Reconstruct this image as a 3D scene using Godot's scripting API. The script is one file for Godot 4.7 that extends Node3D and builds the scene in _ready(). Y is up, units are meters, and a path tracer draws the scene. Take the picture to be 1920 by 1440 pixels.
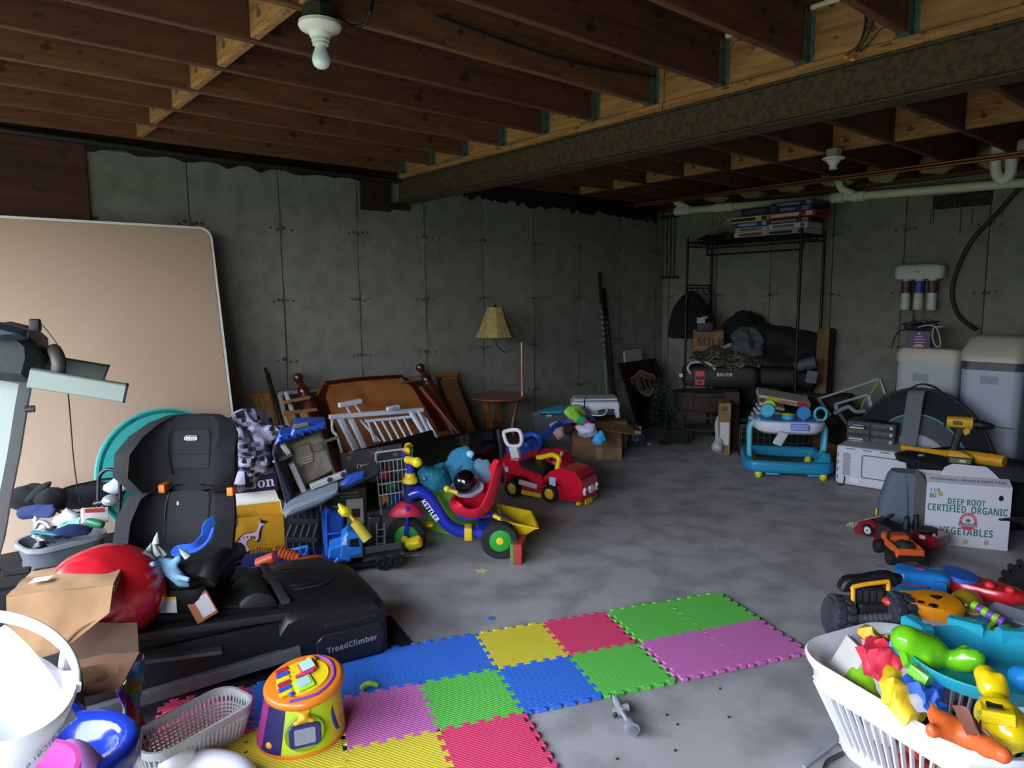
extends Node3D

func _ready() -> void:
	# camera
	var cam := Camera3D.new()
	cam.name = "camera"
	add_child(cam)
	cam.position = Vector3(0,1.38,0)
	cam.rotation_order = EULER_ORDER_YXZ
	cam.rotation = Vector3(-0.1229,-0.7009,-0.0079)
	cam.fov = 58.07
	cam.near = 0.02
	cam.current = true
	# overcast daylight: it comes in through the open garage bay in the left wall
	var we := WorldEnvironment.new()
	we.name = "world"
	var e := Environment.new()
	var sky := Sky.new()
	var sm := ProceduralSkyMaterial.new()
	sm.sky_top_color = Color(0.86,0.91,1.0)
	sm.sky_horizon_color = Color(0.97,0.98,1.0)
	sm.sky_curve = 0.2
	sm.ground_bottom_color = Color(0.22,0.26,0.14)
	sm.ground_horizon_color = Color(0.30,0.36,0.2)
	sm.sun_angle_max = 1.0
	sm.sky_energy_multiplier = 1.0
	sky.sky_material = sm
	e.background_mode = Environment.BG_SKY
	e.sky = sky
	e.ambient_light_source = Environment.AMBIENT_SOURCE_DISABLED
	e.tonemap_mode = Environment.TONE_MAPPER_LINEAR
	e.tonemap_exposure = 16.0
	e.sdfgi_enabled = true
	e.ssao_enabled = true
	e.ssil_enabled = true
	we.environment = e
	add_child(we)
	textures()
	setting()
	build_all()

var mats := {}
var texs := {}
var shapes := {}
var used := {}

# ---------- nodes ----------
func numbered(n:String) -> String:
	var k:int = used.get(n,0)
	used[n] = k+1
	return n if k == 0 else "%s_%03d" % [n,k]
func tag(o:Node3D,label:String,cat:String,group := "") -> Node3D:
	o.set_meta("label",label)
	o.set_meta("category",cat)
	if group != "":o.set_meta("group",group)
	return o
# a thing: a Node3D at its base whose children are its parts
func T(called:String,label:String,cat:String,at := Vector3.ZERO,turn := 0.0,group := "") -> Node3D:
	var o := Node3D.new()
	o.name = numbered(called)
	add_child(o,true)
	o.position = at
	o.rotation.y = turn
	return tag(o,label,cat,group)
# a part
func P(par:Node3D,called:String,me:Mesh,ma:Material,at := Vector3.ZERO,rot := Vector3.ZERO) -> MeshInstance3D:
	var o := MeshInstance3D.new()
	o.name = called if par != self else numbered(called)
	o.mesh = me
	o.material_override = ma
	par.add_child(o,true)
	o.position = at
	o.rotation_degrees = rot
	return o
# a thing that is one mesh
func T1(called:String,label:String,cat:String,me:Mesh,ma:Material,at := Vector3.ZERO,rot := Vector3.ZERO,group := "") -> MeshInstance3D:
	return tag(P(self,called,me,ma,at,rot),label,cat,group) as MeshInstance3D
func S(called:String) -> Node3D:
	var o := Node3D.new()
	o.name = numbered(called)
	add_child(o,true)
	o.set_meta("kind","structure")
	return o
func dup(src:Node3D,called:String,label:String,at:Vector3,rot := Vector3.ZERO,group := "") -> Node3D:
	var o:Node3D = src.duplicate()
	o.name = numbered(called)
	add_child(o,true)
	o.position = at
	o.rotation_degrees = rot
	o.set_meta("label",label)
	if group != "":o.set_meta("group",group)
	return o
func tf(at := Vector3.ZERO,rot := Vector3.ZERO,sc := Vector3.ONE) -> Transform3D:
	return Transform3D(Basis.from_euler(rot*PI/180.0).scaled_local(sc),at)

# ---------- materials ----------
func noise(seed_:int,freq:float,oct := 4,kind := FastNoiseLite.TYPE_SIMPLEX_SMOOTH) -> FastNoiseLite:
	var n := FastNoiseLite.new()
	n.seed = seed_
	n.noise_type = kind
	n.frequency = freq
	n.fractal_octaves = oct
	return n
func ntex(key:String,seed_:int,freq:float,lo:float,hi:float,oct := 5,size := 512,kind := FastNoiseLite.TYPE_SIMPLEX_SMOOTH) -> Texture2D:
	if not texs.has(key):
		var t := NoiseTexture2D.new()
		t.width = size; t.height = size
		t.seamless = true
		t.noise = noise(seed_,freq,oct,kind)
		var g := Gradient.new()
		g.set_color(0,Color(lo,lo,lo)); g.set_color(1,Color(hi,hi,hi))
		t.color_ramp = g
		texs[key] = t
	return texs[key]
func imtex(key:String,w:int,h:int,f:Callable) -> Texture2D:
	if not texs.has(key):
		var im := Image.create(w,h,false,Image.FORMAT_RGB8)
		for y in h:
			for x in w:im.set_pixel(x,y,f.call(x,y))
		texs[key] = ImageTexture.create_from_image(im)
	return texs[key]
func M(hex:String,rough := 0.55,metal := 0.0,tex := "",sc := 1.0,bump := "",bs := 0.0,o := {}) -> StandardMaterial3D:
	var key := "%s %s %s %s %s %s %s %s" % [hex,rough,metal,tex,sc,bump,bs,o]
	if mats.has(key):return mats[key]
	var m := StandardMaterial3D.new()
	m.albedo_color = Color(hex)
	m.roughness = rough
	m.metallic = metal
	if tex != "" or bump != "":
		m.uv1_triplanar = true
		var s3:Vector3 = o.get("sc3",Vector3.ONE*sc)
		m.uv1_scale = s3
		if o.get("world",false):m.uv1_world_triplanar = true
	if tex != "":m.albedo_texture = texs[tex]
	if bump != "":
		m.heightmap_enabled = true
		m.heightmap_texture = texs[bump]
		m.heightmap_scale = bs
	if o.has("alpha"):
		m.transparency = BaseMaterial3D.TRANSPARENCY_ALPHA
		m.albedo_color.a = o.alpha
	if o.has("coat"):
		m.clearcoat_enabled = true; m.clearcoat = o.coat; m.clearcoat_roughness = 0.15
	if o.has("sheen"):
		m.rim_enabled = true; m.rim = o.sheen; m.rim_tint = 0.6
	if o.has("spec"):m.metallic_specular = o.spec
	if o.has("back"):
		m.backlight_enabled = true; m.backlight = Color(o.back)
	if o.has("vc"):m.vertex_color_use_as_albedo = true
	mats[key] = m
	return m
func pl(hex:String) -> StandardMaterial3D:return M(hex,0.38)           # glossy plastic
func cl(hex:String) -> StandardMaterial3D:return M(hex,0.95,0.0,"",6.0,"weave",0.08,{"sheen":0.15})  # cloth
func metal(hex:String,r := 0.35) -> StandardMaterial3D:return M(hex,r,0.9)

# ---------- meshes ----------
# normals averaged over faces that meet below the crease angle, weighted by area
func mk(v:PackedVector3Array,f:PackedInt32Array,crease := 50.0,col := PackedColorArray()) -> ArrayMesh:
	var nf := f.size()/3
	var fn := PackedVector3Array(); fn.resize(nf)
	var fu := PackedVector3Array(); fu.resize(nf)
	var at := []
	at.resize(v.size())
	for i in nf:
		var a := v[f[i*3]]
		var n := (v[f[i*3+2]] - a).cross(v[f[i*3+1]] - a)
		fn[i] = n
		fu[i] = n.normalized()
		for k in 3:
			var j := f[i*3+k]
			if at[j] == null:at[j] = PackedInt32Array()
			at[j].append(i)
	var vs := PackedVector3Array(); vs.resize(nf*3)
	var ns := PackedVector3Array(); ns.resize(nf*3)
	var cs := PackedColorArray()
	if col.size():cs.resize(nf*3)
	var c := cos(deg_to_rad(crease))
	for i in nf:
		for k in 3:
			var j := f[i*3+k]
			var s := Vector3.ZERO
			for q in at[j]:
				if fu[q].dot(fu[i]) >= c:s += fn[q]
			vs[i*3+k] = v[j]
			ns[i*3+k] = s.normalized() if s.length_squared() > 1e-20 else Vector3.UP
			if col.size():cs[i*3+k] = col[j]
	var arr := []
	arr.resize(Mesh.ARRAY_MAX)
	arr[Mesh.ARRAY_VERTEX] = vs
	arr[Mesh.ARRAY_NORMAL] = ns
	if col.size():arr[Mesh.ARRAY_COLOR] = cs
	var m := ArrayMesh.new()
	m.add_surface_from_arrays(Mesh.PRIMITIVE_TRIANGLES,arr)
	return m
func join(list:Array) -> ArrayMesh:  # list of [mesh,transform]
	var st := SurfaceTool.new()
	st.begin(Mesh.PRIMITIVE_TRIANGLES)
	for e in list:st.append_from(e[0],0,e[1] if e.size() > 1 else Transform3D.IDENTITY)
	return st.commit()
# rings of equal length, joined in order
func loft(rings:Array,cap0 := true,cap1 := true,crease := 50.0,closed := false) -> ArrayMesh:
	var v := PackedVector3Array()
	var f := PackedInt32Array()
	var n:int = rings[0].size()
	for r in rings:v.append_array(r)
	var nr := rings.size()
	for i in (nr if closed else nr - 1):
		var b := (i+1) % nr
		for j in n:
			var a0 := i*n+j
			var a1 := i*n+(j+1) % n
			var b0 := b*n+j
			var b1 := b*n+(j+1) % n
			f.append_array([a0,b0,a1,a1,b0,b1])
	if not closed:
		for e in 2:
			if (e == 0 and not cap0) or (e == 1 and not cap1):continue
			var o := 0 if e == 0 else (nr - 1)*n
			var c := Vector3.ZERO
			for j in n:c += v[o+j]
			v.append(c/n)
			for j in n:
				if e == 0:f.append_array([v.size() - 1,o+j,o+(j+1) % n])
				else:f.append_array([v.size() - 1,o+(j+1) % n,o+j])
	return mk(v,f,crease)
func rr(w:float,h:float,r:float,k := 4) -> PackedVector2Array:  # rounded rectangle
	var p := PackedVector2Array()
	r = minf(r,minf(w,h)/2 - 0.0001)
	for q in 4:
		var c := Vector2((w/2 - r)*(1 if q == 0 or q == 3 else -1),(h/2 - r)*(1 if q < 2 else -1))
		for i in k+1:
			var a := (q+float(i)/k)*PI/2
			p.append(c+Vector2(cos(a),sin(a))*r)
	return p
func el(w:float,h:float,n := 20) -> PackedVector2Array:
	var p := PackedVector2Array()
	for i in n:p.append(Vector2(cos(TAU*i/n)*w/2,sin(TAU*i/n)*h/2))
	return p
func r3(loop:PackedVector2Array,t := Transform3D.IDENTITY) -> PackedVector3Array:  # loop in xy
	var p := PackedVector3Array()
	for q in loop:p.append(t*Vector3(q.x,q.y,0))
	return p
func rh(loop:PackedVector2Array,y:float,off := Vector2.ZERO,s := 1.0) -> PackedVector3Array:  # loop laid flat at height y
	var p := PackedVector3Array()
	for q in loop:p.append(Vector3(q.x*s+off.x,y,q.y*s+off.y))
	return p
func bx(sx:float,sy:float,sz:float,b := 0.004) -> ArrayMesh:  # chamfered box,centred
	var key := "bx%.4f %.4f %.4f %.4f" % [sx,sy,sz,b]
	if shapes.has(key):return shapes[key]
	b = minf(b,minf(sx,minf(sy,sz))*0.45)
	var v := PackedVector3Array()
	var f := PackedInt32Array()
	var h := Vector3(sx,sy,sz)/2
	for x in 2:
		for y in 2:
			for z in 2:
				var s := Vector3(x*2 - 1,y*2 - 1,z*2 - 1)
				for a in 3:
					var q := (h - Vector3.ONE*b)*s
					q[a] = h[a]*s[a]
					v.append(q)
	var id := func(x,y,z,a):return (x*4+y*2+z)*3+a
	for a in 3:
		for s in 2:
			var c := []
			for k in [[0,0],[1,0],[1,1],[0,1]]:
				var q := [0,0,0]
				q[a] = s; q[(a+1) % 3] = k[0]; q[(a+2) % 3] = k[1]
				c.append(id.call(q[0],q[1],q[2],a))
			if s == 1:f.append_array([c[0],c[2],c[1],c[0],c[3],c[2]])
			else:f.append_array([c[0],c[1],c[2],c[0],c[2],c[3]])
	for a in 3:  # edges along a
		var p := (a+1) % 3
		var r := (a+2) % 3
		for i in 2:
			for j in 2:
				var q0 := [0,0,0]
				q0[p] = i; q0[r] = j
				var q1 := q0.duplicate()
				q1[a] = 1
				var c := [id.call(q0[0],q0[1],q0[2],p),id.call(q1[0],q1[1],q1[2],p),id.call(q1[0],q1[1],q1[2],r),id.call(q0[0],q0[1],q0[2],r)]
				if (i+j) % 2 == 0:f.append_array([c[0],c[1],c[2],c[0],c[2],c[3]])
				else:f.append_array([c[0],c[2],c[1],c[0],c[3],c[2]])
	for x in 2:
		for y in 2:
			for z in 2:
				var c := [id.call(x,y,z,0),id.call(x,y,z,1),id.call(x,y,z,2)]
				if (x+y+z) % 2 == 1:f.append_array([c[0],c[2],c[1]])
				else:f.append_array([c[0],c[1],c[2]])
	shapes[key] = mk(v,f)
	return shapes[key]
func lathe(prof:Array,n := 24,crease := 40.0,arc := TAU) -> ArrayMesh:  # profile of Vector2(radius,y)
	var key := "la%s %d %s" % [prof,n,crease]
	if shapes.has(key):return shapes[key]
	var rings := []
	for q in prof:
		var p := PackedVector3Array()
		for i in n:
			var a := -arc*i/n
			p.append(Vector3(cos(a)*maxf(q.x,0.0001),q.y,sin(a)*maxf(q.x,0.0001)))
		rings.append(p)
	shapes[key] = loft(rings,true,true,crease)
	return shapes[key]
func cyl(r:float,h:float,n := 20,b := 0.002,r2 := -1.0) -> ArrayMesh:  # centred,along y
	if r2 < 0:r2 = r
	return lathe([Vector2(r - b,-h/2),Vector2(r,-h/2+b),Vector2(r2,h/2 - b),Vector2(r2 - b,h/2)],n)
func ball(rx:float,ry:float,rz:float,n := 18,amp := 0.0,fr := 1.0,sd := 1) -> ArrayMesh:
	var rings := []
	var m := n/2
	var no := noise(sd,fr,3)
	for i in range(0,m+1):
		var t := clampf(PI*i/m,0.02,PI - 0.02)
		var p := PackedVector3Array()
		for j in n:
			var a := -TAU*j/n
			var d := Vector3(cos(a)*sin(t),-cos(t),sin(a)*sin(t))
			var q := Vector3(d.x*rx,d.y*ry,d.z*rz)
			if amp > 0:q += d*no.get_noise_3dv(q)*amp
			p.append(q)
		rings.append(p)
	return loft(rings,true,true,80)
func sp(pts:Array,sub := 6,closed := false) -> PackedVector3Array:  # Catmull-Rom through the points
	var o := PackedVector3Array()
	var n := pts.size()
	for i in (n if closed else n - 1):
		var a:Vector3 = pts[(i - 1+n) % n] if closed or i > 0 else pts[0]
		var b:Vector3 = pts[i]
		var c:Vector3 = pts[(i+1) % n]
		var d:Vector3 = pts[(i+2) % n] if closed or i+2 < n else pts[n - 1]
		for k in sub:o.append(b.cubic_interpolate(c,a,d,float(k)/sub))
	if not closed:o.append(pts[n - 1])
	return o
func sp2(pts:Array,sub := 5,closed := true) -> PackedVector2Array:
	var q := []
	for p in pts:q.append(Vector3(p.x,p.y,0))
	var o := PackedVector2Array()
	for p in sp(q,sub,closed):o.append(Vector2(p.x,p.y))
	return o
# swept tube; r a number or one per point; sec an optional section loop
func tube(pts:PackedVector3Array,r,n := 8,closed := false,sec := PackedVector2Array(),upv := Vector3.UP,caps := true) -> ArrayMesh:
	var rings := []
	var k := pts.size()
	var u := Vector3.ZERO
	for i in k:
		var d:Vector3
		if closed:d = pts[(i+1) % k] - pts[(i - 1+k) % k]
		else:d = pts[mini(i+1,k - 1)] - pts[maxi(i - 1,0)]
		d = d.normalized()
		if u == Vector3.ZERO:
			u = upv if absf(d.dot(upv)) < 0.95 else (Vector3.RIGHT if absf(d.x) < 0.9 else Vector3.BACK)
		u = (u - d*u.dot(d)).normalized()
		var w := d.cross(u)
		var p := PackedVector3Array()
		var rad:float = r[i] if r is Array or r is PackedFloat32Array else r
		if sec.size():
			for q in sec:p.append(pts[i]+(u*q.y+w*q.x)*rad)
		else:
			for j in n:p.append(pts[i]+(u*cos(TAU*j/n)+w*sin(TAU*j/n))*rad)
		rings.append(p)
	return loft(rings,caps,caps,60,closed)
func rod(a:Vector3,b:Vector3,r:float,n := 8) -> ArrayMesh:
	return tube(PackedVector3Array([a,b]),r,n)
func bar(a:Vector3,b:Vector3,w:float,h:float,upv := Vector3.UP) -> ArrayMesh:  # rectangular bar
	return tube(PackedVector3Array([a,b]),1.0,4,false,rr(w,h,minf(w,h)*0.12,1),upv)
# polygon extruded along z (centred), edges bevelled
func ext(poly:PackedVector2Array,d:float,b := 0.003) -> ArrayMesh:
	var p := poly.duplicate()
	if Geometry2D.is_polygon_clockwise(p):p.reverse()
	var n := p.size()
	var ins := PackedVector2Array()
	for i in n:
		var e0 := (p[i] - p[(i - 1+n) % n]).normalized()
		var e1 := (p[(i+1) % n] - p[i]).normalized()
		var m := Vector2(-e0.y,e0.x)+Vector2(-e1.y,e1.x)
		m = m.normalized()/maxf(0.5,m.length()/2) if m.length() > 0.01 else Vector2.ZERO
		ins.append(p[i]+m*b)
	var rings := [ins,p,p,ins]
	var zs := [-d/2,-d/2+b,d/2 - b,d/2]
	if b <= 0:rings = [p,p]; zs = [-d/2,d/2]
	var v := PackedVector3Array()
	var f := PackedInt32Array()
	var nr := rings.size()
	for i in nr:
		for q in rings[i]:v.append(Vector3(q.x,q.y,zs[i]))
	for i in nr - 1:
		for j in n:
			var a := i*n+j
			var c := i*n+(j+1) % n
			f.append_array([a,a+n,c,c,a+n,c+n])
	var tri := Geometry2D.triangulate_polygon(p)
	var o := (nr - 1)*n
	for i in tri.size()/3:
		var t := [tri[i*3],tri[i*3+1],tri[i*3+2]]
		if (p[t[1]] - p[t[0]]).cross(p[t[2]] - p[t[0]]) < 0:t = [t[0],t[2],t[1]]
		f.append_array([t[0],t[1],t[2],o+t[0],o+t[2],o+t[1]])
	return mk(v,f,40)
# a ring-shaped plate between two loops of equal length, thickness d along z
func ringp(outer:PackedVector2Array,inner:PackedVector2Array,d:float) -> ArrayMesh:
	var rings := []
	for e in [[outer,-d/2],[outer,d/2],[inner,d/2],[inner,-d/2]]:
		rings.append(r3(e[0],tf(Vector3(0,0,e[1]))))
	return loft(rings,false,false,40,true)
# capsule bodies joined with a smooth minimum and meshed as surface nets; bone: [a, b, ra, rb]
func body(bones:Array,cell := 0.01,k := 0.02,amp := 0.0,fr := 10.0) -> ArrayMesh:
	var lo := Vector3.ONE*1e9
	var hi := -lo
	for b in bones:
		var r:float = maxf(b[2],b[3])+k+amp+cell*2
		for e in 2:
			lo = lo.min(b[e] - Vector3.ONE*r)
			hi = hi.max(b[e]+Vector3.ONE*r)
	var nx := int((hi.x - lo.x)/cell)+2
	var ny := int((hi.y - lo.y)/cell)+2
	var nz := int((hi.z - lo.z)/cell)+2
	var big := 10.0
	var fld := PackedFloat32Array(); fld.resize(nx*ny*nz); fld.fill(big)
	for b in bones:
		var a:Vector3 = b[0]
		var d:Vector3 = b[1] - a
		var l2 := maxf(d.length_squared(),1e-9)
		var ra:float = b[2]
		var rb:float = b[3]
		var m := maxf(ra,rb)+k*1.5+amp+cell*2
		var i0 := ((a.min(b[1]) - Vector3.ONE*m - lo)/cell).floor().max(Vector3.ZERO)
		var i1 := ((a.max(b[1])+Vector3.ONE*m - lo)/cell).ceil().min(Vector3(nx - 1,ny - 1,nz - 1))
		for x in range(int(i0.x),int(i1.x)+1):
			for y in range(int(i0.y),int(i1.y)+1):
				for z in range(int(i0.z),int(i1.z)+1):
					var p := lo+Vector3(x,y,z)*cell
					var t := clampf((p - a).dot(d)/l2,0.0,1.0)
					var s := p.distance_to(a+d*t) - lerpf(ra,rb,t)
					var q := (x*ny+y)*nz+z
					var o := fld[q]
					var h := maxf(k - absf(o - s),0.0)/k
					fld[q] = minf(o,s) - h*h*k*0.25
	if amp > 0:
		var no := noise(5,fr,2)
		for x in nx:
			for y in ny:
				for z in nz:
					var q := (x*ny+y)*nz+z
					if absf(fld[q]) < cell*3+amp:fld[q] += no.get_noise_3dv(lo+Vector3(x,y,z)*cell)*amp
	var vi := {}
	var v := PackedVector3Array()
	var f := PackedInt32Array()
	var sx := ny*nz
	for x in nx - 1:
		for y in ny - 1:
			for z in nz - 1:
				var q := (x*ny+y)*nz+z
				var f0 := fld[q]
				if absf(f0) > cell*2.5:continue
				var cnt := 0
				var sum := Vector3.ZERO
				var g := [f0,fld[q+1],fld[q+nz],fld[q+nz+1],fld[q+sx],fld[q+sx+1],fld[q+sx+nz],fld[q+sx+nz+1]]
				for e in [[0,1],[2,3],[4,5],[6,7],[0,2],[1,3],[4,6],[5,7],[0,4],[1,5],[2,6],[3,7]]:
					var u:float = g[e[0]]
					var w:float = g[e[1]]
					if (u < 0) != (w < 0):
						var t := u/(u - w)
						var c0 := Vector3(e[0] >> 2,(e[0] >> 1) & 1,e[0] & 1)
						var c1 := Vector3(e[1] >> 2,(e[1] >> 1) & 1,e[1] & 1)
						sum += c0.lerp(c1,t)
						cnt += 1
				if cnt == 0:continue
				vi[q] = v.size()
				v.append(lo+(Vector3(x,y,z)+sum/cnt)*cell)
	for q in vi:
		for e in [[1,nz,sx],[nz,sx,1],[sx,1,nz]]:  # edge direction,the two others
			var n1:int = q+e[0]
			if n1 >= fld.size() or (fld[q] < 0) == (fld[n1] < 0):continue
			var a:int = q
			var b:int = q - e[1]
			var c:int = q - e[1] - e[2]
			var d:int = q - e[2]
			if not (vi.has(b) and vi.has(c) and vi.has(d)):continue
			var ia:int = vi[a]
			var ib:int = vi[b]
			var ic:int = vi[c]
			var idd:int = vi[d]
			if fld[q] < 0:f.append_array([ia,ic,ib,ia,idd,ic])
			else:f.append_array([ia,ib,ic,ia,ic,idd])
	return mk(v,f,80)
# a draped sheet: grid of points from a function of (u, v) in 0..1, given a thickness
func sheet(nu:int,nv:int,th:float,fn:Callable) -> ArrayMesh:
	var v := PackedVector3Array()
	var f := PackedInt32Array()
	for s in 2:
		for i in nu+1:
			for j in nv+1:
				var p:Vector3 = fn.call(float(i)/nu,float(j)/nv)
				v.append(p)
	var w := nv+1
	var o := (nu+1)*w
	for i in nu+1:
		for j in nv+1:
			var q := i*w+j
			var du := v[mini(i+1,nu)*w+j] - v[maxi(i - 1,0)*w+j]
			var dv := v[i*w+mini(j+1,nv)] - v[i*w+maxi(j - 1,0)]
			v[o+q] = v[q] - du.cross(dv).normalized()*th
	for i in nu:
		for j in nv:
			var a := i*w+j
			f.append_array([a,a+1,a+w,a+w,a+1,a+w+1])
			f.append_array([o+a,o+a+w,o+a+1,o+a+w,o+a+w+1,o+a+1])
	for i in nu:
		var a := i*w
		f.append_array([a,a+w,o+a,o+a,a+w,o+a+w])
		a = i*w+nv
		f.append_array([a,o+a,a+w,o+a,o+a+w,a+w])
	for j in nv:
		var a := j
		f.append_array([a,o+a,a+1,o+a,o+a+1,a+1])
		a = nu*w+j
		f.append_array([a,a+1,o+a,o+a,a+1,o+a+1])
	return mk(v,f,70)
func txt(par:Node3D,s:String,h:float,ma:Material,at:Vector3,rot := Vector3.ZERO,bold := true,font := "Droid Sans",wide := 1.0) -> MeshInstance3D:
	var t := TextMesh.new()
	var f := SystemFont.new()
	f.font_names = PackedStringArray([font])
	f.font_weight = 700 if bold else 400
	t.font = f
	t.text = s
	t.font_size = 64
	t.pixel_size = h/46.0
	t.depth = 0.0012
	t.curve_step = 2.0
	var o := P(par,"lettering",t,ma,at,rot)
	o.scale.x = wide
	return o

func textures() -> void:
	ntex("conc",3,0.012,0.86,1.1,6,1024)
	ntex("floor",19,0.011,0.78,1.12,7,1024)
	ntex("concf",9,0.02,0.35,1.3,6,512)
	ntex("rough",5,0.03,0.0,1.0,4,256)
	ntex("grit",8,0.09,0.0,1.0,3,512)
	ntex("card",21,0.01,0.8,1.12,4,256)
	ntex("rust",12,0.02,0.6,1.3,6,512)
	ntex("soft",14,0.008,0.7,1.2,3,256)
	var nw := noise(31,0.02,4)
	var nk := noise(77,0.011,2)
	var wood := func(u:float,v:float):
		var g := nw.get_noise_2d(u*0.16,v*2.2+6.0*nk.get_noise_2d(u*0.6,v*0.6))*0.5+0.5
		var k := nk.get_noise_2d(u*1.3+500.0,v*2.4)
		var c := 0.62+0.5*g - (0.35*clampf((k - 0.5)*6.0,0.0,1.0))
		return Color(c,c,c)
	imtex("wood",384,384,func(x:int,y:int):return wood.call(x,y))
	imtex("woodv",384,384,func(x:int,y:int):return wood.call(y,x))
	imtex("weave",64,64,func(x:int,y:int):
		var c := 0.5+0.25*sin(x*TAU/8.0)*(1.0 if (y/8) % 2 == 0 else -1.0)+0.25*sin(y*TAU/8.0)
		return Color(c,c,c))
	imtex("ribs",64,64,func(x:int,y:int):
		var c := 0.5+0.5*sin((x+y)*TAU/8.0)
		return Color(c,c,c))
	imtex("camo",96,96,func(x:int,y:int):
		var a := fposmod(sin((x/6)*12.9+(y/6)*78.2)*437.5,1.0)
		var b := nk.get_noise_2d((x/6)*34.0,(y/6)*34.0)*1.1+a*0.35
		var c := 0.03 if b < 0.08 else (0.3 if b < 0.17 else (0.5 if b < 0.24 else 0.95))
		return Color(c*0.98,c*0.97,c*1.06))
	var nt := noise(41,0.018,2)
	imtex("tiedye",128,128,func(x:int,y:int):
		var h := (x*0.8+y*0.4)/128.0*2.0+0.5*nt.get_noise_2d(x,y)
		return Color.from_hsv(fposmod(h,1.0),0.85,0.8))
	imtex("speck",64,64,func(x:int,y:int):
		var c := 0.9 if (x % 16 < 3 and (y+(x/16 % 2)*8) % 16 < 3) else 0.03
		return Color(c,c,c))
	imtex("zebra",192,192,func(x:int,y:int):
		var g := sin(nk.get_noise_2d(x*0.9,y*0.9)*22.0)
		return Color(0.62,0.6,0.5) if g > 0.35 else (Color(0.16,0.09,0.07) if g > 0.1 else Color(0.03,0.03,0.03)))

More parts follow.
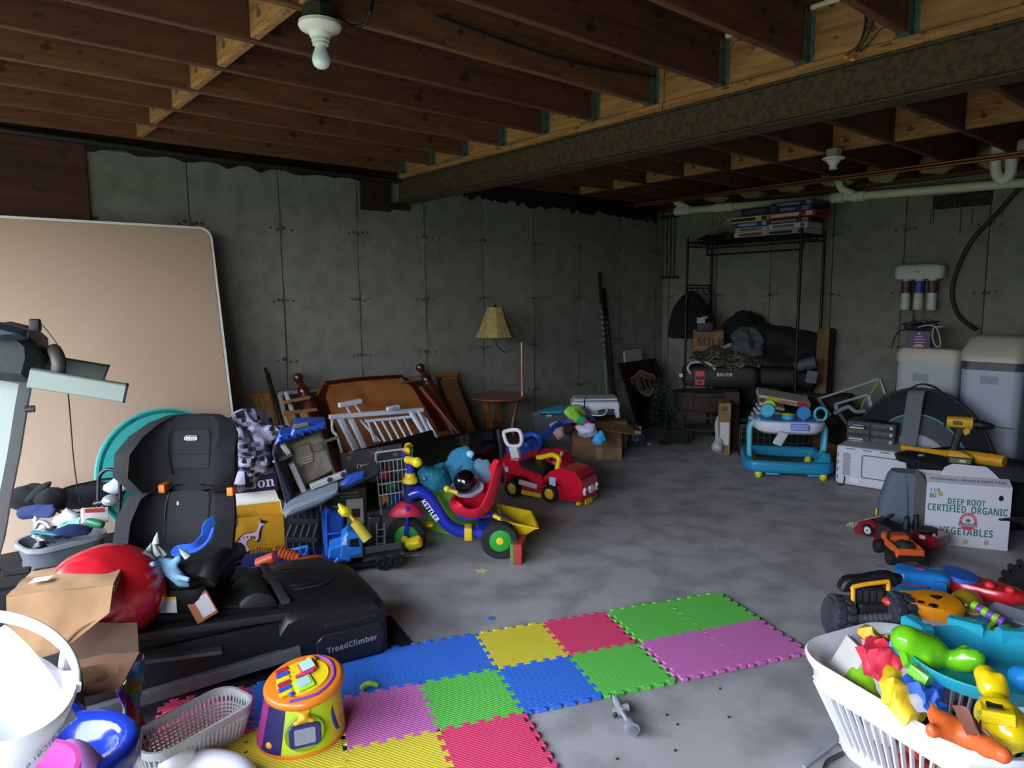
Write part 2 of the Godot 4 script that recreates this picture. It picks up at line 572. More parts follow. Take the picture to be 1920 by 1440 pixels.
func setting() -> void:
	var conc := M("#84847f",0.9,0.0,"conc",0.35,"grit",0.12,{"world":true})
	var wallm := M("#7c7d72",0.92,0.0,"conc",0.45,"grit",0.25,{"world":true})
	var wallm2 := M("#76776c",0.92,0.0,"conc",0.37,"grit",0.25,{"world":true})
	var dark := M("#141210",0.9)
	# floor
	var fl := S("floor")
	P(fl,"slab",bx(8.2,0.2,9.0,0.0),M("#a6a4a4",0.7,0.0,"floor",0.3,"rough",0.3,{"world":true}),Vector3(3.0,-0.1,-1.4))
	# ground outside the open bay
	var gr := S("ground")
	P(gr,"lawn",bx(40,0.2,60,0.0),M("#7e8668",0.95,0.0,"conc",0.2),Vector3(-21.2,-0.2,-2))
	# trees across the lawn
	var tl := []
	var rt := RandomNumberGenerator.new()
	rt.seed = 3
	for i in 46:
		tl.append([ball(1.0,1.0,1.0,12,0.35,1.6,i % 5),tf(Vector3(-11.0+rt.randf_range(-1.2,1.2),rt.randf_range(0.0,1.7),-16.0+i*0.62),Vector3(0,i*50,0),Vector3.ONE*rt.randf_range(0.9,1.5))])
	var trl := T1("treeline","dense green trees across the lawn outside the open bay","trees",join(tl),M("#48513c",0.9,0.0,"conc",0.6))
	trl.set_meta("kind","stuff")
	# back wall: panels cast between forms, 61 cm each
	var wb := S("wall_back")
	P(wb,"core",bx(8.2,2.52,0.2,0.0),wallm,Vector3(3.0,1.06,-5.06))
	var rg := RandomNumberGenerator.new()
	rg.seed = 5
	var tie := M("#4a4a44",0.9)
	for k in range(-4,8):
		var x := 2.0016+0.61*k
		var w := 0.604 if x < 6.2 else 0.3
		P(wb,"panel",bx(0.604,2.4,0.05,0.003),[wallm,wallm2][rg.randi() % 2],Vector3(x+0.305,1.1,-4.953+rg.randf_range(-0.0015,0.0015)))
		var ms := []
		for y in [1.89,1.381,0.941,0.5]:
			for q in [[-0.075,0.009],[-0.03,0.012],[0.0,0.016],[0.03,0.01],[0.075,0.009]]:
				ms.append([lathe([Vector2(q[1],-0.003),Vector2(q[1],0.003),Vector2(q[1]*0.6,0.006),Vector2(q[1]*0.5,0.0)],10),tf(Vector3(x+q[0]+rg.randf_range(-0.01,0.01),y+rg.randf_range(-0.012,0.012),-4.926),Vector3(90,0,0))])
		for i in 12:
			var y0 := rg.randf_range(0.3,2.2)
			ms.append([bx(rg.randf_range(0.003,0.007),rg.randf_range(0.04,0.3),0.006,0.001),tf(Vector3(x,y0,-4.927))])
		P(wb,"form_mark",join(ms),tie)
	# right wall
	var wr := S("wall_right")
	P(wr,"core",bx(0.2,2.52,9.0,0.0),wallm,Vector3(6.54,1.06,-1.4))
	for k in range(-2,11):
		var z := -3.628+0.61*k
		P(wr,"panel",bx(0.05,2.4,0.604,0.003),[wallm,wallm2][rg.randi() % 2],Vector3(6.433+rg.randf_range(-0.0015,0.0015),1.1,z - 0.305))
		var ms := []
		for y in [1.93,1.395,0.941]:
			for q in [[-0.075,0.009],[0.0,0.016],[0.03,0.01],[0.075,0.009]]:
				ms.append([lathe([Vector2(q[1],-0.003),Vector2(q[1],0.003),Vector2(q[1]*0.6,0.006),Vector2(q[1]*0.5,0.0)],10),tf(Vector3(6.406,y+rg.randf_range(-0.012,0.012),z+q[0]),Vector3(0,0,90))])
		for i in 6:
			ms.append([bx(0.006,rg.randf_range(0.04,0.3),rg.randf_range(0.003,0.007),0.001),tf(Vector3(6.407,rg.randf_range(0.3,2.2),z))])
		P(wr,"form_mark",join(ms),tie)
	# dark weathered patch under the drain pipe
	var pm := []
	pm.append([bx(0.012,0.11,0.42,0.004),tf(Vector3(6.402,2.13,-2.0))])
	for q in [[-2.22,2.02,0.12],[-2.2,2.02,0.1],[-2.0,1.97,0.2],[-1.92,2.0,0.12],[-1.72,2.02,0.1]]:
		pm.append([bx(0.004,q[2],0.006,0.001),tf(Vector3(6.405,q[1],q[0]))])
	P(wr,"patch",join(pm),M("#33342c",0.95,0.0,"concf",2.0,"grit",0.3))
	# left wall with the open bay, and the wall behind
	var wl := S("wall_left")
	P(wl,"pier",bx(0.25,2.7,0.5,0.01),wallm,Vector3(-1.0,1.15,-4.85))
	P(wl,"pier",bx(0.25,2.7,3.0,0.01),wallm,Vector3(-1.0,1.15,2.1))
	P(wl,"header",bx(0.25,0.62,5.4,0.01),wallm,Vector3(-1.0,2.42,-2.0))
	var wf := S("wall_front")
	P(wf,"core",bx(8.2,2.7,0.2,0.0),wallm,Vector3(3.0,1.15,2.6))
	# sill plates and rim boards on the concrete
	var w1 := M("#6f4326",0.85,0.0,"wood",1.3)
	var w2 := M("#653a22",0.85,0.0,"wood",1.1)
	var w3 := M("#774a2a",0.85,0.0,"wood",1.6)
	var wz := M("#a87540",0.85,0.0,"wood",1.4)
	var ce := S("ceiling")
	P(ce,"subfloor",bx(8.2,0.04,9.0,0.0),M("#6d4727",0.9,0.0,"wood",0.8),Vector3(3.0,2.62,-1.4))
	P(ce,"sill_plate",bx(8.0,0.04,0.14),w2,Vector3(3.0,2.34,-5.0))
	P(ce,"rim_board",bx(8.0,0.24,0.04),w2,Vector3(3.0,2.48,-5.03))
	P(ce,"sill_plate",bx(0.14,0.04,8.6),w2,Vector3(6.47,2.34,-1.4))
	P(ce,"rim_board",bx(0.04,0.24,8.6),w2,Vector3(6.5,2.48,-1.4))
	P(ce,"rim_board",bx(0.04,0.24,8.6),w2,Vector3(-0.9,2.48,-1.4))
	# header board over the steel beam, between the two runs of joists
	for q in [[-3.6,2.6],[-1.2,2.2],[1.1,2.4]]:
		P(ce,"header_board",bx(0.04,0.236,q[1] - 0.004),wz,Vector3(2.985,2.483,q[0]))
		P(ce,"header_plate",bx(0.15,0.04,q[1] - 0.004),wz,Vector3(3.03,2.345,q[0]))
	var hang := M("#587066",0.5,0.4,"rust",3.0)
	for k in 18:
		var z := -4.81+0.4065*k
		var wm:Material = [w1,w2,w3][rg.randi() % 3]
		P(ce,"joist",bx(3.87,0.236,0.038,0.004),wm,Vector3(1.03,2.483,z))
		P(ce,"joist",bx(3.45,0.236,0.038,0.004),[w2,w1][k % 2],Vector3(4.73,2.483,z))
		if k < 17:
			P(ce,"blocking",bx(0.038,0.225,0.366,0.004),wz,Vector3(1.07+rg.randf_range(-0.03,0.03),2.484,z+0.203))
			P(ce,"blocking",bx(0.038,0.225,0.366,0.004),wz,Vector3(4.93+rg.randf_range(-0.03,0.03),2.484,z+0.203))
		P(ce,"joist_hanger",join([[bx(0.05,0.2,0.0035,0.001),tf(Vector3(2.94,2.465,z+0.022))],[bx(0.05,0.2,0.0035,0.001),tf(Vector3(2.94,2.465,z - 0.022))],[bx(0.002,0.2,0.085,0.0005),tf(Vector3(2.9635,2.465,z))],[bx(0.05,0.003,0.046,0.001),tf(Vector3(2.94,2.3635,z))]]),hang)
	# pale strips between subfloor and header
	for k in [7,8,9]:
		P(ce,"batten",bx(0.02,0.02,0.36),M("#d8d2b0",0.7),Vector3(2.955,2.583,-4.81+0.4065*k+0.203))
	# steel beam
	var sb := S("steel_beam")
	var st := M("#4c4029",0.7,0.3,"rust",2.4,"grit",0.2,{"world":true})
	P(sb,"flange",bx(0.13,0.011,7.2,0.003),st,Vector3(3.028,2.148,-1.36))
	P(sb,"flange",bx(0.13,0.011,7.2,0.003),st,Vector3(3.028,2.319,-1.36))
	P(sb,"web",bx(0.05,0.16,7.2,0.002),st,Vector3(3.01,2.2335,-1.36))
	# wooden shims under the end of the beam
	var bb := M("#2b1a10",0.9,0.0,"woodv",1.5)
	P(sb,"shim",bx(0.26,0.24,0.03),bb,Vector3(2.765,2.19,-4.91))
	P(sb,"shim",bx(0.17,0.05,0.03),bb,Vector3(2.985,2.115,-4.91))
	# foam tiles
	mats_floor()

func tile(p := 0.2906,th := 0.012) -> ArrayMesh:
	# the four edges share one wavy line, so that neighbours lock
	var edge := []
	var n := 11
	for i in n:
		var s0 := (i+0.5)/(n+0.0)
		var o := 0.0085*(1 if i % 2 == 0 else -1)
		var hw := 0.5/n*0.9+(0.006 if true else 0.0)
		edge.append([(i+0.0)/n,(i+1.0)/n,o])
	var pts := PackedVector2Array()
	var line := func(a:Vector2,d:Vector2,nn:Vector2):
		for i in n:
			var e = edge[i]
			var fl:float = 0.0035/p
			var sgn:float = signf(e[2])
			var s0:float = e[0] - (fl if i > 0 else -0.028)
			var s1:float = e[1]+(fl if i < n - 1 else -0.028)
			if sgn < 0:s0 = e[0] - fl; s1 = e[1]+fl
			pts.append(a+d*s0*p+nn*e[2])
			pts.append(a+d*s1*p+nn*e[2])
	var q := p/2
	line.call(Vector2(-q,-q),Vector2(1,0),Vector2(0,1))
	line.call(Vector2(q,-q),Vector2(0,1),Vector2(1,0))
	var top := pts.size()
	var back := PackedVector2Array()
	var keep := pts.duplicate()
	pts.clear()
	line.call(Vector2(-q,q),Vector2(1,0),Vector2(0,1))
	var t2 := pts.duplicate(); t2.reverse()
	pts.clear()
	line.call(Vector2(-q,-q),Vector2(0,1),Vector2(1,0))
	var t3 := pts.duplicate(); t3.reverse()
	keep.append_array(t2)
	keep.append_array(t3)
	return ext(keep,th,0.0012)
func mats_floor() -> void:
	var me := tile()
	var cs := {"blue":"#2f6fd6","yellow":"#d9c936","red":"#e0406c","green":"#5fc24c","pink":"#cc6fb4"}
	var a := 0.3744
	var org := Vector3(1.6238,0,-2.1692)
	var du := Vector3(cos(a),0,sin(a))*0.2906
	var dv := Vector3(-sin(a),0,cos(a))*0.2906
	var put := func(u:float,v:float,c:String,lab:String,turn := 0.0,y := 0.0065,off := Vector3.ZERO):
		var o := T1("foam_tile",lab,"foam tile",me,M(cs[c],0.8,0.0,"",9.0,"ribs",0.1),org+du*(u+0.5)+dv*(v+0.5)+off+Vector3(0,y,0),Vector3.ZERO,"interlocking foam floor tiles")
		o.basis = Basis(Vector3.UP,-a+turn)*Basis(Vector3.RIGHT,PI/2)
	put.call(0,0,"yellow","yellow foam puzzle tile between a blue and a red tile in the far row")
	put.call(1,0,"red","red foam puzzle tile touching the loose green tiles")
	put.call(-1,0,"blue","dark blue foam puzzle tile beside the yellow far-row tile")
	put.call(-2,0,"blue","dark blue foam puzzle tile below the treadmill cover's lettering")
	put.call(-1,1,"green","green foam puzzle tile above the big red tile")
	put.call(0,1,"blue","bright blue foam puzzle tile with its edge on bare concrete")
	put.call(1,1,"green","green foam puzzle tile above the small grey pump part")
	put.call(-2,1,"pink","pink foam puzzle tile beside the activity drum")
	put.call(-1,2,"red","red foam puzzle tile at the front edge of the mat")
	put.call(-2,2,"yellow","yellow foam puzzle tile between the pink and the front red tile")
	var g0 := Vector3(0.018,0.001,0.004)
	put.call(2,0,"green","green foam puzzle tile next to the red tile",0.01,0.0065,g0)
	put.call(3,0,"green","outermost green foam puzzle tile at the far corner of the mat",0.01,0.0065,g0+Vector3(-0.004,0,0.0))
	put.call(2,1,"pink","pink foam puzzle tile with a pencil crease beside a green tile",0.01,0.0065,g0)
	put.call(3,1,"pink","outermost pink foam puzzle tile near the laundry basket",0.01,0.0065,g0+Vector3(-0.004,0,0.0))
	put.call(-2.98,0.32,"blue","shaded blue foam puzzle tile behind the activity drum",0.03)
	put.call(-3.95,0.38,"red","shaded dark red foam puzzle tile beside the perforated basket",0.03)
	put.call(-2.99,1.3,"yellow","yellow foam puzzle tile under the activity drum",0.03)
	put.call(-3.97,1.36,"yellow","yellow foam puzzle tile beside the perforated basket",0.03)

func ceiling_things() -> void:
	var por := M("#d9d6c8",0.3)
	var blk := M("#17161a",0.5)
	# lamp holder with its bulb
	var at := Vector3(1.107,2.3,-2.307)
	var t := T("ceiling_light","white porcelain lamp holder with a frosted bulb under a black junction box on the joists","ceiling light",at)
	P(t,"junction_box",lathe([Vector2(0.05,0.012),Vector2(0.058,0.016),Vector2(0.058,0.06),Vector2(0.05,0.064)],8),M("#23251f",0.5),Vector3(0,0,0),Vector3(0,22,0))
	P(t,"lamp_holder",lathe([Vector2(0.024,-0.062),Vector2(0.027,-0.06),Vector2(0.026,-0.05),Vector2(0.03,-0.048),Vector2(0.029,-0.038),Vector2(0.034,-0.035),Vector2(0.04,-0.022),Vector2(0.066,-0.01),Vector2(0.072,0.0),Vector2(0.07,0.012),Vector2(0.03,0.012)],28),por)
	P(t,"bulb",lathe([Vector2(0.0,-0.137),Vector2(0.013,-0.136),Vector2(0.025,-0.128),Vector2(0.031,-0.113),Vector2(0.03,-0.098),Vector2(0.023,-0.08),Vector2(0.018,-0.066),Vector2(0.016,-0.055)],24,80),M("#dfe6e4",0.12,0.0,"",1,"",0,{"coat":0.5}))
	T1("cable","black cable looping from the junction box up between two joists","cable",tube(sp([Vector3(1.154,2.335,-2.271),Vector3(1.238,2.34,-2.327),Vector3(1.272,2.345,-2.293),Vector3(1.246,2.355,-2.206),Vector3(1.329,2.45,-2.332)]),0.006),blk)
	# long cable along the side of a joist
	T1("cable","thin black cable stapled along a joist face towards the beam","cable",tube(sp([Vector3(1.6,2.46,-2.325),Vector3(2.1,2.44,-2.33),Vector3(2.5,2.45,-2.33),Vector3(2.93,2.49,-2.33)]),0.006),blk)
	# second, empty holder beyond the beam
	at = Vector3(4.783,2.3,-2.279)
	t = T("ceiling_light","empty porcelain lamp holder on a joist beyond the steel beam","ceiling light",at)
	P(t,"junction_box",lathe([Vector2(0.045,0.005),Vector2(0.05,0.01),Vector2(0.05,0.062)],8),M("#8f8f80",0.5))
	P(t,"lamp_holder",lathe([Vector2(0.02,-0.07),Vector2(0.026,-0.068),Vector2(0.026,-0.04),Vector2(0.036,-0.03),Vector2(0.045,-0.012),Vector2(0.07,-0.002),Vector2(0.07,0.008),Vector2(0.03,0.008)],24),por)
	# loose wires with orange nuts on the header board
	t = T("wire_bundle","loose black wires with two orange wire nuts hanging over the steel beam","wires",Vector3(2.96,2.428,-1.322))
	var o := t.position
	for q in [[Vector3(2.955,2.545,-1.345),Vector3(2.94,2.478,-1.302),Vector3(2.94,2.409,-1.307),Vector3(2.93,2.346,-1.326)],[Vector3(2.955,2.503,-1.273),Vector3(2.93,2.435,-1.267),Vector3(2.93,2.383,-1.293),Vector3(2.93,2.347,-1.316)],[Vector3(2.955,2.409,-1.17),Vector3(2.93,2.41,-1.226),Vector3(2.93,2.371,-1.272),Vector3(2.93,2.342,-1.311)],[Vector3(2.955,2.426,-1.181),Vector3(2.93,2.461,-1.241),Vector3(2.93,2.466,-1.285),Vector3(2.92,2.383,-1.301),Vector3(2.92,2.339,-1.357)]]:
		var pts := []
		for p in q:pts.append(p - o)
		P(t,"wire",tube(sp(pts),0.0035,6),blk)
	for q in [Vector3(2.92,2.339,-1.357),Vector3(2.92,2.324,-1.329)]:
		P(t,"wire_nut",lathe([Vector2(0.004,-0.016),Vector2(0.008,-0.014),Vector2(0.006,0.014),Vector2(0.003,0.016)],10),M("#e8752a",0.5),q - o,Vector3(0,0,-40))
	# drain pipe along the right wall
	var pvc := M("#d2d0b2",0.35)
	var pvc2 := M("#dcdac8",0.35)
	t = T("drain_pipe","long white plastic drain pipe running along the top of the right wall","pipe",Vector3(6.3,2.25,-3.0))
	var a := Vector3(6.3,2.301,-4.663)
	var b := Vector3(6.3,2.204,-1.57)
	var d := (b - a)
	b = a+d*1.4
	o = t.position
	P(t,"pipe",rod(a - o,b - o,0.036,16),pvc)
	for q in [0.02,0.16,0.2,0.55,0.61]:
		P(t,"coupling",rod(a+d*(q - 0.012) - o,a+d*(q+0.022) - o,0.045,16),pvc2)
	P(t,"end_cap",rod(a - d*0.01 - o,a+d*0.05 - o,0.046,16),pvc2)
	P(t,"wye_branch",tube(sp([a+d*0.05 - o,a+d*0.02+Vector3(0,0.05,0) - o,a+d*-0.01+Vector3(0,0.1,0) - o]),0.036,14),pvc2)
	P(t,"elbow",tube(sp([a+d*0.6+Vector3(0,0.02,0) - o,a+d*0.57+Vector3(-0.02,0.07,0) - o,a+d*0.555+Vector3(-0.02,0.16,0) - o]),0.034,14),pvc)
	P(t,"hanger_strap",bx(0.012,0.14,0.016),M("#8e8e80",0.6),Vector3(6.33,2.137,-4.176) - o)
	# trap above it
	t = T("drain_trap","white plastic drain trap with a big clean-out cap above the drain pipe","pipe",Vector3(6,2.39,-1.605))
	o = t.position
	P(t,"main_pipe",rod(Vector3(6,2.41,-1.684) - o,Vector3(6,2.401,-1.301) - o,0.062,18),pvc2)
	P(t,"cleanout_cap",rod(Vector3(6,2.41,-1.704) - o,Vector3(6,2.408,-1.674) - o,0.05,8),M("#a9a994",0.5))
	P(t,"collar",rod(Vector3(6,2.411,-1.665) - o,Vector3(6,2.408,-1.626) - o,0.072,18),pvc2)
	P(t,"collar",rod(Vector3(6,2.407,-1.597) - o,Vector3(6,2.404,-1.559) - o,0.072,18),pvc2)
	P(t,"u_bend",tube(sp([Vector3(6,2.346,-1.677) - o,Vector3(6,2.278,-1.672) - o,Vector3(6,2.223,-1.652) - o,Vector3(6,2.2,-1.621) - o,Vector3(6,2.218,-1.59) - o,Vector3(6,2.272,-1.578) - o,Vector3(6,2.368,-1.585) - o]),0.036,14),pvc2)
	P(t,"drain_plug",rod(Vector3(6,2.211,-1.622) - o,Vector3(6,2.181,-1.62) - o,0.018,10),pvc2)
	P(t,"riser",rod(Vector3(6,2.478,-1.624) - o,Vector3(6,2.686,-1.625) - o,0.045,14),pvc2)
	# copper pipes below the joists
	var cu := M("#8a5a34",0.4,0.7)
	T1("water_pipe","copper water pipe under the joists, the upper of the pair","pipe",rod(Vector3(5.7,2.337,-4.767),Vector3(5.7,2.326,-1.234),0.011,8),cu)
	T1("water_pipe","copper water pipe under the joists, the lower of the pair","pipe",rod(Vector3(5.7,2.316,-4.767),Vector3(5.7,2.303,-1.233),0.011,8),cu)
	# folded insulation batts between the joist ends on the right wall
	for i in 7:
		T1("insulation_batt",["yellowed fibreglass insulation batt stuffed above the game boxes","yellowed fibreglass insulation batt above the drain pipe's first coupling","yellowed insulation batt above the middle of the drain pipe","yellowed insulation batt next to the pipe elbow","yellowed insulation batt between elbow and trap","yellowed insulation batt beside the drain trap","yellowed insulation batt beyond the drain trap"][i],"insulation",ball(0.07,0.085,0.16,14,0.05,9.0,3+i),M("#8f8357",0.95,0.0,"conc",2.0),Vector3(6.36,2.43,-4.2+0.4065*i))
	# black pipe and ragged black membrane on top of the back wall
	T1("water_pipe","long black pipe lying on top of the back wall under the joists","pipe",tube(sp([Vector3(-0.6,2.345,-4.86),Vector3(0.8,2.325,-4.86),Vector3(1.6,2.31,-4.86),Vector3(2.4,2.31,-4.86),Vector3(2.93,2.305,-4.86)]),0.02,8),M("#1c1712",0.5))
	var nz := noise(3,1.7,4)
	var mem := M("#0c0c0d",0.6)
	T1("membrane","torn black plastic membrane hanging over the left part of the back wall top","membrane",sheet(60,3,0.004,func(u:float,v:float):
		var y := 2.36 - v*(0.075+0.05*nz.get_noise_1d(u*9.0))
		return Vector3(-0.7+u*3.35,y,-4.905+0.012*nz.get_noise_2d(u*14,v*2))),mem)
	T1("membrane","torn black plastic membrane with a ragged edge over the back wall beyond the beam","membrane",sheet(90,3,0.004,func(u:float,v:float):
		var y := 2.37 - v*(0.115+0.07*nz.get_noise_1d(u*21.0+7.0)+0.05*u)
		return Vector3(3.25+u*3.0,y,-4.905+0.012*nz.get_noise_2d(u*14,v*2))),mem)
	# hardboard sheet behind the tan panel
	T1("hardboard_sheet","dark red-brown hardboard sheet on the back wall behind the tan panel","board",bx(1.75,1.2,0.008,0.002),M("#4a2413",0.8,0.0,"wood",0.9),Vector3(-0.06,1.735,-4.9))
	# conduits in the corner
	t = T("conduit_bundle","grey vertical conduits clamped together in the corner of the two walls","conduit",Vector3(6.36,1.6,-4.82))
	var co := M("#5e6055",0.5)
	for i in 3:
		P(t,"conduit",cyl(0.016,0.68,10),co,Vector3(0.0,0.34,-0.05+i*0.05))
	P(t,"clamp",bx(0.04,0.025,0.26),M("#26261f",0.6),Vector3(0,0.0,0.0))
	P(t,"clamp",bx(0.04,0.025,0.24),M("#26261f",0.6),Vector3(0,0.66,0.0))
	# hose on the right wall
	T1("hose","dark hose curving down the right wall to the water softener","hose",tube(sp([Vector3(6.33,2.248,-1.531),Vector3(6.36,2.147,-1.63),Vector3(6.38,2.003,-1.746),Vector3(6.38,1.791,-1.911),Vector3(6.38,1.522,-2.006),Vector3(6.38,1.351,-2.011),Vector3(6.37,1.202,-1.945),Vector3(6.33,1.108,-1.816)]),0.016,10),M("#23221c",0.6))

func left_things() -> void:
	# tan panel with white edging, leaning on the wall
	var ww := 1.75
	var hh := 1.87
	var t := T("tan_panel","big tan panel with a white edge and rounded corners leaning on the back wall","panel",Vector3(1.47 - ww/2,0.0,-4.44))
	t.rotation_degrees.x = -10.5
	var prof := rr(ww,hh,0.075,8)
	P(t,"face",ext(rr(ww - 0.03,hh - 0.03,0.065,8),0.05,0.004),M("#aa917c",0.55),Vector3(0,hh/2+0.01,0.004))
	P(t,"edging",ringp(prof,rr(ww - 0.03,hh - 0.03,0.065,8),0.05),M("#d8d6cc",0.45),Vector3(0,hh/2+0.01,0.002))
	# teal round top
	t = T("round_tabletop","teal round plastic tabletop leaning behind the car seat","tabletop",Vector3(0.985,0.06,-4.1))
	t.rotation_degrees = Vector3(-14,4,0)
	t.scale = Vector3.ONE*0.9
	P(t,"disc",lathe([Vector2(0.0,0.012),Vector2(0.36,0.012),Vector2(0.372,0.022),Vector2(0.392,0.024),Vector2(0.4,0.012),Vector2(0.4,-0.012),Vector2(0.39,-0.02),Vector2(0.0,-0.014)],56),M("#17736f",0.4,0.0,"soft",3.0),Vector3(0,0.41,0),Vector3(90,0,0))
	P(t,"rim",lathe([Vector2(0.393,-0.02),Vector2(0.405,-0.02),Vector2(0.408,0.0),Vector2(0.405,0.02),Vector2(0.397,0.022)],56),M("#3aa19a",0.35),Vector3(0,0.41,0),Vector3(90,0,0))
	treadmill()
	car_seat()
	# red exercise ball
	T1("exercise_ball","deflating red exercise ball behind the torn carton","ball",ball(0.19,0.165,0.16,36,0.02,3.0),M("#a81622",0.22,0.0,"",1,"",0,{"coat":0.4}),Vector3(0.374,0.415,-2.561))
	carton()
	bath_things()
	bin_clutter()

func treadmill() -> void:
	var t := T("treadmill","black stepper treadmill with twin treadles and a pale grey upright","treadmill",Vector3(1.273,0,-2.272),-0.209)
	var blk := M("#121214",0.42,0.0,"",1,"grit",0.03)
	var blk2 := M("#1a1b1e",0.55)
	var gry := M("#4c4d4f",0.5,0.0,"conc",3.0)
	# hood at the end: lofted across its width
	var rings := []
	for q in [[0.0,0.37,0.225,0.04],[-0.02,0.40,0.25,0.07],[-0.1,0.41,0.275,0.12],[-0.3,0.40,0.295,0.15],[-0.45,0.36,0.28,0.16],[-0.56,0.28,0.22,0.12]]:
		var p := PackedVector3Array()
		var w:float = q[1]
		var h:float = q[2]
		var r:float = q[3]
		var lp := [Vector2(-0.40,0.01),Vector2(-0.40,h - 0.05),Vector2(-0.37,h - 0.01),Vector2(-0.33,h),Vector2(-0.25,h+0.004),Vector2(-0.4+w - r,h - 0.004)]
		for i in 5:
			var a := PI/2*(1.0 - (i+1)/5.0)
			lp.append(Vector2(-0.4+w - r+cos(a)*r,h - r+sin(a)*r))
		lp.append(Vector2(-0.4+w+0.005,0.01))
		for v in lp:p.append(Vector3(v.x,v.y,q[0]))
		rings.append(p)
	P(t,"hood",loft(rings,true,true,35),blk)
	# side panel with the lettering
	P(t,"side_panel",ext(PackedVector2Array([Vector2(-0.27,0.025),Vector2(-0.03,0.025),Vector2(-0.015,0.09),Vector2(-0.03,0.15),Vector2(-0.25,0.145),Vector2(-0.275,0.12)]),0.014,0.004),M("#17181c",0.45),Vector3(0,0,0.004))
	P(t,"vent",bx(0.2,0.02,0.006),M("#060607",0.7,0.0,"",1.0,"grit",0.2),Vector3(-0.14,0.172,0.001))
	var l := txt(t,"TreadClimber",0.021,M("#9a9da2",0.35,0.3),Vector3(-0.142,0.088,0.0125))
	l.rotation_degrees.z = 3.0
	for q in [[[Vector3(-0.268,0.269,-0.2),Vector3(-0.239,0.263,-0.2),Vector3(-0.204,0.243,-0.2),Vector3(-0.187,0.203,-0.2)]],[[Vector3(-0.228,0.285,-0.2),Vector3(-0.155,0.266,-0.2),Vector3(-0.12,0.216,-0.2),Vector3(-0.115,0.19,-0.2)]]]:
		pass
	for q in [0.1,0.15]:
		var pts := []
		for i in 9:
			var a := PI*(i/8.0 - 0.5)
			pts.append(Vector3(-0.33+q*1.2*cos(a),0.3 - 0.02*cos(a),-0.22+q*0.8*sin(a)))
		P(t,"hood_rib",tube(sp(pts,3),0.004,6),M("#2b2c2f",0.35))
	P(t,"hood_ridge",bar(Vector3(-0.39,0.302,-0.4),Vector3(-0.365,0.275,-0.06),0.03,0.02),M("#33353a",0.4))
	P(t,"roller_dome",lathe([Vector2(0.0,0.2),Vector2(0.06,0.2),Vector2(0.075,0.19),Vector2(0.075,-0.01),Vector2(0.0,-0.01)],22),blk2,Vector3(-0.46,0.235,-0.3),Vector3(90,0,0))
	# twin treadles and side rails
	for q in [[-0.19,0.0],[-0.43,0.025]]:
		var z:float = q[0]
		var pr := PackedVector2Array([Vector2(-0.4,0.19),Vector2(-0.4,0.25),Vector2(-1.15,0.37+q[1]),Vector2(-1.2,0.34),Vector2(-1.2,0.2),Vector2(-1.1,0.17)])
		P(t,"treadle",ext(pr,0.21,0.012),blk,Vector3(0,0,z))
		P(t,"tread_belt",bar(Vector3(-0.45,0.262,z),Vector3(-1.13,0.372+q[1],z),0.17,0.008),M("#1d1d1f",0.85,0.0,"",8.0,"weave",0.1))
	for i in 10:
		P(t,"rail_segment",bx(0.085,0.016,0.045,0.004),blk2,Vector3(-0.5 - i*0.092,0.272+i*0.014,-0.57))
	P(t,"base_frame",ext(PackedVector2Array([Vector2(-0.38,0.02),Vector2(-0.38,0.2),Vector2(-1.5,0.2),Vector2(-1.5,0.02)]),0.5,0.01),M("#0c0c0d",0.6),Vector3(0,0,-0.31))
	P(t,"side_rail",bar(Vector3(-0.36,0.235,-0.045),Vector3(-1.2,0.3,-0.045),0.05,0.03),blk2)
	P(t,"lower_rail",bar(Vector3(-0.333,0.104,0),Vector3(-1.024,0.057,0),0.03,0.045),gry)
	P(t,"step_plate",bar(Vector3(-0.593,0.152,-0.05),Vector3(-0.881,0.185,-0.05),0.05,0.015),gry)
	# upright, console, handlebars
	var up := M("#9fa8a4",0.5)
	var rr2 := []
	for q in [[-10,1010,30],[-6,960,36],[0,900,44],[10,830,52],[18,760,60],[26,700,66]]:
		pass
	P(t,"upright",ext(PackedVector2Array([Vector2(-1.319,0.302),Vector2(-1.24,0.559),Vector2(-1.207,0.708),Vector2(-1.171,0.856),Vector2(-1.136,1.023),Vector2(-1.113,1.125),Vector2(-1.212,1.158),Vector2(-1.293,1.145),Vector2(-1.362,0.312)]),0.12,0.03),up,Vector3(0,0,-0.42))
	P(t,"console",ext(PackedVector2Array([Vector2(-1.269,1.303),Vector2(-1.183,1.312),Vector2(-1.109,1.288),Vector2(-1.076,1.248),Vector2(-1.077,1.196),Vector2(-1.101,1.117),Vector2(-1.198,1.134),Vector2(-1.282,1.149)]),0.4,0.03),M("#1f2725",0.5,0.0,"",1,"grit",0.05),Vector3(0,0,-0.42))
	P(t,"book_ledge",ext(PackedVector2Array([Vector2(-1.231,1.328),Vector2(-1.153,1.32),Vector2(-1.084,1.295),Vector2(-1.089,1.265),Vector2(-1.158,1.261),Vector2(-1.236,1.274)]),0.06,0.02),M("#1d2a30",0.25),Vector3(0,0,-0.16))
	P(t,"cable_clip",bx(0.03,0.04,0.05),M("#101011",0.5),Vector3(-1.069,1.307,-0.2))
	P(t,"handlebar",bar(Vector3(-1.088,1.147,-0.12),Vector3(-0.827,1.079,-0.12),0.055,0.06),M("#8f9b91",0.45))
	P(t,"handlebar_cap",bar(Vector3(-0.833,1.081,-0.12),Vector3(-0.825,1.079,-0.12),0.057,0.062),M("#0f0f10",0.5))
	P(t,"handlebar",bar(Vector3(-1.135,1.165,-0.62),Vector3(-0.899,1.106,-0.62),0.055,0.06),M("#5c6661",0.5))
	P(t,"handlebar_cap",bar(Vector3(-0.904,1.108,-0.62),Vector3(-0.897,1.105,-0.62),0.057,0.062),M("#0f0f10",0.5))
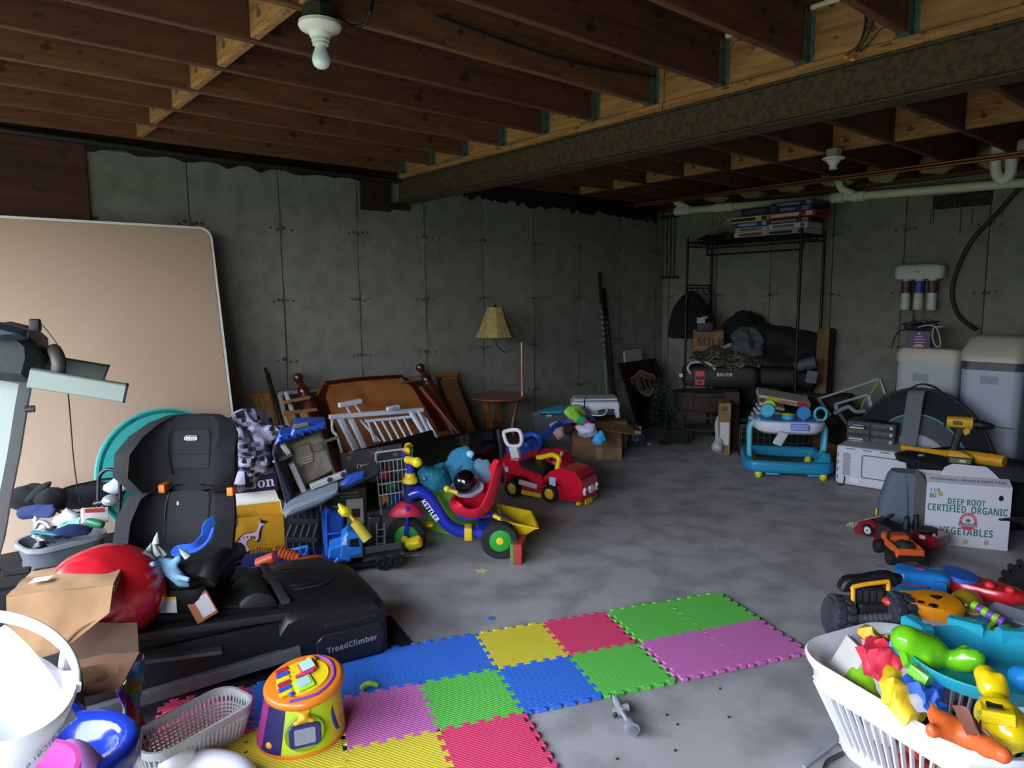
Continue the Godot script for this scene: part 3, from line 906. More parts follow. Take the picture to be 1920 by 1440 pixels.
	P(t,"grip_loop",tube(sp([Vector3(-1.015,1.147,-0.14),Vector3(-1.009,1.188,-0.14),Vector3(-1.017,1.213,-0.18),Vector3(-1.033,1.22,-0.3),Vector3(-1.055,1.201,-0.5),Vector3(-1.07,1.163,-0.6)]),0.021,12),M("#3a3833",0.5))
	P(t,"knob",cyl(0.012,0.03,12),M("#2c2f30",0.4),Vector3(-1.125,1.016,-0.37),Vector3(0,0,90))
	T1("cord","thin black cord hanging from the treadmill console down past the handlebars","cord",tube(sp([Vector3(0.341,1.31,-3.327),Vector3(0.369,1.264,-3.295),Vector3(0.395,1.196,-3.223),Vector3(0.389,1.132,-3.085),Vector3(0.393,1.029,-3.092),Vector3(0.407,0.888,-3.203),Vector3(0.426,0.728,-3.358),Vector3(0.443,0.568,-3.45),Vector3(0.456,0.496,-3.493)]),0.0025,6),M("#1a1614",0.6))
	T1("equipment_cover","black cloth hanging beside the treadmill upright","cloth",ext(PackedVector2Array([Vector2(-1.272,0.687),Vector2(-1.245,0.715),Vector2(-1.203,0.471),Vector2(-1.19,0.292),Vector2(-1.292,0.225),Vector2(-1.342,0.236),Vector2(-1.315,0.576)]),0.06,0.02),cl("#0d0b0e"),Vector3(1.273,0,-2.272)+Vector3(0,0,-0.75),Vector3(0,-12,0))

# U-shaped shell: sections [y, back z, half width, wing depth, thickness]
func ushell(secs:Array,pw := 3.0) -> ArrayMesh:
	var rings := []
	for s in secs:
		var p := PackedVector3Array()
		var n := 26
		var o := []
		var inn := []
		for i in n+1:
			var u := -1.0+2.0*i/n
			var x:float = s[2]*signf(u)*(1.0 - pow(1.0 - absf(u),1.7))
			var z:float = s[1]+s[3]*pow(absf(u),pw)
			var dx:float = signf(u)*1.0*pow(absf(u),2.0)
			o.append(Vector3(x+s[4]*0.5*dx,s[0],z - s[4]*0.5*(1.0 - absf(dx)*0.7)))
			inn.append(Vector3(x - s[4]*0.5*dx,s[0],z+s[4]*0.5*(1.0 - absf(dx)*0.7)))
		p.append_array(o)
		for i in n+1:
			p.append(inn[n - i])
		rings.append(p)
	return loft(rings,true,true,85)
func car_seat() -> void:
	var t := T("car_seat","black high-back child car seat standing on the treadmill","car seat",Vector3(0.695,0.423,-2.765),-0.698)
	t.scale = Vector3.ONE*0.83
	var fab := M("#131317",0.9,0.0,"",9.0,"weave",0.05,{"sheen":0.08})
	var fab2 := M("#1b1b20",0.9,0.0,"",9.0,"weave",0.05,{"sheen":0.08})
	var pla := M("#101012",0.45)
	var org := M("#d9731f",0.4)
	# headrest, tilted backwards like the rest of the back
	var hd := ushell([[0.28,-0.11,0.15,0.10,0.05],[0.30,-0.115,0.195,0.16,0.07],[0.38,-0.135,0.23,0.23,0.08],[0.48,-0.155,0.225,0.23,0.08],[0.54,-0.168,0.21,0.15,0.075],[0.59,-0.178,0.165,0.07,0.06],[0.615,-0.183,0.11,0.03,0.04]])
	var h := P(t,"headrest",hd,fab,Vector3(0.0,0.0,0))
	P(h,"cushion",ext(rr(0.19,0.2,0.03),0.03,0.012),fab2,Vector3(0.0,0.46,-0.118),Vector3(-11,0,0))
	P(h,"badge",ext(rr(0.062,0.026,0.012),0.004,0.001),M("#8d8d90",0.4),Vector3(0.0,0.515,-0.107),Vector3(-11,0,0))
	P(h,"badge_face",ext(rr(0.055,0.02,0.01),0.004,0.001),M("#1d1d22",0.4),Vector3(0.0,0.515,-0.1055),Vector3(-11,0,0))
	txt(h,"chicco",0.015,M("#e8e8ea",0.4),Vector3(0.0,0.5155,-0.103),Vector3(-11,0,0))
	P(h,"seam",tube(sp([Vector3(-0.09,0.58,-0.11),Vector3(-0.105,0.5,-0.1),Vector3(-0.1,0.42,-0.085),Vector3(-0.085,0.35,-0.08)]),0.003,5),pla)
	P(h,"seam",tube(sp([Vector3(-0.095,0.44,-0.1),Vector3(0.0,0.44,-0.1),Vector3(0.095,0.44,-0.1)]),0.002,5),pla)
	P(h,"tag",ext(rr(0.03,0.03,0.004),0.003,0.001),M("#3a3a40",0.5),Vector3(0.205,0.475,0.015),Vector3(0,62,0))
	for s in [-1,1]:
		P(t,"adjuster_tab",bx(0.03,0.04,0.06),org,Vector3(0.235,0.3,0.03) if s > 0 else Vector3(-0.11,0.295,-0.045))
	# back with side wings
	var bk := P(t,"backrest",ushell([[-0.10,0.0,0.17,0.12,0.07],[-0.05,-0.01,0.205,0.19,0.075],[0.05,-0.04,0.225,0.2,0.08],[0.18,-0.08,0.225,0.19,0.08],[0.27,-0.105,0.205,0.15,0.075],[0.30,-0.115,0.16,0.08,0.06]]),fab)
	P(bk,"back_cushion",ext(rr(0.21,0.34,0.04),0.03,0.012),fab2,Vector3(0.0,0.12,-0.03),Vector3(-15,0,0))
	P(bk,"care_tag",ext(rr(0.04,0.05,0.003),0.002,0.0005),M("#c9c9cc",0.6),Vector3(0.243,0.155,0.045),Vector3(0,62,0))
	P(bk,"seam",tube(sp([Vector3(-0.085,0.3,-0.06),Vector3(-0.105,0.2,-0.035),Vector3(-0.105,0.05,0.0)]),0.003,5),pla)
	P(bk,"buckle_pin",bx(0.008,0.018,0.004),M("#e5e5e5",0.3),Vector3(-0.05,0.22,-0.04))
	# seat pan with armrests
	var st := P(t,"seat_cushion",loft([rh(rr(0.34,0.34,0.08),-0.22),rh(rr(0.38,0.38,0.09),-0.2),rh(rr(0.4,0.4,0.1),-0.14),rh(rr(0.36,0.36,0.09),-0.11)],true,true,60),fab,Vector3(0,0.15,0.13))
	P(st,"base_shell",loft([rh(rr(0.36,0.36,0.06),-0.3),rh(rr(0.42,0.42,0.07),-0.25),rh(rr(0.42,0.42,0.07),-0.19)],true,true,50),pla)
	P(st,"warning_label",bx(0.11,0.07,0.002),M("#b9b9bb",0.6),Vector3(0.05,-0.25,0.212))
	P(st,"label_stripe",bx(0.11,0.014,0.003),M("#c9b02a",0.6),Vector3(0.05,-0.222,0.212))
	for s in [-1,1]:
		P(t,"armrest",tube(sp([Vector3(0.225*s,0.0,0.0),Vector3(0.235*s,0.03,0.12),Vector3(0.23*s,0.025,0.25),Vector3(0.215*s,-0.015,0.31)]),0.045,12),pla)
	var wf := P(t,"cup_holder_card",bx(0.09,0.11,0.012),M("#8a4b22",0.7),Vector3(0.2,-0.12,0.32),Vector3(-20,20,25))
	P(wf,"printed_label",bx(0.055,0.085,0.003),M("#a9a7a4",0.6),Vector3(0.012,0,0.006))
	# blue band over the armrest
	T1("strap","bright blue woven strap draped over the car seat armrest","strap",tube(sp([Vector3(0.737,0.594,-2.547),Vector3(0.709,0.582,-2.542),Vector3(0.7,0.544,-2.544),Vector3(0.658,0.52,-2.523),Vector3(0.612,0.515,-2.548),Vector3(0.601,0.504,-2.542),Vector3(0.62,0.511,-2.514),Vector3(0.659,0.522,-2.482),Vector3(0.693,0.551,-2.472),Vector3(0.714,0.585,-2.486)]),1.0,8,false,rr(0.03,0.008,0.003,2),Vector3(0.3,0.2,1)),cl("#1c4fae"))
	# plush lizard
	var liz := T("plush_lizard","blue and grey spiky plush lizard sprawled on the car seat","plush toy",Vector3(0.6,0.491,-2.541))
	var g := liz.position
	P(liz,"body",body([[Vector3(0.545,0.48,-2.559) - g,Vector3(0.567,0.467,-2.538) - g,0.016,0.026],[Vector3(0.567,0.467,-2.538) - g,Vector3(0.592,0.435,-2.459) - g,0.026,0.02],[Vector3(0.592,0.435,-2.459) - g,Vector3(0.607,0.417,-2.443) - g,0.013,0.006],[Vector3(0.572,0.46,-2.533) - g,Vector3(0.595,0.5,-2.494) - g,0.014,0.012],[Vector3(0.54,0.486,-2.564) - g,Vector3(0.516,0.508,-2.587) - g,0.013,0.014],[Vector3(0.574,0.45,-2.477) - g,Vector3(0.594,0.462,-2.383) - g,0.01,0.008],[Vector3(0.55,0.475,-2.553) - g,Vector3(0.513,0.505,-2.485) - g,0.012,0.01],[Vector3(0.563,0.46,-2.567) - g,Vector3(0.577,0.493,-2.587) - g,0.01,0.009]],0.006,0.015),cl("#6d94ae"))
	for q in [[Vector3(0.519,0.508,-2.585),0],[Vector3(0.55,0.538,-2.591),1],[Vector3(0.545,0.515,-2.591),2],[Vector3(0.547,0.504,-2.561),3],[Vector3(0.569,0.497,-2.568),4],[Vector3(0.61,0.522,-2.431),5]]:
		P(liz,"spike",lathe([Vector2(0.012,0),Vector2(0.009,0.02),Vector2(0.0,0.042)],8,80),cl("#9aa59a"),q[0] - g,Vector3(-10,0,-25+12*q[1]))

func carton() -> void:
	# torn carton lying with its open end towards the room
	var cb := M("#a9825b",0.85,0.0,"card",2.0)
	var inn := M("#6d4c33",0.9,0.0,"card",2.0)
	var t := T("torn_carton","torn brown cardboard carton with a ripped open end in front of the red ball","cardboard box",Vector3(0.265,0.42,-2.456))
	var g := t.position
	var quad := func(called:String,q:Array,m:Material,par:Node3D):
		# a crumpled sheet between four corners
		var no := noise(called.length()+int(q[0].x*90),6.0,3)
		P(par,called,sheet(10,10,0.004,func(u:float,v:float):
			var a:Vector3 = q[0].lerp(q[1],u)
			var b:Vector3 = q[3].lerp(q[2],u)
			var c := a.lerp(b,v)
			return c - g+Vector3(0,1,0.4)*no.get_noise_3dv(c*1.2)*0.012*sin(u*PI)),m)
	quad.call("top_panel",[Vector3(0.11,0.543,-2.382),Vector3(0.193,0.519,-2.625),Vector3(0.458,0.523,-2.573),Vector3(0.371,0.517,-2.343)],cb,t)
	quad.call("front_panel",[Vector3(0.11,0.543,-2.382),Vector3(0.371,0.517,-2.343),Vector3(0.348,0.45,-2.298),Vector3(0.089,0.329,-2.26)],cb,t)
	quad.call("front_panel",[Vector3(0.15,0.398,-2.285),Vector3(0.359,0.454,-2.303),Vector3(0.233,0.432,-2.313),Vector3(0.175,0.312,-2.225)],cb,t)
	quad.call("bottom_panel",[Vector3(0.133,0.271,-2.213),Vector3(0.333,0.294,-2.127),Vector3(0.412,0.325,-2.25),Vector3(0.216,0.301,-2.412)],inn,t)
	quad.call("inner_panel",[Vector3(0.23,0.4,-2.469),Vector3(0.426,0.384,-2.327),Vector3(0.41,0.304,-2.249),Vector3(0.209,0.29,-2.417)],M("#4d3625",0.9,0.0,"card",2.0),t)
	quad.call("flap",[Vector3(0.143,0.354,-2.245),Vector3(0.343,0.333,-2.217),Vector3(0.347,0.276,-2.192),Vector3(0.185,0.28,-2.224)],cb,t)
	quad.call("torn_edge",[Vector3(0.371,0.517,-2.343),Vector3(0.453,0.52,-2.564),Vector3(0.439,0.484,-2.556),Vector3(0.37,0.497,-2.34)],M("#8b6a48",0.9,0.0,"card",2.0),t)
	P(t,"address_label",sheet(4,4,0.001,func(u:float,v:float):return (Vector3(0.169,0.529,-2.455)).lerp(Vector3(0.217,0.528,-2.448),u).lerp((Vector3(0.19,0.523,-2.509)).lerp(Vector3(0.237,0.522,-2.496),u),v) - g+Vector3(0,0.02,0.012)),M("#d6d2d6",0.6))
	# tie-dye cloth beneath
	var no := noise(4,5.0,3)
	T1("tie_dye_cloth","rainbow tie-dye cloth hanging below the torn carton","cloth",sheet(16,30,0.004,func(u:float,v:float):
		var a := (Vector3(0.341,0.216,-2.293)).lerp(Vector3(0.455,0.229,-2.436),u)
		var b := (Vector3(0.329,0.098,-2.086)).lerp(Vector3(0.39,0.047,-2.159),u)
		var p := a.lerp(b,v)
		return p+Vector3(0.4,0,1)*(0.02*sin(u*9.0+v*5.0)+0.03*no.get_noise_3dv(p))),M("#ffffff",0.95,0.0,"tiedye",2.6))
	T1("dark_box","dark plastic tote under the torn carton and tie-dye cloth","tote",bx(0.16,0.42,0.16,0.02),M("#08080a",0.8),Vector3(0.16,0.21,-2.13))
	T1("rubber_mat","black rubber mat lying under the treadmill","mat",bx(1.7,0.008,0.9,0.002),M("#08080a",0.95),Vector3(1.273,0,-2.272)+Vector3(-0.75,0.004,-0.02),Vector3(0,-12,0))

func bath_things() -> void:
	# infant bath support, nearest thing to the open bay
	var wh := M("#e6e6ec",0.35)
	var c := Vector3(0.022,0.685,-1.477)
	var t := T("baby_bath","white perforated infant bath seat at the open bay","baby bath",c,0.35)
	t.rotation_degrees.x = 16
	t.scale = Vector3.ONE*0.78
	# the far side of the wall dips below a raised arch
	var rings := []
	for q in [[0.055,1.0,1.0],[0.06,1.03,1.0],[0.05,1.05,1.0],[0.0,0.98,0.5],[-0.06,0.88,0.0],[-0.1,0.8,0.0],[-0.095,0.76,0.0],[-0.05,0.82,0.0],[0.03,0.94,0.8],[0.053,0.98,1.0]]:
		var lp := rh(el(0.31*q[1],0.42*q[1],48),q[0])
		for i in lp.size():
			var far := clampf(0.35 - lp[i].normalized().dot(Vector3(-0.34,0,0.94)),0.0,1.0)
			lp[i].y -= 0.065*q[2]*smoothstep(0.0,0.7,far)
		rings.append(lp)
	P(t,"tub",loft(rings,false,false,60,true),wh)
	var ar := []
	for i in 25:
		var an := deg_to_rad(110.0+70.0+220.0*i/24.0)
		ar.append(Vector3(cos(an)*0.163,0.05+0.03*sin(PI*i/24.0),sin(an)*0.22))
	P(t,"arch_handle",tube(sp(ar,2),1.0,8,false,rr(0.014,0.034,0.006,3)),wh)
	P(t,"backrest",sheet(14,14,0.005,func(u:float,v:float):return Vector3((u - 0.5)*0.25,0.035 - 0.07*v+0.03*sin(v*3.1) - 0.03*cos((u - 0.5)*PI),-0.18+0.33*v)),wh)
	var holes := []
	for i in 9:
		for j in 9:
			var u := 0.12+i*0.085
			var v := 0.3+j*0.065
			holes.append([cyl(0.0035,0.004,8,0.0005),tf(Vector3((u - 0.5)*0.25,0.035 - 0.07*v+0.03*sin(v*3.1) - 0.03*cos((u - 0.5)*PI)+0.0005,-0.18+0.33*v))])
	var dh := P(t,"drain_holes",join(holes),M("#555a60",0.8))
	dh.set_meta("kind","stuff")
	txt(t,"Angelcare",0.021,M("#7d829c",0.5),Vector3(0.045,-0.015,0.195),Vector3(10,18,200),false)
	P(t,"hook",ext(sp2([Vector2(0,0.05),Vector2(0.02,0.05),Vector2(0.025,0.0),Vector2(0.01,-0.03),Vector2(-0.015,-0.02),Vector2(-0.005,0.0)]),0.02,0.004),wh,Vector3(0.165,-0.01,0.0))
	# pink tub and blue potty below
	T1("pink_tub","pink plastic tub under the white infant bath","tub",lathe([Vector2(0.1,-0.1),Vector2(0.12,0.0),Vector2(0.125,0.03),Vector2(0.115,0.03),Vector2(0.09,-0.09)],28),pl("#d24a9c"),Vector3(0.039,0.462,-1.532))
	c = Vector3(0.18,0.316,-1.812)
	t = T("potty_seat","glossy blue toddler potty with a pink splash guard","potty",c,0.4)
	P(t,"bowl",loft([rh(el(0.2,0.24,30),-0.12),rh(el(0.26,0.3,30),-0.02),rh(el(0.27,0.31,30),0.03),rh(el(0.24,0.28,30),0.05),rh(el(0.16,0.2,30),0.04),rh(el(0.12,0.16,30),-0.02),rh(el(0.08,0.1,30),-0.06)],true,true,70),M("#1b38a8",0.16,0.0,"",1,"",0,{"coat":0.6}))
	P(t,"raised_back",ext(sp2([Vector2(-0.1,0.0),Vector2(-0.08,0.08),Vector2(0.0,0.11),Vector2(0.08,0.08),Vector2(0.1,0.0)],5),0.03,0.01),M("#1b38a8",0.16,0.0,"",1,"",0,{"coat":0.6}),Vector3(0,0.0,-0.12),Vector3(-25,0,0))
	P(t,"splash_guard",ball(0.04,0.075,0.05,18),M("#c48fd0",0.3),Vector3(-0.035,0.03,0.09),Vector3(-35,0,12))
	# white toilet trainer at the bottom edge
	c = Vector3(0.432,0.032,-1.923)
	t = T("toilet_trainer","white plastic toilet training seat with a raised handle in front of the perforated basket","toilet seat",c,0.3)
	P(t,"ring",tube(sp([Vector3(-0.15,0,0.02),Vector3(-0.1,0,-0.1),Vector3(0.0,0.005,-0.13),Vector3(0.1,0,-0.1),Vector3(0.15,0,0.02),Vector3(0.1,0,0.15),Vector3(0,0,0.18),Vector3(-0.1,0,0.15)],5,true),0.035,12,true),pl("#e2e2ea"))
	P(t,"splash_guard",ball(0.055,0.03,0.035,16),pl("#f0f0f6"),Vector3(0.05,0.04,-0.11))
	P(t,"handle",ball(0.03,0.03,0.03,14),pl("#e2e2ea"),Vector3(-0.12,0.03,-0.05))
	# perforated basket
	basket()

func basket() -> void:
	var c := Vector3(0.519,0,-2.135)
	var t := T("perforated_basket","small oblong grey-white perforated plastic basket on the floor beside the yellow tile","basket",c+Vector3(0,0.002,0),0.28)
	var m := M("#b9b9b8",0.45)
	var w := 0.34
	var d := 0.17
	var h := 0.12
	P(t,"base",loft([rh(rr(w - 0.05,d - 0.05,0.05,6),0.0),rh(rr(w - 0.045,d - 0.045,0.05,6),0.006)],true,true),M("#5a5a58",0.5))
	# rows of bands and uprights leave the square holes open
	for k in 9:
		var y := 0.006+k*(h - 0.03)/8.0
		var gr := -0.045+0.045*y/h
		if k < 7:P(t,"wall_band",loft([rh(rr(w+gr,d+gr,0.06,6),y),rh(rr(w+gr,d+gr,0.06,6),y+0.006),rh(rr(w+gr - 0.006,d+gr - 0.006,0.058,6),y+0.006),rh(rr(w+gr - 0.006,d+gr - 0.006,0.058,6),y)],false,false,40,true),m)
	P(t,"rim",loft([rh(rr(w,d,0.06,6),h - 0.028),rh(rr(w+0.012,d+0.012,0.062,6),h - 0.004),rh(rr(w+0.01,d+0.01,0.062,6),h),rh(rr(w - 0.006,d - 0.006,0.058,6),h),rh(rr(w - 0.008,d - 0.008,0.058,6),h - 0.028)],false,false,50,true),m)
	var ups := []
	var tp := rr(w - 0.003,d - 0.003,0.06,6)
	var bt := rr(w - 0.05,d - 0.05,0.045,6)
	var total := 0.0
	for i in tp.size():total += tp[i].distance_to(tp[(i+1) % tp.size()])
	var st := 0.0
	var k := 0
	for i in tp.size():
		var a := tp[i]
		var b := tp[(i+1) % tp.size()]
		var ln := a.distance_to(b)
		while k < 62 and k*total/62 <= st+ln:
			var f := (k*total/62 - st)/ln
			var p := a.lerp(b,f)
			var q := bt[i].lerp(bt[(i+1) % bt.size()],f)
			ups.append([bar(Vector3(q.x,0.003,q.y),Vector3(p.x,h - 0.02,p.y),0.01,0.005,Vector3(b.x - a.x,0,b.y - a.y).normalized()),Transform3D.IDENTITY])
			k += 1
		st += ln
	P(t,"wall_uprights",join(ups),m)
	P(t,"hand_slot",bx(0.004,0.02,0.06,0.002),M("#1a1a1a",0.8),Vector3(w/2+0.005,h - 0.016,0))

func bin_clutter() -> void:
	# grey fabric bin heaped with odds and ends, left of the car seat
	var c := Vector3(0.371,0.302,-3.468)
	var t := T("fabric_bin","slumped grey fabric bin with a clear rim heaped with odds and ends","storage bin",Vector3(c.x,c.y - 0.08,c.z),0.2)
	t.scale = Vector3(0.68,0.72,0.7)
	P(t,"fabric",loft([rh(rr(0.34,0.3,0.1,5),-0.02),rh(rr(0.42,0.36,0.12,5),0.03),rh(rr(0.4,0.34,0.12,5),0.1),rh(rr(0.44,0.36,0.12,5),0.18),rh(rr(0.42,0.34,0.12,5),0.2),rh(rr(0.38,0.3,0.1,5),0.16)],true,true,70),cl("#585c64"))
	P(t,"rim",loft([rh(rr(0.46,0.38,0.12,5),0.19),rh(rr(0.46,0.38,0.12,5),0.215),rh(rr(0.43,0.35,0.12,5),0.215),rh(rr(0.43,0.35,0.12,5),0.19)],false,false,50,true),M("#8b8f96",0.2))
	var rg := RandomNumberGenerator.new()
	rg.seed = 8
	var top := t.position+Vector3(0,0.14,0)
	# the heap
	T1("paper_scrap","white crumpled paper on the heap in the grey fabric bin","paper",ball(0.05,0.03,0.04,12,0.03,22.0,4),M("#d8d8d6",0.8),Vector3(0.395,0.455,-3.446))
	T1("card_packet","white and red printed packet on top of the fabric bin","packet",bx(0.1,0.065,0.02,0.003),M("#d9d4d0",0.6),Vector3(0.477,0.486,-3.302),Vector3(-35,10,-12))
	T1("card_packet","red label lying on the white packet over the fabric bin","packet",bx(0.075,0.018,0.004,0.001),M("#a8402e",0.6),Vector3(0.476,0.512,-3.282),Vector3(-35,10,-12))
	T1("glasses_case","dark green glasses case in the grey fabric bin","case",tube(sp([Vector3(0.443,0.472,-3.276),Vector3(0.466,0.469,-3.243),Vector3(0.493,0.46,-3.219)]),[0.012,0.016,0.017,0.018,0.018,0.018,0.018,0.018,0.018,0.018,0.017,0.016,0.012],12),pl("#14603a"),Vector3.ZERO)
	T1("green_booklet","pale green folded booklet among the clutter of the fabric bin","booklet",bx(0.1,0.006,0.05),M("#6fae92",0.6),Vector3(0.389,0.442,-3.383),Vector3(25,-20,22))
	T1("blue_pouch","navy blue pouch at the edge of the fabric bin","pouch",ball(0.07,0.018,0.04,14,0.015,20.0,6),cl("#16244d"),Vector3(0.4,0.429,-3.332),Vector3(15,0,-8))
	T1("teal_strap","teal strap folded along the rim of the fabric bin","strap",tube(sp([Vector3(0.27,0.428,-3.441),Vector3(0.307,0.425,-3.384),Vector3(0.344,0.424,-3.339),Vector3(0.38,0.424,-3.322)]),1.0,4,false,rr(0.02,0.006,0.002,1)),cl("#2a7d8c"))
	T1("keyring","bundle of silver rings and chains in the fabric bin","keyring",join([[tube(sp([Vector3(0.283,0.439,-3.485),Vector3(0.302,0.455,-3.472),Vector3(0.322,0.446,-3.453),Vector3(0.33,0.431,-3.431)]),0.009,8)],[tube(sp([Vector3(0.283,0.459,-3.502),Vector3(0.29,0.442,-3.479),Vector3(0.282,0.428,-3.484)]),0.008,8)],[ball(0.012,0.012,0.012,8),tf(Vector3(0.29,0.466,-3.497))]]),M("#c4c4c6",0.25,0.7))
	for i in 14:
		var p:Vector3 = top+Vector3(rg.randf_range(-0.1,0.13),rg.randf_range(0.0,0.05),rg.randf_range(-0.09,0.07))
		var cols := ["#3f5c63","#1f2a44","#cfd2d4","#2b6b52","#8d8f94","#111114"]
		var wds := ["slate","dark blue","pale","green","grey","black"]
		var k := (i+i/6) % 3
		T1("trinket","small %s %s in the heap filling the grey fabric bin" % [wds[i % 6],["rounded trinket","flat oblong trinket","disc-shaped trinket"][k]],"trinket",[ball(0.022,0.012,0.03,10,0.02,30.0,i),bx(0.06,0.008,0.03),lathe([Vector2(0.012,-0.004),Vector2(0.02,0.0),Vector2(0.012,0.004)],14)][k],M(cols[i % 6],0.4),p,Vector3(rg.randf_range(-40,40),rg.randf_range(0,180),rg.randf_range(-40,40)),"trinkets in the fabric bin")
	# gloves, cap and mesh bag behind it
	T1("work_glove","navy blue glove lying behind the fabric bin","glove",body([[Vector3(0.274,0.413,-3.832),Vector3(0.325,0.422,-3.79),0.03,0.032],[Vector3(0.33,0.437,-3.788),Vector3(0.374,0.447,-3.727),0.013,0.011],[Vector3(0.332,0.428,-3.772),Vector3(0.377,0.433,-3.709),0.013,0.011],[Vector3(0.33,0.418,-3.759),Vector3(0.372,0.422,-3.697),0.012,0.011],[Vector3(0.317,0.412,-3.756),Vector3(0.359,0.415,-3.694),0.012,0.01]],0.007,0.01),cl("#1d2b57"))
	T1("peaked_cap","black cap with its peak turned up behind the blue glove","cap",join([[ball(0.1,0.06,0.09,16,0.03,9.0,2),tf(Vector3(0.307,0.43,-4.07))],[ball(0.07,0.02,0.04,12),tf(Vector3(0.348,0.47,-3.975),Vector3(0,0,35))]]),cl("#121214"))
	T1("black_pouch","black cloth pouch beside the cap behind the fabric bin","pouch",ball(0.07,0.055,0.05,14,0.03,12.0,9),cl("#0d0d0f"),Vector3(0.386,0.437,-3.873))
	t = T("mesh_bag","flat black mesh bag with a stiff rim leaning on the tan panel","bag",Vector3(0.562,0.392,-4.047),0.1)
	P(t,"mesh",ball(0.17,0.07,0.03,18,0.02,8.0,3),M("#26262c",0.7,0.0,"",10,"weave",0.3))
	P(t,"rim",tube(sp([Vector3(-0.17,0,0.02),Vector3(-0.12,0.06,0.025),Vector3(0.0,0.075,0.03),Vector3(0.12,0.07,0.025),Vector3(0.17,0.01,0.02),Vector3(0.1,-0.06,0.03),Vector3(-0.1,-0.065,0.03)],5,true),0.006,6,true),M("#0d0d0f",0.5))
	T1("white_cloth","bunched white cloth by the foot of the teal tabletop","cloth",ball(0.08,0.035,0.05,14,0.03,14.0,12),cl("#b7bccb"),Vector3(0.708,0.431,-3.996))
	t = T("bike_lock","black steel U-shaped bicycle lock standing in the clutter","bicycle lock",Vector3(0.565,0.491,-3.493))
	var g := t.position
	P(t,"shackle",tube(sp([Vector3(0.517,0.38,-3.515) - g,Vector3(0.535,0.571,-3.531) - g,Vector3(0.548,0.611,-3.527) - g,Vector3(0.576,0.63,-3.506) - g,Vector3(0.603,0.613,-3.48) - g,Vector3(0.609,0.57,-3.469) - g,Vector3(0.593,0.403,-3.455) - g]),0.0085,10),M("#131317",0.35))
	P(t,"crossbar",rod(Vector3(0.514,0.475,-3.533) - g,Vector3(0.608,0.498,-3.458) - g,0.014,12),M("#0e0e11",0.4))
	T1("silver_headphones","silver rounded gadget under the bicycle lock","gadget",ball(0.035,0.025,0.03,14),M("#aeb2ba",0.25,0.5),Vector3(0.544,0.531,-3.333))
	# black tote the clutter stands on
	T1("black_tote","black plastic tote holding up the fabric bin beside the treadmill","tote",bx(0.62,0.27,0.5,0.02),M("#0d0d10",0.6),Vector3(0.42,0.135,-3.5))

func wheel(par:Node3D,at:Vector3,r:float,w:float,tyre:String,hub:String,cap := "",rot := Vector3(90,0,0)) -> Node3D:
	var o := P(par,"wheel",lathe([Vector2(r*0.62,-w/2),Vector2(r*0.9,-w/2),Vector2(r,-w*0.25),Vector2(r,w*0.25),Vector2(r*0.9,w/2),Vector2(r*0.62,w/2),Vector2(r*0.6,w*0.3),Vector2(r*0.6,-w*0.3),Vector2(r*0.62,-w/2)],28),M(tyre,0.75,0.0,"",14.0,"ribs",0.15),at,rot)
	P(o,"rim",lathe([Vector2(0,-w*0.42),Vector2(r*0.5,-w*0.42),Vector2(r*0.63,-w*0.3),Vector2(r*0.63,w*0.3),Vector2(r*0.5,w*0.42),Vector2(0,w*0.42)],26),pl(hub))
	if cap != "":P(o,"hub_cap",cyl(r*0.2,w*1.02,16,0.004),pl(cap))
	return o
func mid_things() -> void:
	trike()
	fire_engine()
	headboards()
	lamp_table()
	play_kitchen()
	toy_truck()
	shopping_cart()
	bucket_plush()
	boxes_left()
	boxes_right()
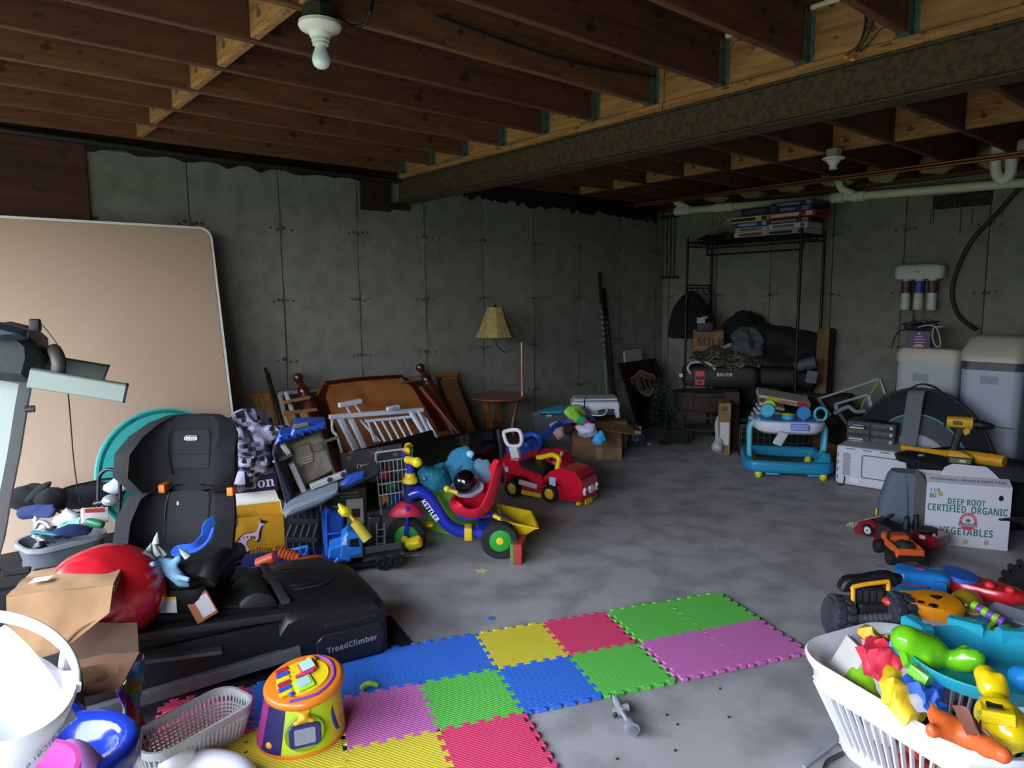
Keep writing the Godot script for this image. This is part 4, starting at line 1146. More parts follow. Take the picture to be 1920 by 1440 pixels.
func trike() -> void:
	var t := T("tricycle","blue and red child's tricycle with a yellow hopper and green wheel discs","tricycle",Vector3(2.344,0,-2.914),-0.607)
	var blue := M("#1f2fb0",0.25,0.0,"",1,"",0,{"coat":0.4})
	var red := M("#d01c3a",0.3)
	var yel := pl("#e8c81e")
	var blk := M("#17171a",0.6)
	var tb := sp([Vector3(-0.481,0.315,0),Vector3(-0.431,0.331,0),Vector3(-0.382,0.305,0),Vector3(-0.337,0.228,0),Vector3(-0.286,0.15,0),Vector3(-0.231,0.108,0),Vector3(-0.157,0.09,0),Vector3(-0.023,0.084,0)])
	P(t,"main_tube",tube(tb,0.034,14),blue)
	var l := txt(t,"KETTLER",0.026,M("#e9e9ee",0.4),Vector3(-0.369,0.234,0.036),Vector3(0,0,-57))
	P(t,"head_tube",rod(Vector3(-0.476,0.384,0),Vector3(-0.491,0.264,0),0.03,14),M("#1a2568",0.3))
	P(t,"collar",lathe([Vector2(0.03,-0.03),Vector2(0.042,-0.022),Vector2(0.04,0.0),Vector2(0.03,0.01),Vector2(0.028,0.03),Vector2(0.02,0.032)],18),yel,Vector3(-0.476,0.408,0))
	P(t,"steering_stem",rod(Vector3(-0.476,0.384,0),Vector3(-0.471,0.494,0),0.02,12),blue)
	P(t,"handlebar",tube(sp([Vector3(-0.504,0.518,-0.19),Vector3(-0.518,0.516,-0.12),Vector3(-0.476,0.494,0),Vector3(-0.476,0.53,0.1),Vector3(-0.454,0.545,0.19)]),0.014,10),blue)
	for q in [[Vector3(-0.501,0.529,-0.14),Vector3(-0.493,0.534,-0.23)],[Vector3(-0.481,0.536,0.1),Vector3(-0.425,0.553,0.24)]]:
		P(t,"grip",rod(q[0],q[1],0.021,14),yel)
		P(t,"grip_end",ball(0.027,0.027,0.027,14),yel,q[1])
	P(t,"fork",rod(Vector3(-0.489,0.263,0.045),Vector3(-0.504,0.101,0.045),0.012,10),blue)
	P(t,"fork",rod(Vector3(-0.494,0.235,-0.045),Vector3(-0.51,0.07,-0.045),0.012,10),blue)
	P(t,"fender",loft([rh(el(0.19,0.12,24),0.0),rh(el(0.17,0.12,24),0.025),rh(el(0.12,0.1,24),0.05),rh(el(0.07,0.07,24),0.068),rh(el(0.045,0.045,24),0.075)],true,true,60),M("#c92b46",0.4),Vector3(-0.504,0.207,0))
	wheel(t,Vector3(-0.505,0.079,0),0.112,0.055,"#1b1b1d","#2e9a3c","#22242a")
	var cr := Vector3(-0.511,0.08,0)
	P(t,"crank",tube(sp([cr+Vector3(0.012,-0.004,0.05),cr+Vector3(0.02,-0.01,0.08),cr+Vector3(0.05,-0.03,0.09),cr+Vector3(0.06,-0.035,0.13)]),0.006,8),metal("#8a8a8c"))
	P(t,"crank_hub",cyl(0.018,0.1,14),yel,cr,Vector3(90,0,0))
	P(t,"pedal",bx(0.09,0.055,0.06,0.012),yel,Vector3(-0.457,0.091,0.14),Vector3(35,0,25))
	P(t,"pedal",bx(0.08,0.03,0.06,0.01),yel,Vector3(-0.397,0.099,-0.13))
	# seat: a bucket swept along its side curve
	var us := PackedVector2Array([Vector2(-0.13,0.05),Vector2(-0.105,0.012),Vector2(-0.05,-0.004),Vector2(0.05,-0.004),Vector2(0.105,0.012),Vector2(0.13,0.05),Vector2(0.137,0.045),Vector2(0.115,-0.004),Vector2(0.055,-0.026),Vector2(-0.055,-0.026),Vector2(-0.115,-0.004),Vector2(-0.137,0.045)])
	P(t,"seat",tube(sp([Vector3(-0.248,0.277,0),Vector3(-0.208,0.232,0),Vector3(-0.14,0.212,0),Vector3(-0.072,0.234,0),Vector3(-0.03,0.305,0),Vector3(-0.005,0.389,0),Vector3(0.02,0.485,0)]),[0.7,0.85,0.95,1.0,1.0,1.0,1.0,1.0,1.0,1.0,1.0,1.0,1.02,1.04,1.06,1.06,1.06,1.06,1.04,1.02,1.0,0.98,0.96,0.94,0.92,0.9,0.88,0.86,0.84,0.82,0.8,0.77,0.74,0.7,0.65,0.55,0.4],12,false,us,Vector3(-0.2,1,0)),red)
	P(t,"seat_knob",cyl(0.01,0.01,10),M("#8f1228",0.5),Vector3(-0.146,0.228,0.09),Vector3(90,0,0))
	P(t,"seat_rail",tube(sp([Vector3(-0.227,0.213,0.07),Vector3(-0.158,0.192,0.07),Vector3(-0.027,0.205,0.07),Vector3(0.041,0.185,0.07),Vector3(0.049,0.145,0.07)]),0.011,8),blue)
	P(t,"seat_rail",tube(sp([Vector3(-0.226,0.168,-0.07),Vector3(-0.154,0.147,-0.07),Vector3(-0.018,0.16,-0.07),Vector3(0.052,0.139,-0.07),Vector3(0.061,0.098,-0.07)]),0.011,8),blue)
	P(t,"clamp",bx(0.045,0.075,0.09,0.006),yel,Vector3(-0.163,0.09,0))
	P(t,"rear_block",bx(0.13,0.06,0.16,0.01),blue,Vector3(-0.053,0.101,0))
	P(t,"rear_axle",rod(Vector3(0.027,-0.032,-0.2),Vector3(-0.002,0.111,0.2),0.009,8),metal("#777779"))
	wheel(t,Vector3(-0.002,0.108,0.19),0.1,0.06,"#1b1b1d","#2f9c3c","#e8c81e")
	wheel(t,Vector3(0.026,-0.029,-0.19),0.1,0.06,"#1b1b1d","#2f9c3c","#e8c81e")
	# tipping hopper
	var hp := P(t,"hopper",loft([rh(rr(0.09,0.18,0.01,2),0.0,Vector2(-0.01,0)),rh(rr(0.2,0.3,0.015,2),0.1,Vector2(0.01,0)),rh(rr(0.215,0.315,0.015,2),0.1,Vector2(0.01,0)),rh(rr(0.215,0.315,0.015,2),0.108,Vector2(0.01,0)),rh(rr(0.19,0.29,0.013,2),0.108,Vector2(0.01,0)),rh(rr(0.08,0.17,0.01,2),0.008,Vector2(-0.01,0))],true,true,35),yel,Vector3(0.076,0.074,0),Vector3(0,0,-14))
	P(t,"hopper_arm",bar(Vector3(-0.027,0.211,0.08),Vector3(0.087,0.153,0.1),0.04,0.02),yel)
	T1("striped_book","red, yellow and green striped book standing behind the tricycle's rear wheel","book",bx(0.045,0.11,0.16,0.003),M("#9c2a2a",0.6),Vector3(2.315,0.055,-2.688),Vector3(0,-50,0))
	T1("striped_book","green and yellow thin book next to the red striped one behind the tricycle","book",bx(0.02,0.105,0.15,0.002),M("#5c7f2e",0.6),Vector3(2.295,0.053,-2.712),Vector3(0,-50,0))
	T1("paper_star","small yellow paper star lying on the floor near the tricycle","paper star",ext(PackedVector2Array([Vector2(0,0.035),Vector2(0.009,0.012),Vector2(0.034,0.01),Vector2(0.014,-0.006),Vector2(0.021,-0.03),Vector2(0,-0.016),Vector2(-0.021,-0.03),Vector2(-0.014,-0.006),Vector2(-0.034,0.01),Vector2(-0.009,0.012)]),0.002,0.0),M("#d9d37e",0.7),Vector3(2.062,0.002,-2.696),Vector3(-90,0,20))
	T1("lid_disc","small grey plastic lid on the floor under the tricycle's far pedal","lid",cyl(0.02,0.004,18,0.001),M("#4f4f50",0.5),Vector3(2.083,0.002,-3.193))
	T1("paddle_stick","white flat stick on the floor beside the tricycle's front wheel","stick",bx(0.16,0.008,0.02),M("#c9c9c9",0.6),Vector3(1.87,0.005,-3.13),Vector3(0,-30,0))
func fire_engine() -> void:
	var t := T("ride_on_fire_engine","red ride-on fire engine with yellow wheels, a white push handle and a smiling front","ride-on toy",Vector3(3.04,0,-3.601),-1.292)
	var red := M("#c8102e",0.3,0.0,"",1,"",0,{"coat":0.3})
	var yel := pl("#e5c21c")
	var w := 0.25
	P(t,"chassis",ext(PackedVector2Array([Vector2(-0.09,0.025),Vector2(-0.076,0.104),Vector2(0.479,0.136),Vector2(0.531,0.108),Vector2(0.531,0.036),Vector2(0.378,0.03),Vector2(0.168,0.041)]),w - 0.02,0.01),M("#a80d26",0.4),Vector3(0,0,-w/2))
	P(t,"running_board",bar(Vector3(0.072,0.049,0),Vector3(0.232,0.044,0),0.012,0.03),yel)
	P(t,"rear_body",ext(PackedVector2Array([Vector2(-0.095,0.051),Vector2(-0.079,0.219),Vector2(-0.042,0.258),Vector2(0.029,0.256),Vector2(0.06,0.207),Vector2(0.22,0.18),Vector2(0.245,0.09),Vector2(0.211,0.07),Vector2(0.159,0.126),Vector2(0.103,0.145),Vector2(-0.03,0.145),Vector2(-0.054,0.046)]),w,0.02),red,Vector3(0,0,-w/2))
	P(t,"cab",ext(PackedVector2Array([Vector2(0.219,0.098),Vector2(0.245,0.176),Vector2(0.295,0.223),Vector2(0.378,0.249),Vector2(0.479,0.241),Vector2(0.531,0.18),Vector2(0.547,0.111),Vector2(0.539,0.074),Vector2(0.427,0.038),Vector2(0.386,0.123),Vector2(0.316,0.16),Vector2(0.253,0.14)]),w,0.02),red,Vector3(0,0,-w/2))
	P(t,"seat_pad",ext(PackedVector2Array([Vector2(0.006,0.184),Vector2(0.029,0.248),Vector2(0.104,0.243),Vector2(0.228,0.207),Vector2(0.224,0.169),Vector2(0.125,0.163)]),w - 0.05,0.02),M("#151517",0.5),Vector3(0,0,-w/2))
	P(t,"bumper",bx(0.03,0.028,w+0.02,0.008),yel,Vector3(0.514,0.034,-0.01)+Vector3(0,0.0,-w/2+0.01))
	P(t,"licence_plate",bx(0.01,0.04,0.1,0.004),yel,Vector3(0.519,0.038,0)+Vector3(0.02,-0.005,-w/2+0.02))
	P(t,"front_panel",bx(0.014,0.06,w*0.86,0.006),M("#5c2a12",0.5),Vector3(0.515,0.178,0)+Vector3(0.004,0.0,-w/2))
	P(t,"grille",ext(rr(0.07,0.05,0.02),0.02,0.005),M("#e9e3e6",0.4),Vector3(0.539,0.099,0)+Vector3(0.008,0.012,-w/2),Vector3(0,90,0))
	for s in [-1,1]:
		var e := P(t,"headlamp_eye",ball(0.012,0.028,0.024,14),M("#e9e9f0",0.3),Vector3(0.539,0.099,0)+Vector3(0.006,0.012,-w/2+s*0.085))
		P(e,"iris",ball(0.006,0.014,0.013,10),M("#2d4a9c",0.3),Vector3(0.009,-0.003,0))
	P(t,"side_window",ext(rr(0.05,0.06,0.006),0.006,0.002),M("#a9cbe6",0.3),Vector3(0.321,0.158,0.002))
	P(t,"side_decal",ext(rr(0.15,0.035,0.006),0.005,0.001),M("#b9b3b5",0.5),Vector3(0.126,0.111,0.002),Vector3(0,0,-6))
	P(t,"rear_window",ext(rr(0.03,0.035,0.006),0.006,0.002),M("#a9cbe6",0.3),Vector3(-0.051,0.192,0.002))
	wheel(t,Vector3(0.001,0.065,0),0.062,0.05,"#131315","#d9b81c","#e5c21c")
	wheel(t,Vector3(0.304,0.073,0),0.062,0.05,"#131315","#d9b81c","#e5c21c")
	wheel(t,Vector3(0.001,0.065,0)+Vector3(0,0,-w),0.062,0.05,"#131315","#d9b81c")
	wheel(t,Vector3(0.304,0.073,0)+Vector3(0,0,-w),0.062,0.05,"#131315","#d9b81c")
	P(t,"push_handle",tube(sp([Vector3(-0.131,0.438,-0.12),Vector3(-0.049,0.454,-0.12),Vector3(-0.012,0.434,-0.12),Vector3(-0.004,0.374,-0.12),Vector3(-0.031,0.34,-0.12),Vector3(-0.105,0.332,-0.12),Vector3(-0.141,0.367,-0.12),Vector3(-0.155,0.42,-0.12)],5,true),0.014,10,true),M("#dddcdc",0.4))
	P(t,"handle_post",bar(Vector3(-0.072,0.327,-0.12),Vector3(-0.041,0.226,-0.12),0.07,0.035,Vector3(0,0,1)),M("#d6d5d5",0.4))
	P(t,"steering_handle",tube(sp([Vector3(0.079,0.252,-0.2),Vector3(0.154,0.273,-0.18),Vector3(0.244,0.305,-0.13),Vector3(0.312,0.293,-0.1),Vector3(0.304,0.248,-0.1),Vector3(0.3,0.217,-0.1)]),0.018,12),yel)
	P(t,"steering_column",cyl(0.02,0.03,12),M("#22306e",0.4),Vector3(0.294,0.229,-0.11))
	# second ride-on behind: a red car with a blue seat (plain shell)
	t = T("ride_on_car","red ride-on car with a blue seat and blue handlebar behind the fire engine","ride-on toy",Vector3(3.401,0,-3.79),-1.2)
	P(t,"body",body([[Vector3(-0.22,0.17,0.0),Vector3(-0.05,0.15,0.0),0.09,0.09],[Vector3(0.02,0.16,0),Vector3(0.2,0.16,0),0.1,0.13],[Vector3(-0.2,0.12,-0.06),Vector3(0.22,0.1,-0.06),0.08,0.08],[Vector3(-0.2,0.12,0.06),Vector3(0.22,0.1,0.06),0.08,0.08]],0.014,0.04),M("#c01a2c",0.35))
	P(t,"seat",ball(0.13,0.05,0.09,18),M("#2a55b5",0.4),Vector3(-0.12,0.245,0))
	for k in 3:
		P(t,"moulded_line",tube(sp([Vector3(0.08+k*0.06,0.22,-0.13),Vector3(0.1+k*0.07,0.3 - 0.01*k,0.0),Vector3(0.08+k*0.06,0.22,0.13)]),0.004,5),M("#1a0d10",0.6))
	P(t,"lamp_patch",ball(0.012,0.03,0.035,12),M("#d8cfd2",0.4),Vector3(0.26,0.25,0.05))
	P(t,"handlebar",tube(sp([Vector3(0.02,0.3,-0.16),Vector3(0.03,0.33,-0.06),Vector3(0.04,0.26,0.0),Vector3(0.03,0.33,0.06),Vector3(0.02,0.32,0.16)]),0.02,10),M("#2456c8",0.35))
	for q in [[-0.17,-0.11],[0.17,-0.11],[-0.17,0.11],[0.17,0.11]]:wheel(t,Vector3(q[0],0.06,q[1]),0.06,0.04,"#131315","#303036")
func turned_post(h:float) -> ArrayMesh:
	return lathe([Vector2(0.0,h),Vector2(0.018,h - 0.004),Vector2(0.03,h - 0.022),Vector2(0.031,h - 0.035),Vector2(0.022,h - 0.056),Vector2(0.012,h - 0.064),Vector2(0.02,h - 0.07),Vector2(0.02,h - 0.078),Vector2(0.012,h - 0.084),Vector2(0.028,h - 0.12),Vector2(0.036,h - 0.15),Vector2(0.03,h - 0.175),Vector2(0.02,h - 0.19),Vector2(0.034,h - 0.2),Vector2(0.034,h - 0.21),Vector2(0.026,h - 0.22),Vector2(0.036,h - 0.24),Vector2(0.034,h - 0.5),Vector2(0.034,0.0)],20)
func headboards() -> void:
	var dkw := M("#4a1a10",0.3,0.0,"woodv",2.0,"",0,{"coat":0.3})
	var tan := M("#a0612f",0.6,0.0,"soft",1.2)
	# pale crib ends against the wall
	var pine := M("#a9773f",0.6,0.0,"woodv",1.5)
	var t := T("crib_end","pale pine crib end with a round top rail leaning on the back wall","crib end",Vector3(2.57,0.0,-4.66))
	t.rotation_degrees.x = -15
	P(t,"top_rail",rod(Vector3(-0.88,0.74,0),Vector3(0.9,0.76,0),0.02,12),pine)
	P(t,"post",bx(0.14,0.72,0.03),pine,Vector3(-0.8,0.37,0))
	P(t,"post",bx(0.14,0.72,0.03),pine,Vector3(0.82,0.38,0))
	for k in 5:P(t,"slat",bx(0.07,0.66,0.012),pine,Vector3(-0.62+k*0.3,0.38,0))
	P(t,"lower_rail",bx(1.6,0.08,0.025),pine,Vector3(0,0.1,0))
	# dark headboard
	t = T("headboard","dark cherry wood headboard with two turned ball-top posts and a tan back, leaning far over","headboard",Vector3(2.02,0,-4.03))
	t.rotation_degrees.x = -44
	for x in [0.0,1.04]:P(t,"post",turned_post(1.15),dkw,Vector3(x,0,0.03)).scale = Vector3(1.25,1,1.25)
	var arch := PackedVector2Array()
	for i in 21:
		var u := i/20.0
		arch.append(Vector2(0.03+0.98*u,0.92+(0.14 if u > 0.16 and u < 0.84 else 0.14*(0.5 - 0.5*cos(minf(u,1.0 - u)/0.16*PI)))))
	arch.append(Vector2(1.01,0.25)); arch.append(Vector2(0.03,0.25))
	P(t,"panel",ext(arch,0.02,0.003),tan,Vector3(0,0,0))
	P(t,"top_rail",tube(sp([Vector3(0.2,1.06,0.0),Vector3(0.5,1.07,0),Vector3(0.85,1.06,0.0)]),1.0,6,false,rr(0.04,0.035,0.008,2)),dkw)
	P(t,"side_scroll",ext(PackedVector2Array([Vector2(0.03,0.5),Vector2(0.03,0.94),Vector2(0.1,0.96),Vector2(0.17,1.05),Vector2(0.22,1.05),Vector2(0.15,0.93),Vector2(0.12,0.5)]),0.03,0.005),dkw)
	P(t,"side_scroll",ext(PackedVector2Array([Vector2(1.01,0.5),Vector2(1.01,0.94),Vector2(0.94,0.96),Vector2(0.87,1.05),Vector2(0.82,1.05),Vector2(0.89,0.93),Vector2(0.92,0.5)]),0.03,0.005),dkw)
	# second board edge with red-brown side rail in front of it
	T1("bed_rail","long reddish bed rail leaning beside the right turned post","bed rail",bar(Vector3(2.945,0.696,-4.6),Vector3(3.087,0.322,-4.25),0.05,0.025),M("#7c2f14",0.35,0.0,"woodv",2.0))
	T1("wooden_plank","flat tan plank leaning at the end of the headboard pile near the lamp table","board",bar(Vector3(3.285,0.713,-4.72),Vector3(3.323,0.216,-4.45),0.16,0.02),M("#7b5330",0.7,0.0,"woodv",1.4))
	# metal rods at the left
	T1("curtain_rod","dark metal rod leaning on the wall left of the headboard, the longer one","rod",rod(Vector3(1.793,0.911,-4.8),Vector3(1.75,0.54,-4.5),0.012,8),metal("#5f4f3c"))
	T1("curtain_rod","dark metal rod leaning beside the longer rod left of the headboard","rod",rod(Vector3(1.802,0.874,-4.78),Vector3(1.768,0.541,-4.48),0.012,8),metal("#4a3f30"))
	# white metal bed frame piece and slats
	t = T("bed_frame_corner","white metal bed frame corner standing behind the left turned post","bed frame",Vector3(1.894,0.711,-4.82))
	var g := t.position
	for q in [[Vector3(1.891,0.719,-4.82),Vector3(1.901,0.491,-4.72)],[Vector3(1.891,0.719,-4.82),Vector3(2.267,0.713,-4.84)],[Vector3(1.886,0.739,-4.7),Vector3(1.891,0.553,-4.55)]]:
		P(t,"frame_bar",bar(q[0] - g,q[1] - g,0.025,0.025),M("#a9adb0",0.4))
	t = T("slat_base","small pine slatted panel between the rods and the left turned post","slatted panel",Vector3(1.773,0.628,-4.5))
	g = t.position
	P(t,"slat",bar(Vector3(1.78,0.627,-4.5) - g,Vector3(2.015,0.627,-4.5) - g,0.035,0.02),pine)
	P(t,"slat",bar(Vector3(1.816,0.612,-4.5) - g,Vector3(1.809,0.547,-4.4) - g,0.05,0.02),pine)
	P(t,"slat",bar(Vector3(1.922,0.622,-4.5) - g,Vector3(1.913,0.552,-4.4) - g,0.05,0.02),pine)
	P(t,"slat",bar(Vector3(1.823,0.684,-4.6) - g,Vector3(2.016,0.702,-4.6) - g,0.035,0.02),pine)
	t = T("metal_bracket","bright metal shelf bracket between the headboard and its right post","bracket",Vector3(2.862,0.749,-4.7))
	g = t.position
	P(t,"arm",bar(Vector3(2.822,0.727,-4.7) - g,Vector3(3.124,0.745,-4.7) - g,0.04,0.006),metal("#9aa4ab"))
	P(t,"arm",bar(Vector3(3.111,0.766,-4.68) - g,Vector3(3.095,0.639,-4.6) - g,0.035,0.006),metal("#aab4bb"))
	# white baby gate
	var z0 := -4.12
	t = T("baby_gate","white metal baby gate lying against the tan headboard panel","baby gate",Vector3(2.01,0.668,-4.1))
	g = t.position
	var wh := M("#bcc4ce",0.4)
	P(t,"top_bar",bar(Vector3(1.974,0.617,-4.2) - g,Vector3(2.629,0.606,-4.1) - g,0.04,0.03),wh)
	for q in [[Vector3(2.042,0.606,-4.2),Vector3(2.055,0.413,-4),0.04],[Vector3(2.116,0.601,-4.2),Vector3(2.116,0.415,-4),0.035],[Vector3(2.533,0.602,-4.1),Vector3(2.554,0.447,-3.95),0.03],[Vector3(2.589,0.603,-4.1),Vector3(2.589,0.45,-3.95),0.022]]:
		P(t,"upright",bar(q[0] - g,q[1] - g,q[2],0.025),wh)
	for q in [[Vector3(2.197,0.569,-4.2),Vector3(2.227,0.448,-4)],[Vector3(2.242,0.571,-4.2),Vector3(2.203,0.452,-4)],[Vector3(2.275,0.559,-4.15),Vector3(2.267,0.443,-4)],[Vector3(2.332,0.556,-4.15),Vector3(2.324,0.442,-4)],[Vector3(2.39,0.552,-4.15),Vector3(2.377,0.442,-4)],[Vector3(2.445,0.553,-4.15),Vector3(2.432,0.442,-4)],[Vector3(2.487,0.56,-4.12),Vector3(2.474,0.446,-3.98)],[Vector3(2.243,0.559,-4.18),Vector3(2.188,0.454,-4)]]:
		P(t,"bar",rod(q[0] - g,q[1] - g,0.008,8),wh)
	P(t,"latch_rail",rod(Vector3(2.218,0.562,-4.18) - g,Vector3(2.531,0.565,-4.1) - g,0.012,10),wh)
	P(t,"latch",ext(rr(0.1,0.03,0.012),0.03,0.006),wh,Vector3(2.382,0.647,-4.08) - g,Vector3(0,0,4))
	P(t,"badge",ext(el(0.035,0.014,16),0.004,0.001),M("#5b9bd0",0.4),Vector3(2.378,0.65,-4.06) - g,Vector3(0,0,4))
	for q in [[Vector3(1.993,0.604,-4.2),Vector3(1.946,0.543,-4.1),Vector3(1.956,0.5,-4.05),Vector3(1.932,0.312,-3.9)],[Vector3(2.598,0.583,-4.1),Vector3(2.631,0.54,-4.05),Vector3(2.615,0.518,-4),Vector3(2.616,0.439,-3.9)]]:
		P(t,"wall_arm",tube(sp([q[0] - g,q[1] - g,q[2] - g,q[3] - g]),0.01,8),wh)
	P(t,"foot_plate",bar(Vector3(2.046,0.688,-4.2) - g,Vector3(2.202,0.7,-4.2) - g,0.04,0.03),wh)
	for q in [[Vector3(2.092,0.683,-4.2),Vector3(2.135,0.606,-4.2)],[Vector3(2.158,0.686,-4.2),Vector3(2.211,0.604,-4.2)]]:P(t,"foot_stem",rod(q[0] - g,q[1] - g,0.009,8),wh)
	# dark television panels lying against the pile
	var tvm := M("#060608",0.12,0.0,"",1,"",0,{"coat":0.6})
	t = T("television","flat black television leaning behind the green bucket","television",Vector3(2.65,0,-3.97))
	t.rotation_degrees.x = -9
	P(t,"casing",bx(1.26,0.4,0.05,0.008),M("#0b0b0d",0.4),Vector3(0,0.215,0))
	P(t,"screen",bx(1.22,0.36,0.01,0.002),tvm,Vector3(0,0.22,0.024))
	P(t,"stand_foot",tube(sp([Vector3(0.57,0.4,0.05),Vector3(0.58,0.28,0.05),Vector3(0.58,0.18,0.045)]),0.022,10),M("#2a2b2f",0.35))
	t = T("television","slim black television lying along the foot of the baby gate","television",Vector3(2.261,0.434,-3.9),-0.1)
	t.rotation_degrees.x = -20
	P(t,"casing",bx(0.62,0.06,0.04,0.006),M("#0b0b0d",0.4),Vector3(0.0,0,0),Vector3(0,0,7))
	t = T("game_box","black boxed poster set with painted flowers and script lettering behind the toy cart","box",Vector3(1.932,0.419,-3.554),-0.45)
	t.rotation_degrees.x = -14
	P(t,"box",bx(0.36,0.2,0.05,0.003),M("#14181a",0.5),Vector3.ZERO,Vector3(0,0,6))
	txt(t,"Organ",0.028,M("#d8d6cc",0.6),Vector3(-0.04,0.0,0.026),Vector3(0,0,6),false,"Droid Serif")
	var fl := RandomNumberGenerator.new()
	fl.seed = 4
	for i in 12:P(t,"printed_flower",ext(el(0.03,0.024,10),0.002,0.0),M(["#3f6f3c","#5c2a66","#8c2b3a","#2b5f8a"][i % 4],0.6),Vector3(fl.randf_range(-0.16,0.16),fl.randf_range(0.04,0.09) if i % 2 == 0 else fl.randf_range(-0.09,-0.04),0.026),Vector3(0,0,6))
func lamp_table() -> void:
	# half-round wooden table with a floor lamp built through its top
	var c := Vector3(3.685,0.55,-4.53)
	var wd := M("#7a4322",0.35,0.0,"wood",2.0,"",0,{"coat":0.3})
	var t := T("lamp_table","round wooden table with a built-in brass lamp pole and parchment shade","lamp table",Vector3(c.x,0,c.z),-0.6)
	P(t,"tabletop",lathe([Vector2(0,-0.012),Vector2(0.24,-0.012),Vector2(0.252,-0.004),Vector2(0.252,0.006),Vector2(0.24,0.012),Vector2(0,0.012)],40),wd,Vector3(0,0.55,0))
	for k in 3:
		var a := 0.4+k*TAU/3
		var d := Vector3(cos(a),0,sin(a))
		P(t,"leg",tube(sp([d*0.17+Vector3(0,0.54,0),d*0.14+Vector3(0,0.42,0),d*0.12+Vector3(0,0.28,0),d*0.19+Vector3(0,0.1,0),d*0.26+Vector3(0,0.005,0)]),[0.75,0.7,0.7,0.65,0.6,0.6,0.6,0.6,0.65,0.7,0.75,0.8,0.85,0.9,0.9,0.9,0.9,0.85,0.8,0.75,0.7,0.65,0.65,0.6,0.6],8,false,rr(0.03,0.1,0.008,2),Vector3(-d.z,0,d.x)),wd)
	P(t,"lower_shelf",cyl(0.11,0.018,24),wd,Vector3(0,0.24,0))
	var br := M("#9c7358",0.35,0.6)
	var lp := (Vector3(3.397,0.656,-3.938)) - t.position
	lp = Vector3(0.19,0.56,0.02)
	P(t,"lamp_pole",lathe([Vector2(0.016,0.0),Vector2(0.013,0.03),Vector2(0.012,0.28),Vector2(0.014,0.3),Vector2(0.012,0.32),Vector2(0.013,0.44),Vector2(0.009,0.455)],14),br,lp)
	var sh := Vector3(-0.03,1.06,0.0)
	P(t,"swing_arm",tube(sp([lp+Vector3(0,0.455,0),lp+Vector3(-0.05,0.455,0),Vector3(0.07,0.93,0),Vector3(0.0,0.965,0),Vector3(-0.03,1.02,0),Vector3(-0.03,1.09,0)]),0.006,8),M("#3b3226",0.4,0.6))
	var oct := []
	for q in [[0.175,0.0],[0.15,0.035],[0.095,0.17],[0.068,0.25]]:
		oct.append(rh(el(q[0]*2,q[0]*2,8),q[1]))
	for q in [[0.065,0.25],[0.092,0.17],[0.147,0.035],[0.172,0.0]]:
		oct.append(rh(el(q[0]*2,q[0]*2,8),q[1]))
	P(t,"lamp_shade",loft(oct,false,false,30,true),M("#a08a55",0.85,0.0,"soft",6.0,"",0,{"back":"#3a3018"}),sh)
	P(t,"finial",lathe([Vector2(0.02,0.0),Vector2(0.012,0.006),Vector2(0.016,0.012),Vector2(0.0,0.03)],10),M("#1d1813",0.5),sh+Vector3(0,0.245,0))
	P(t,"shade_ring",join([[rod(Vector3(-0.066,0,0),Vector3(0.066,0,0),0.003,6),tf(sh+Vector3(0,0.248,0))]]),M("#1d1813",0.5))
	T1("gold_ottoman","round gold-coloured woven stool in front of the lamp table","stool",lathe([Vector2(0.0,0.0),Vector2(0.18,0.0),Vector2(0.21,0.05),Vector2(0.215,0.14),Vector2(0.2,0.2),Vector2(0.16,0.225),Vector2(0.0,0.235)],32),M("#7d6b34",0.7,0.0,"concf",9.0,"weave",0.3),Vector3(3.724,0,-4.507))
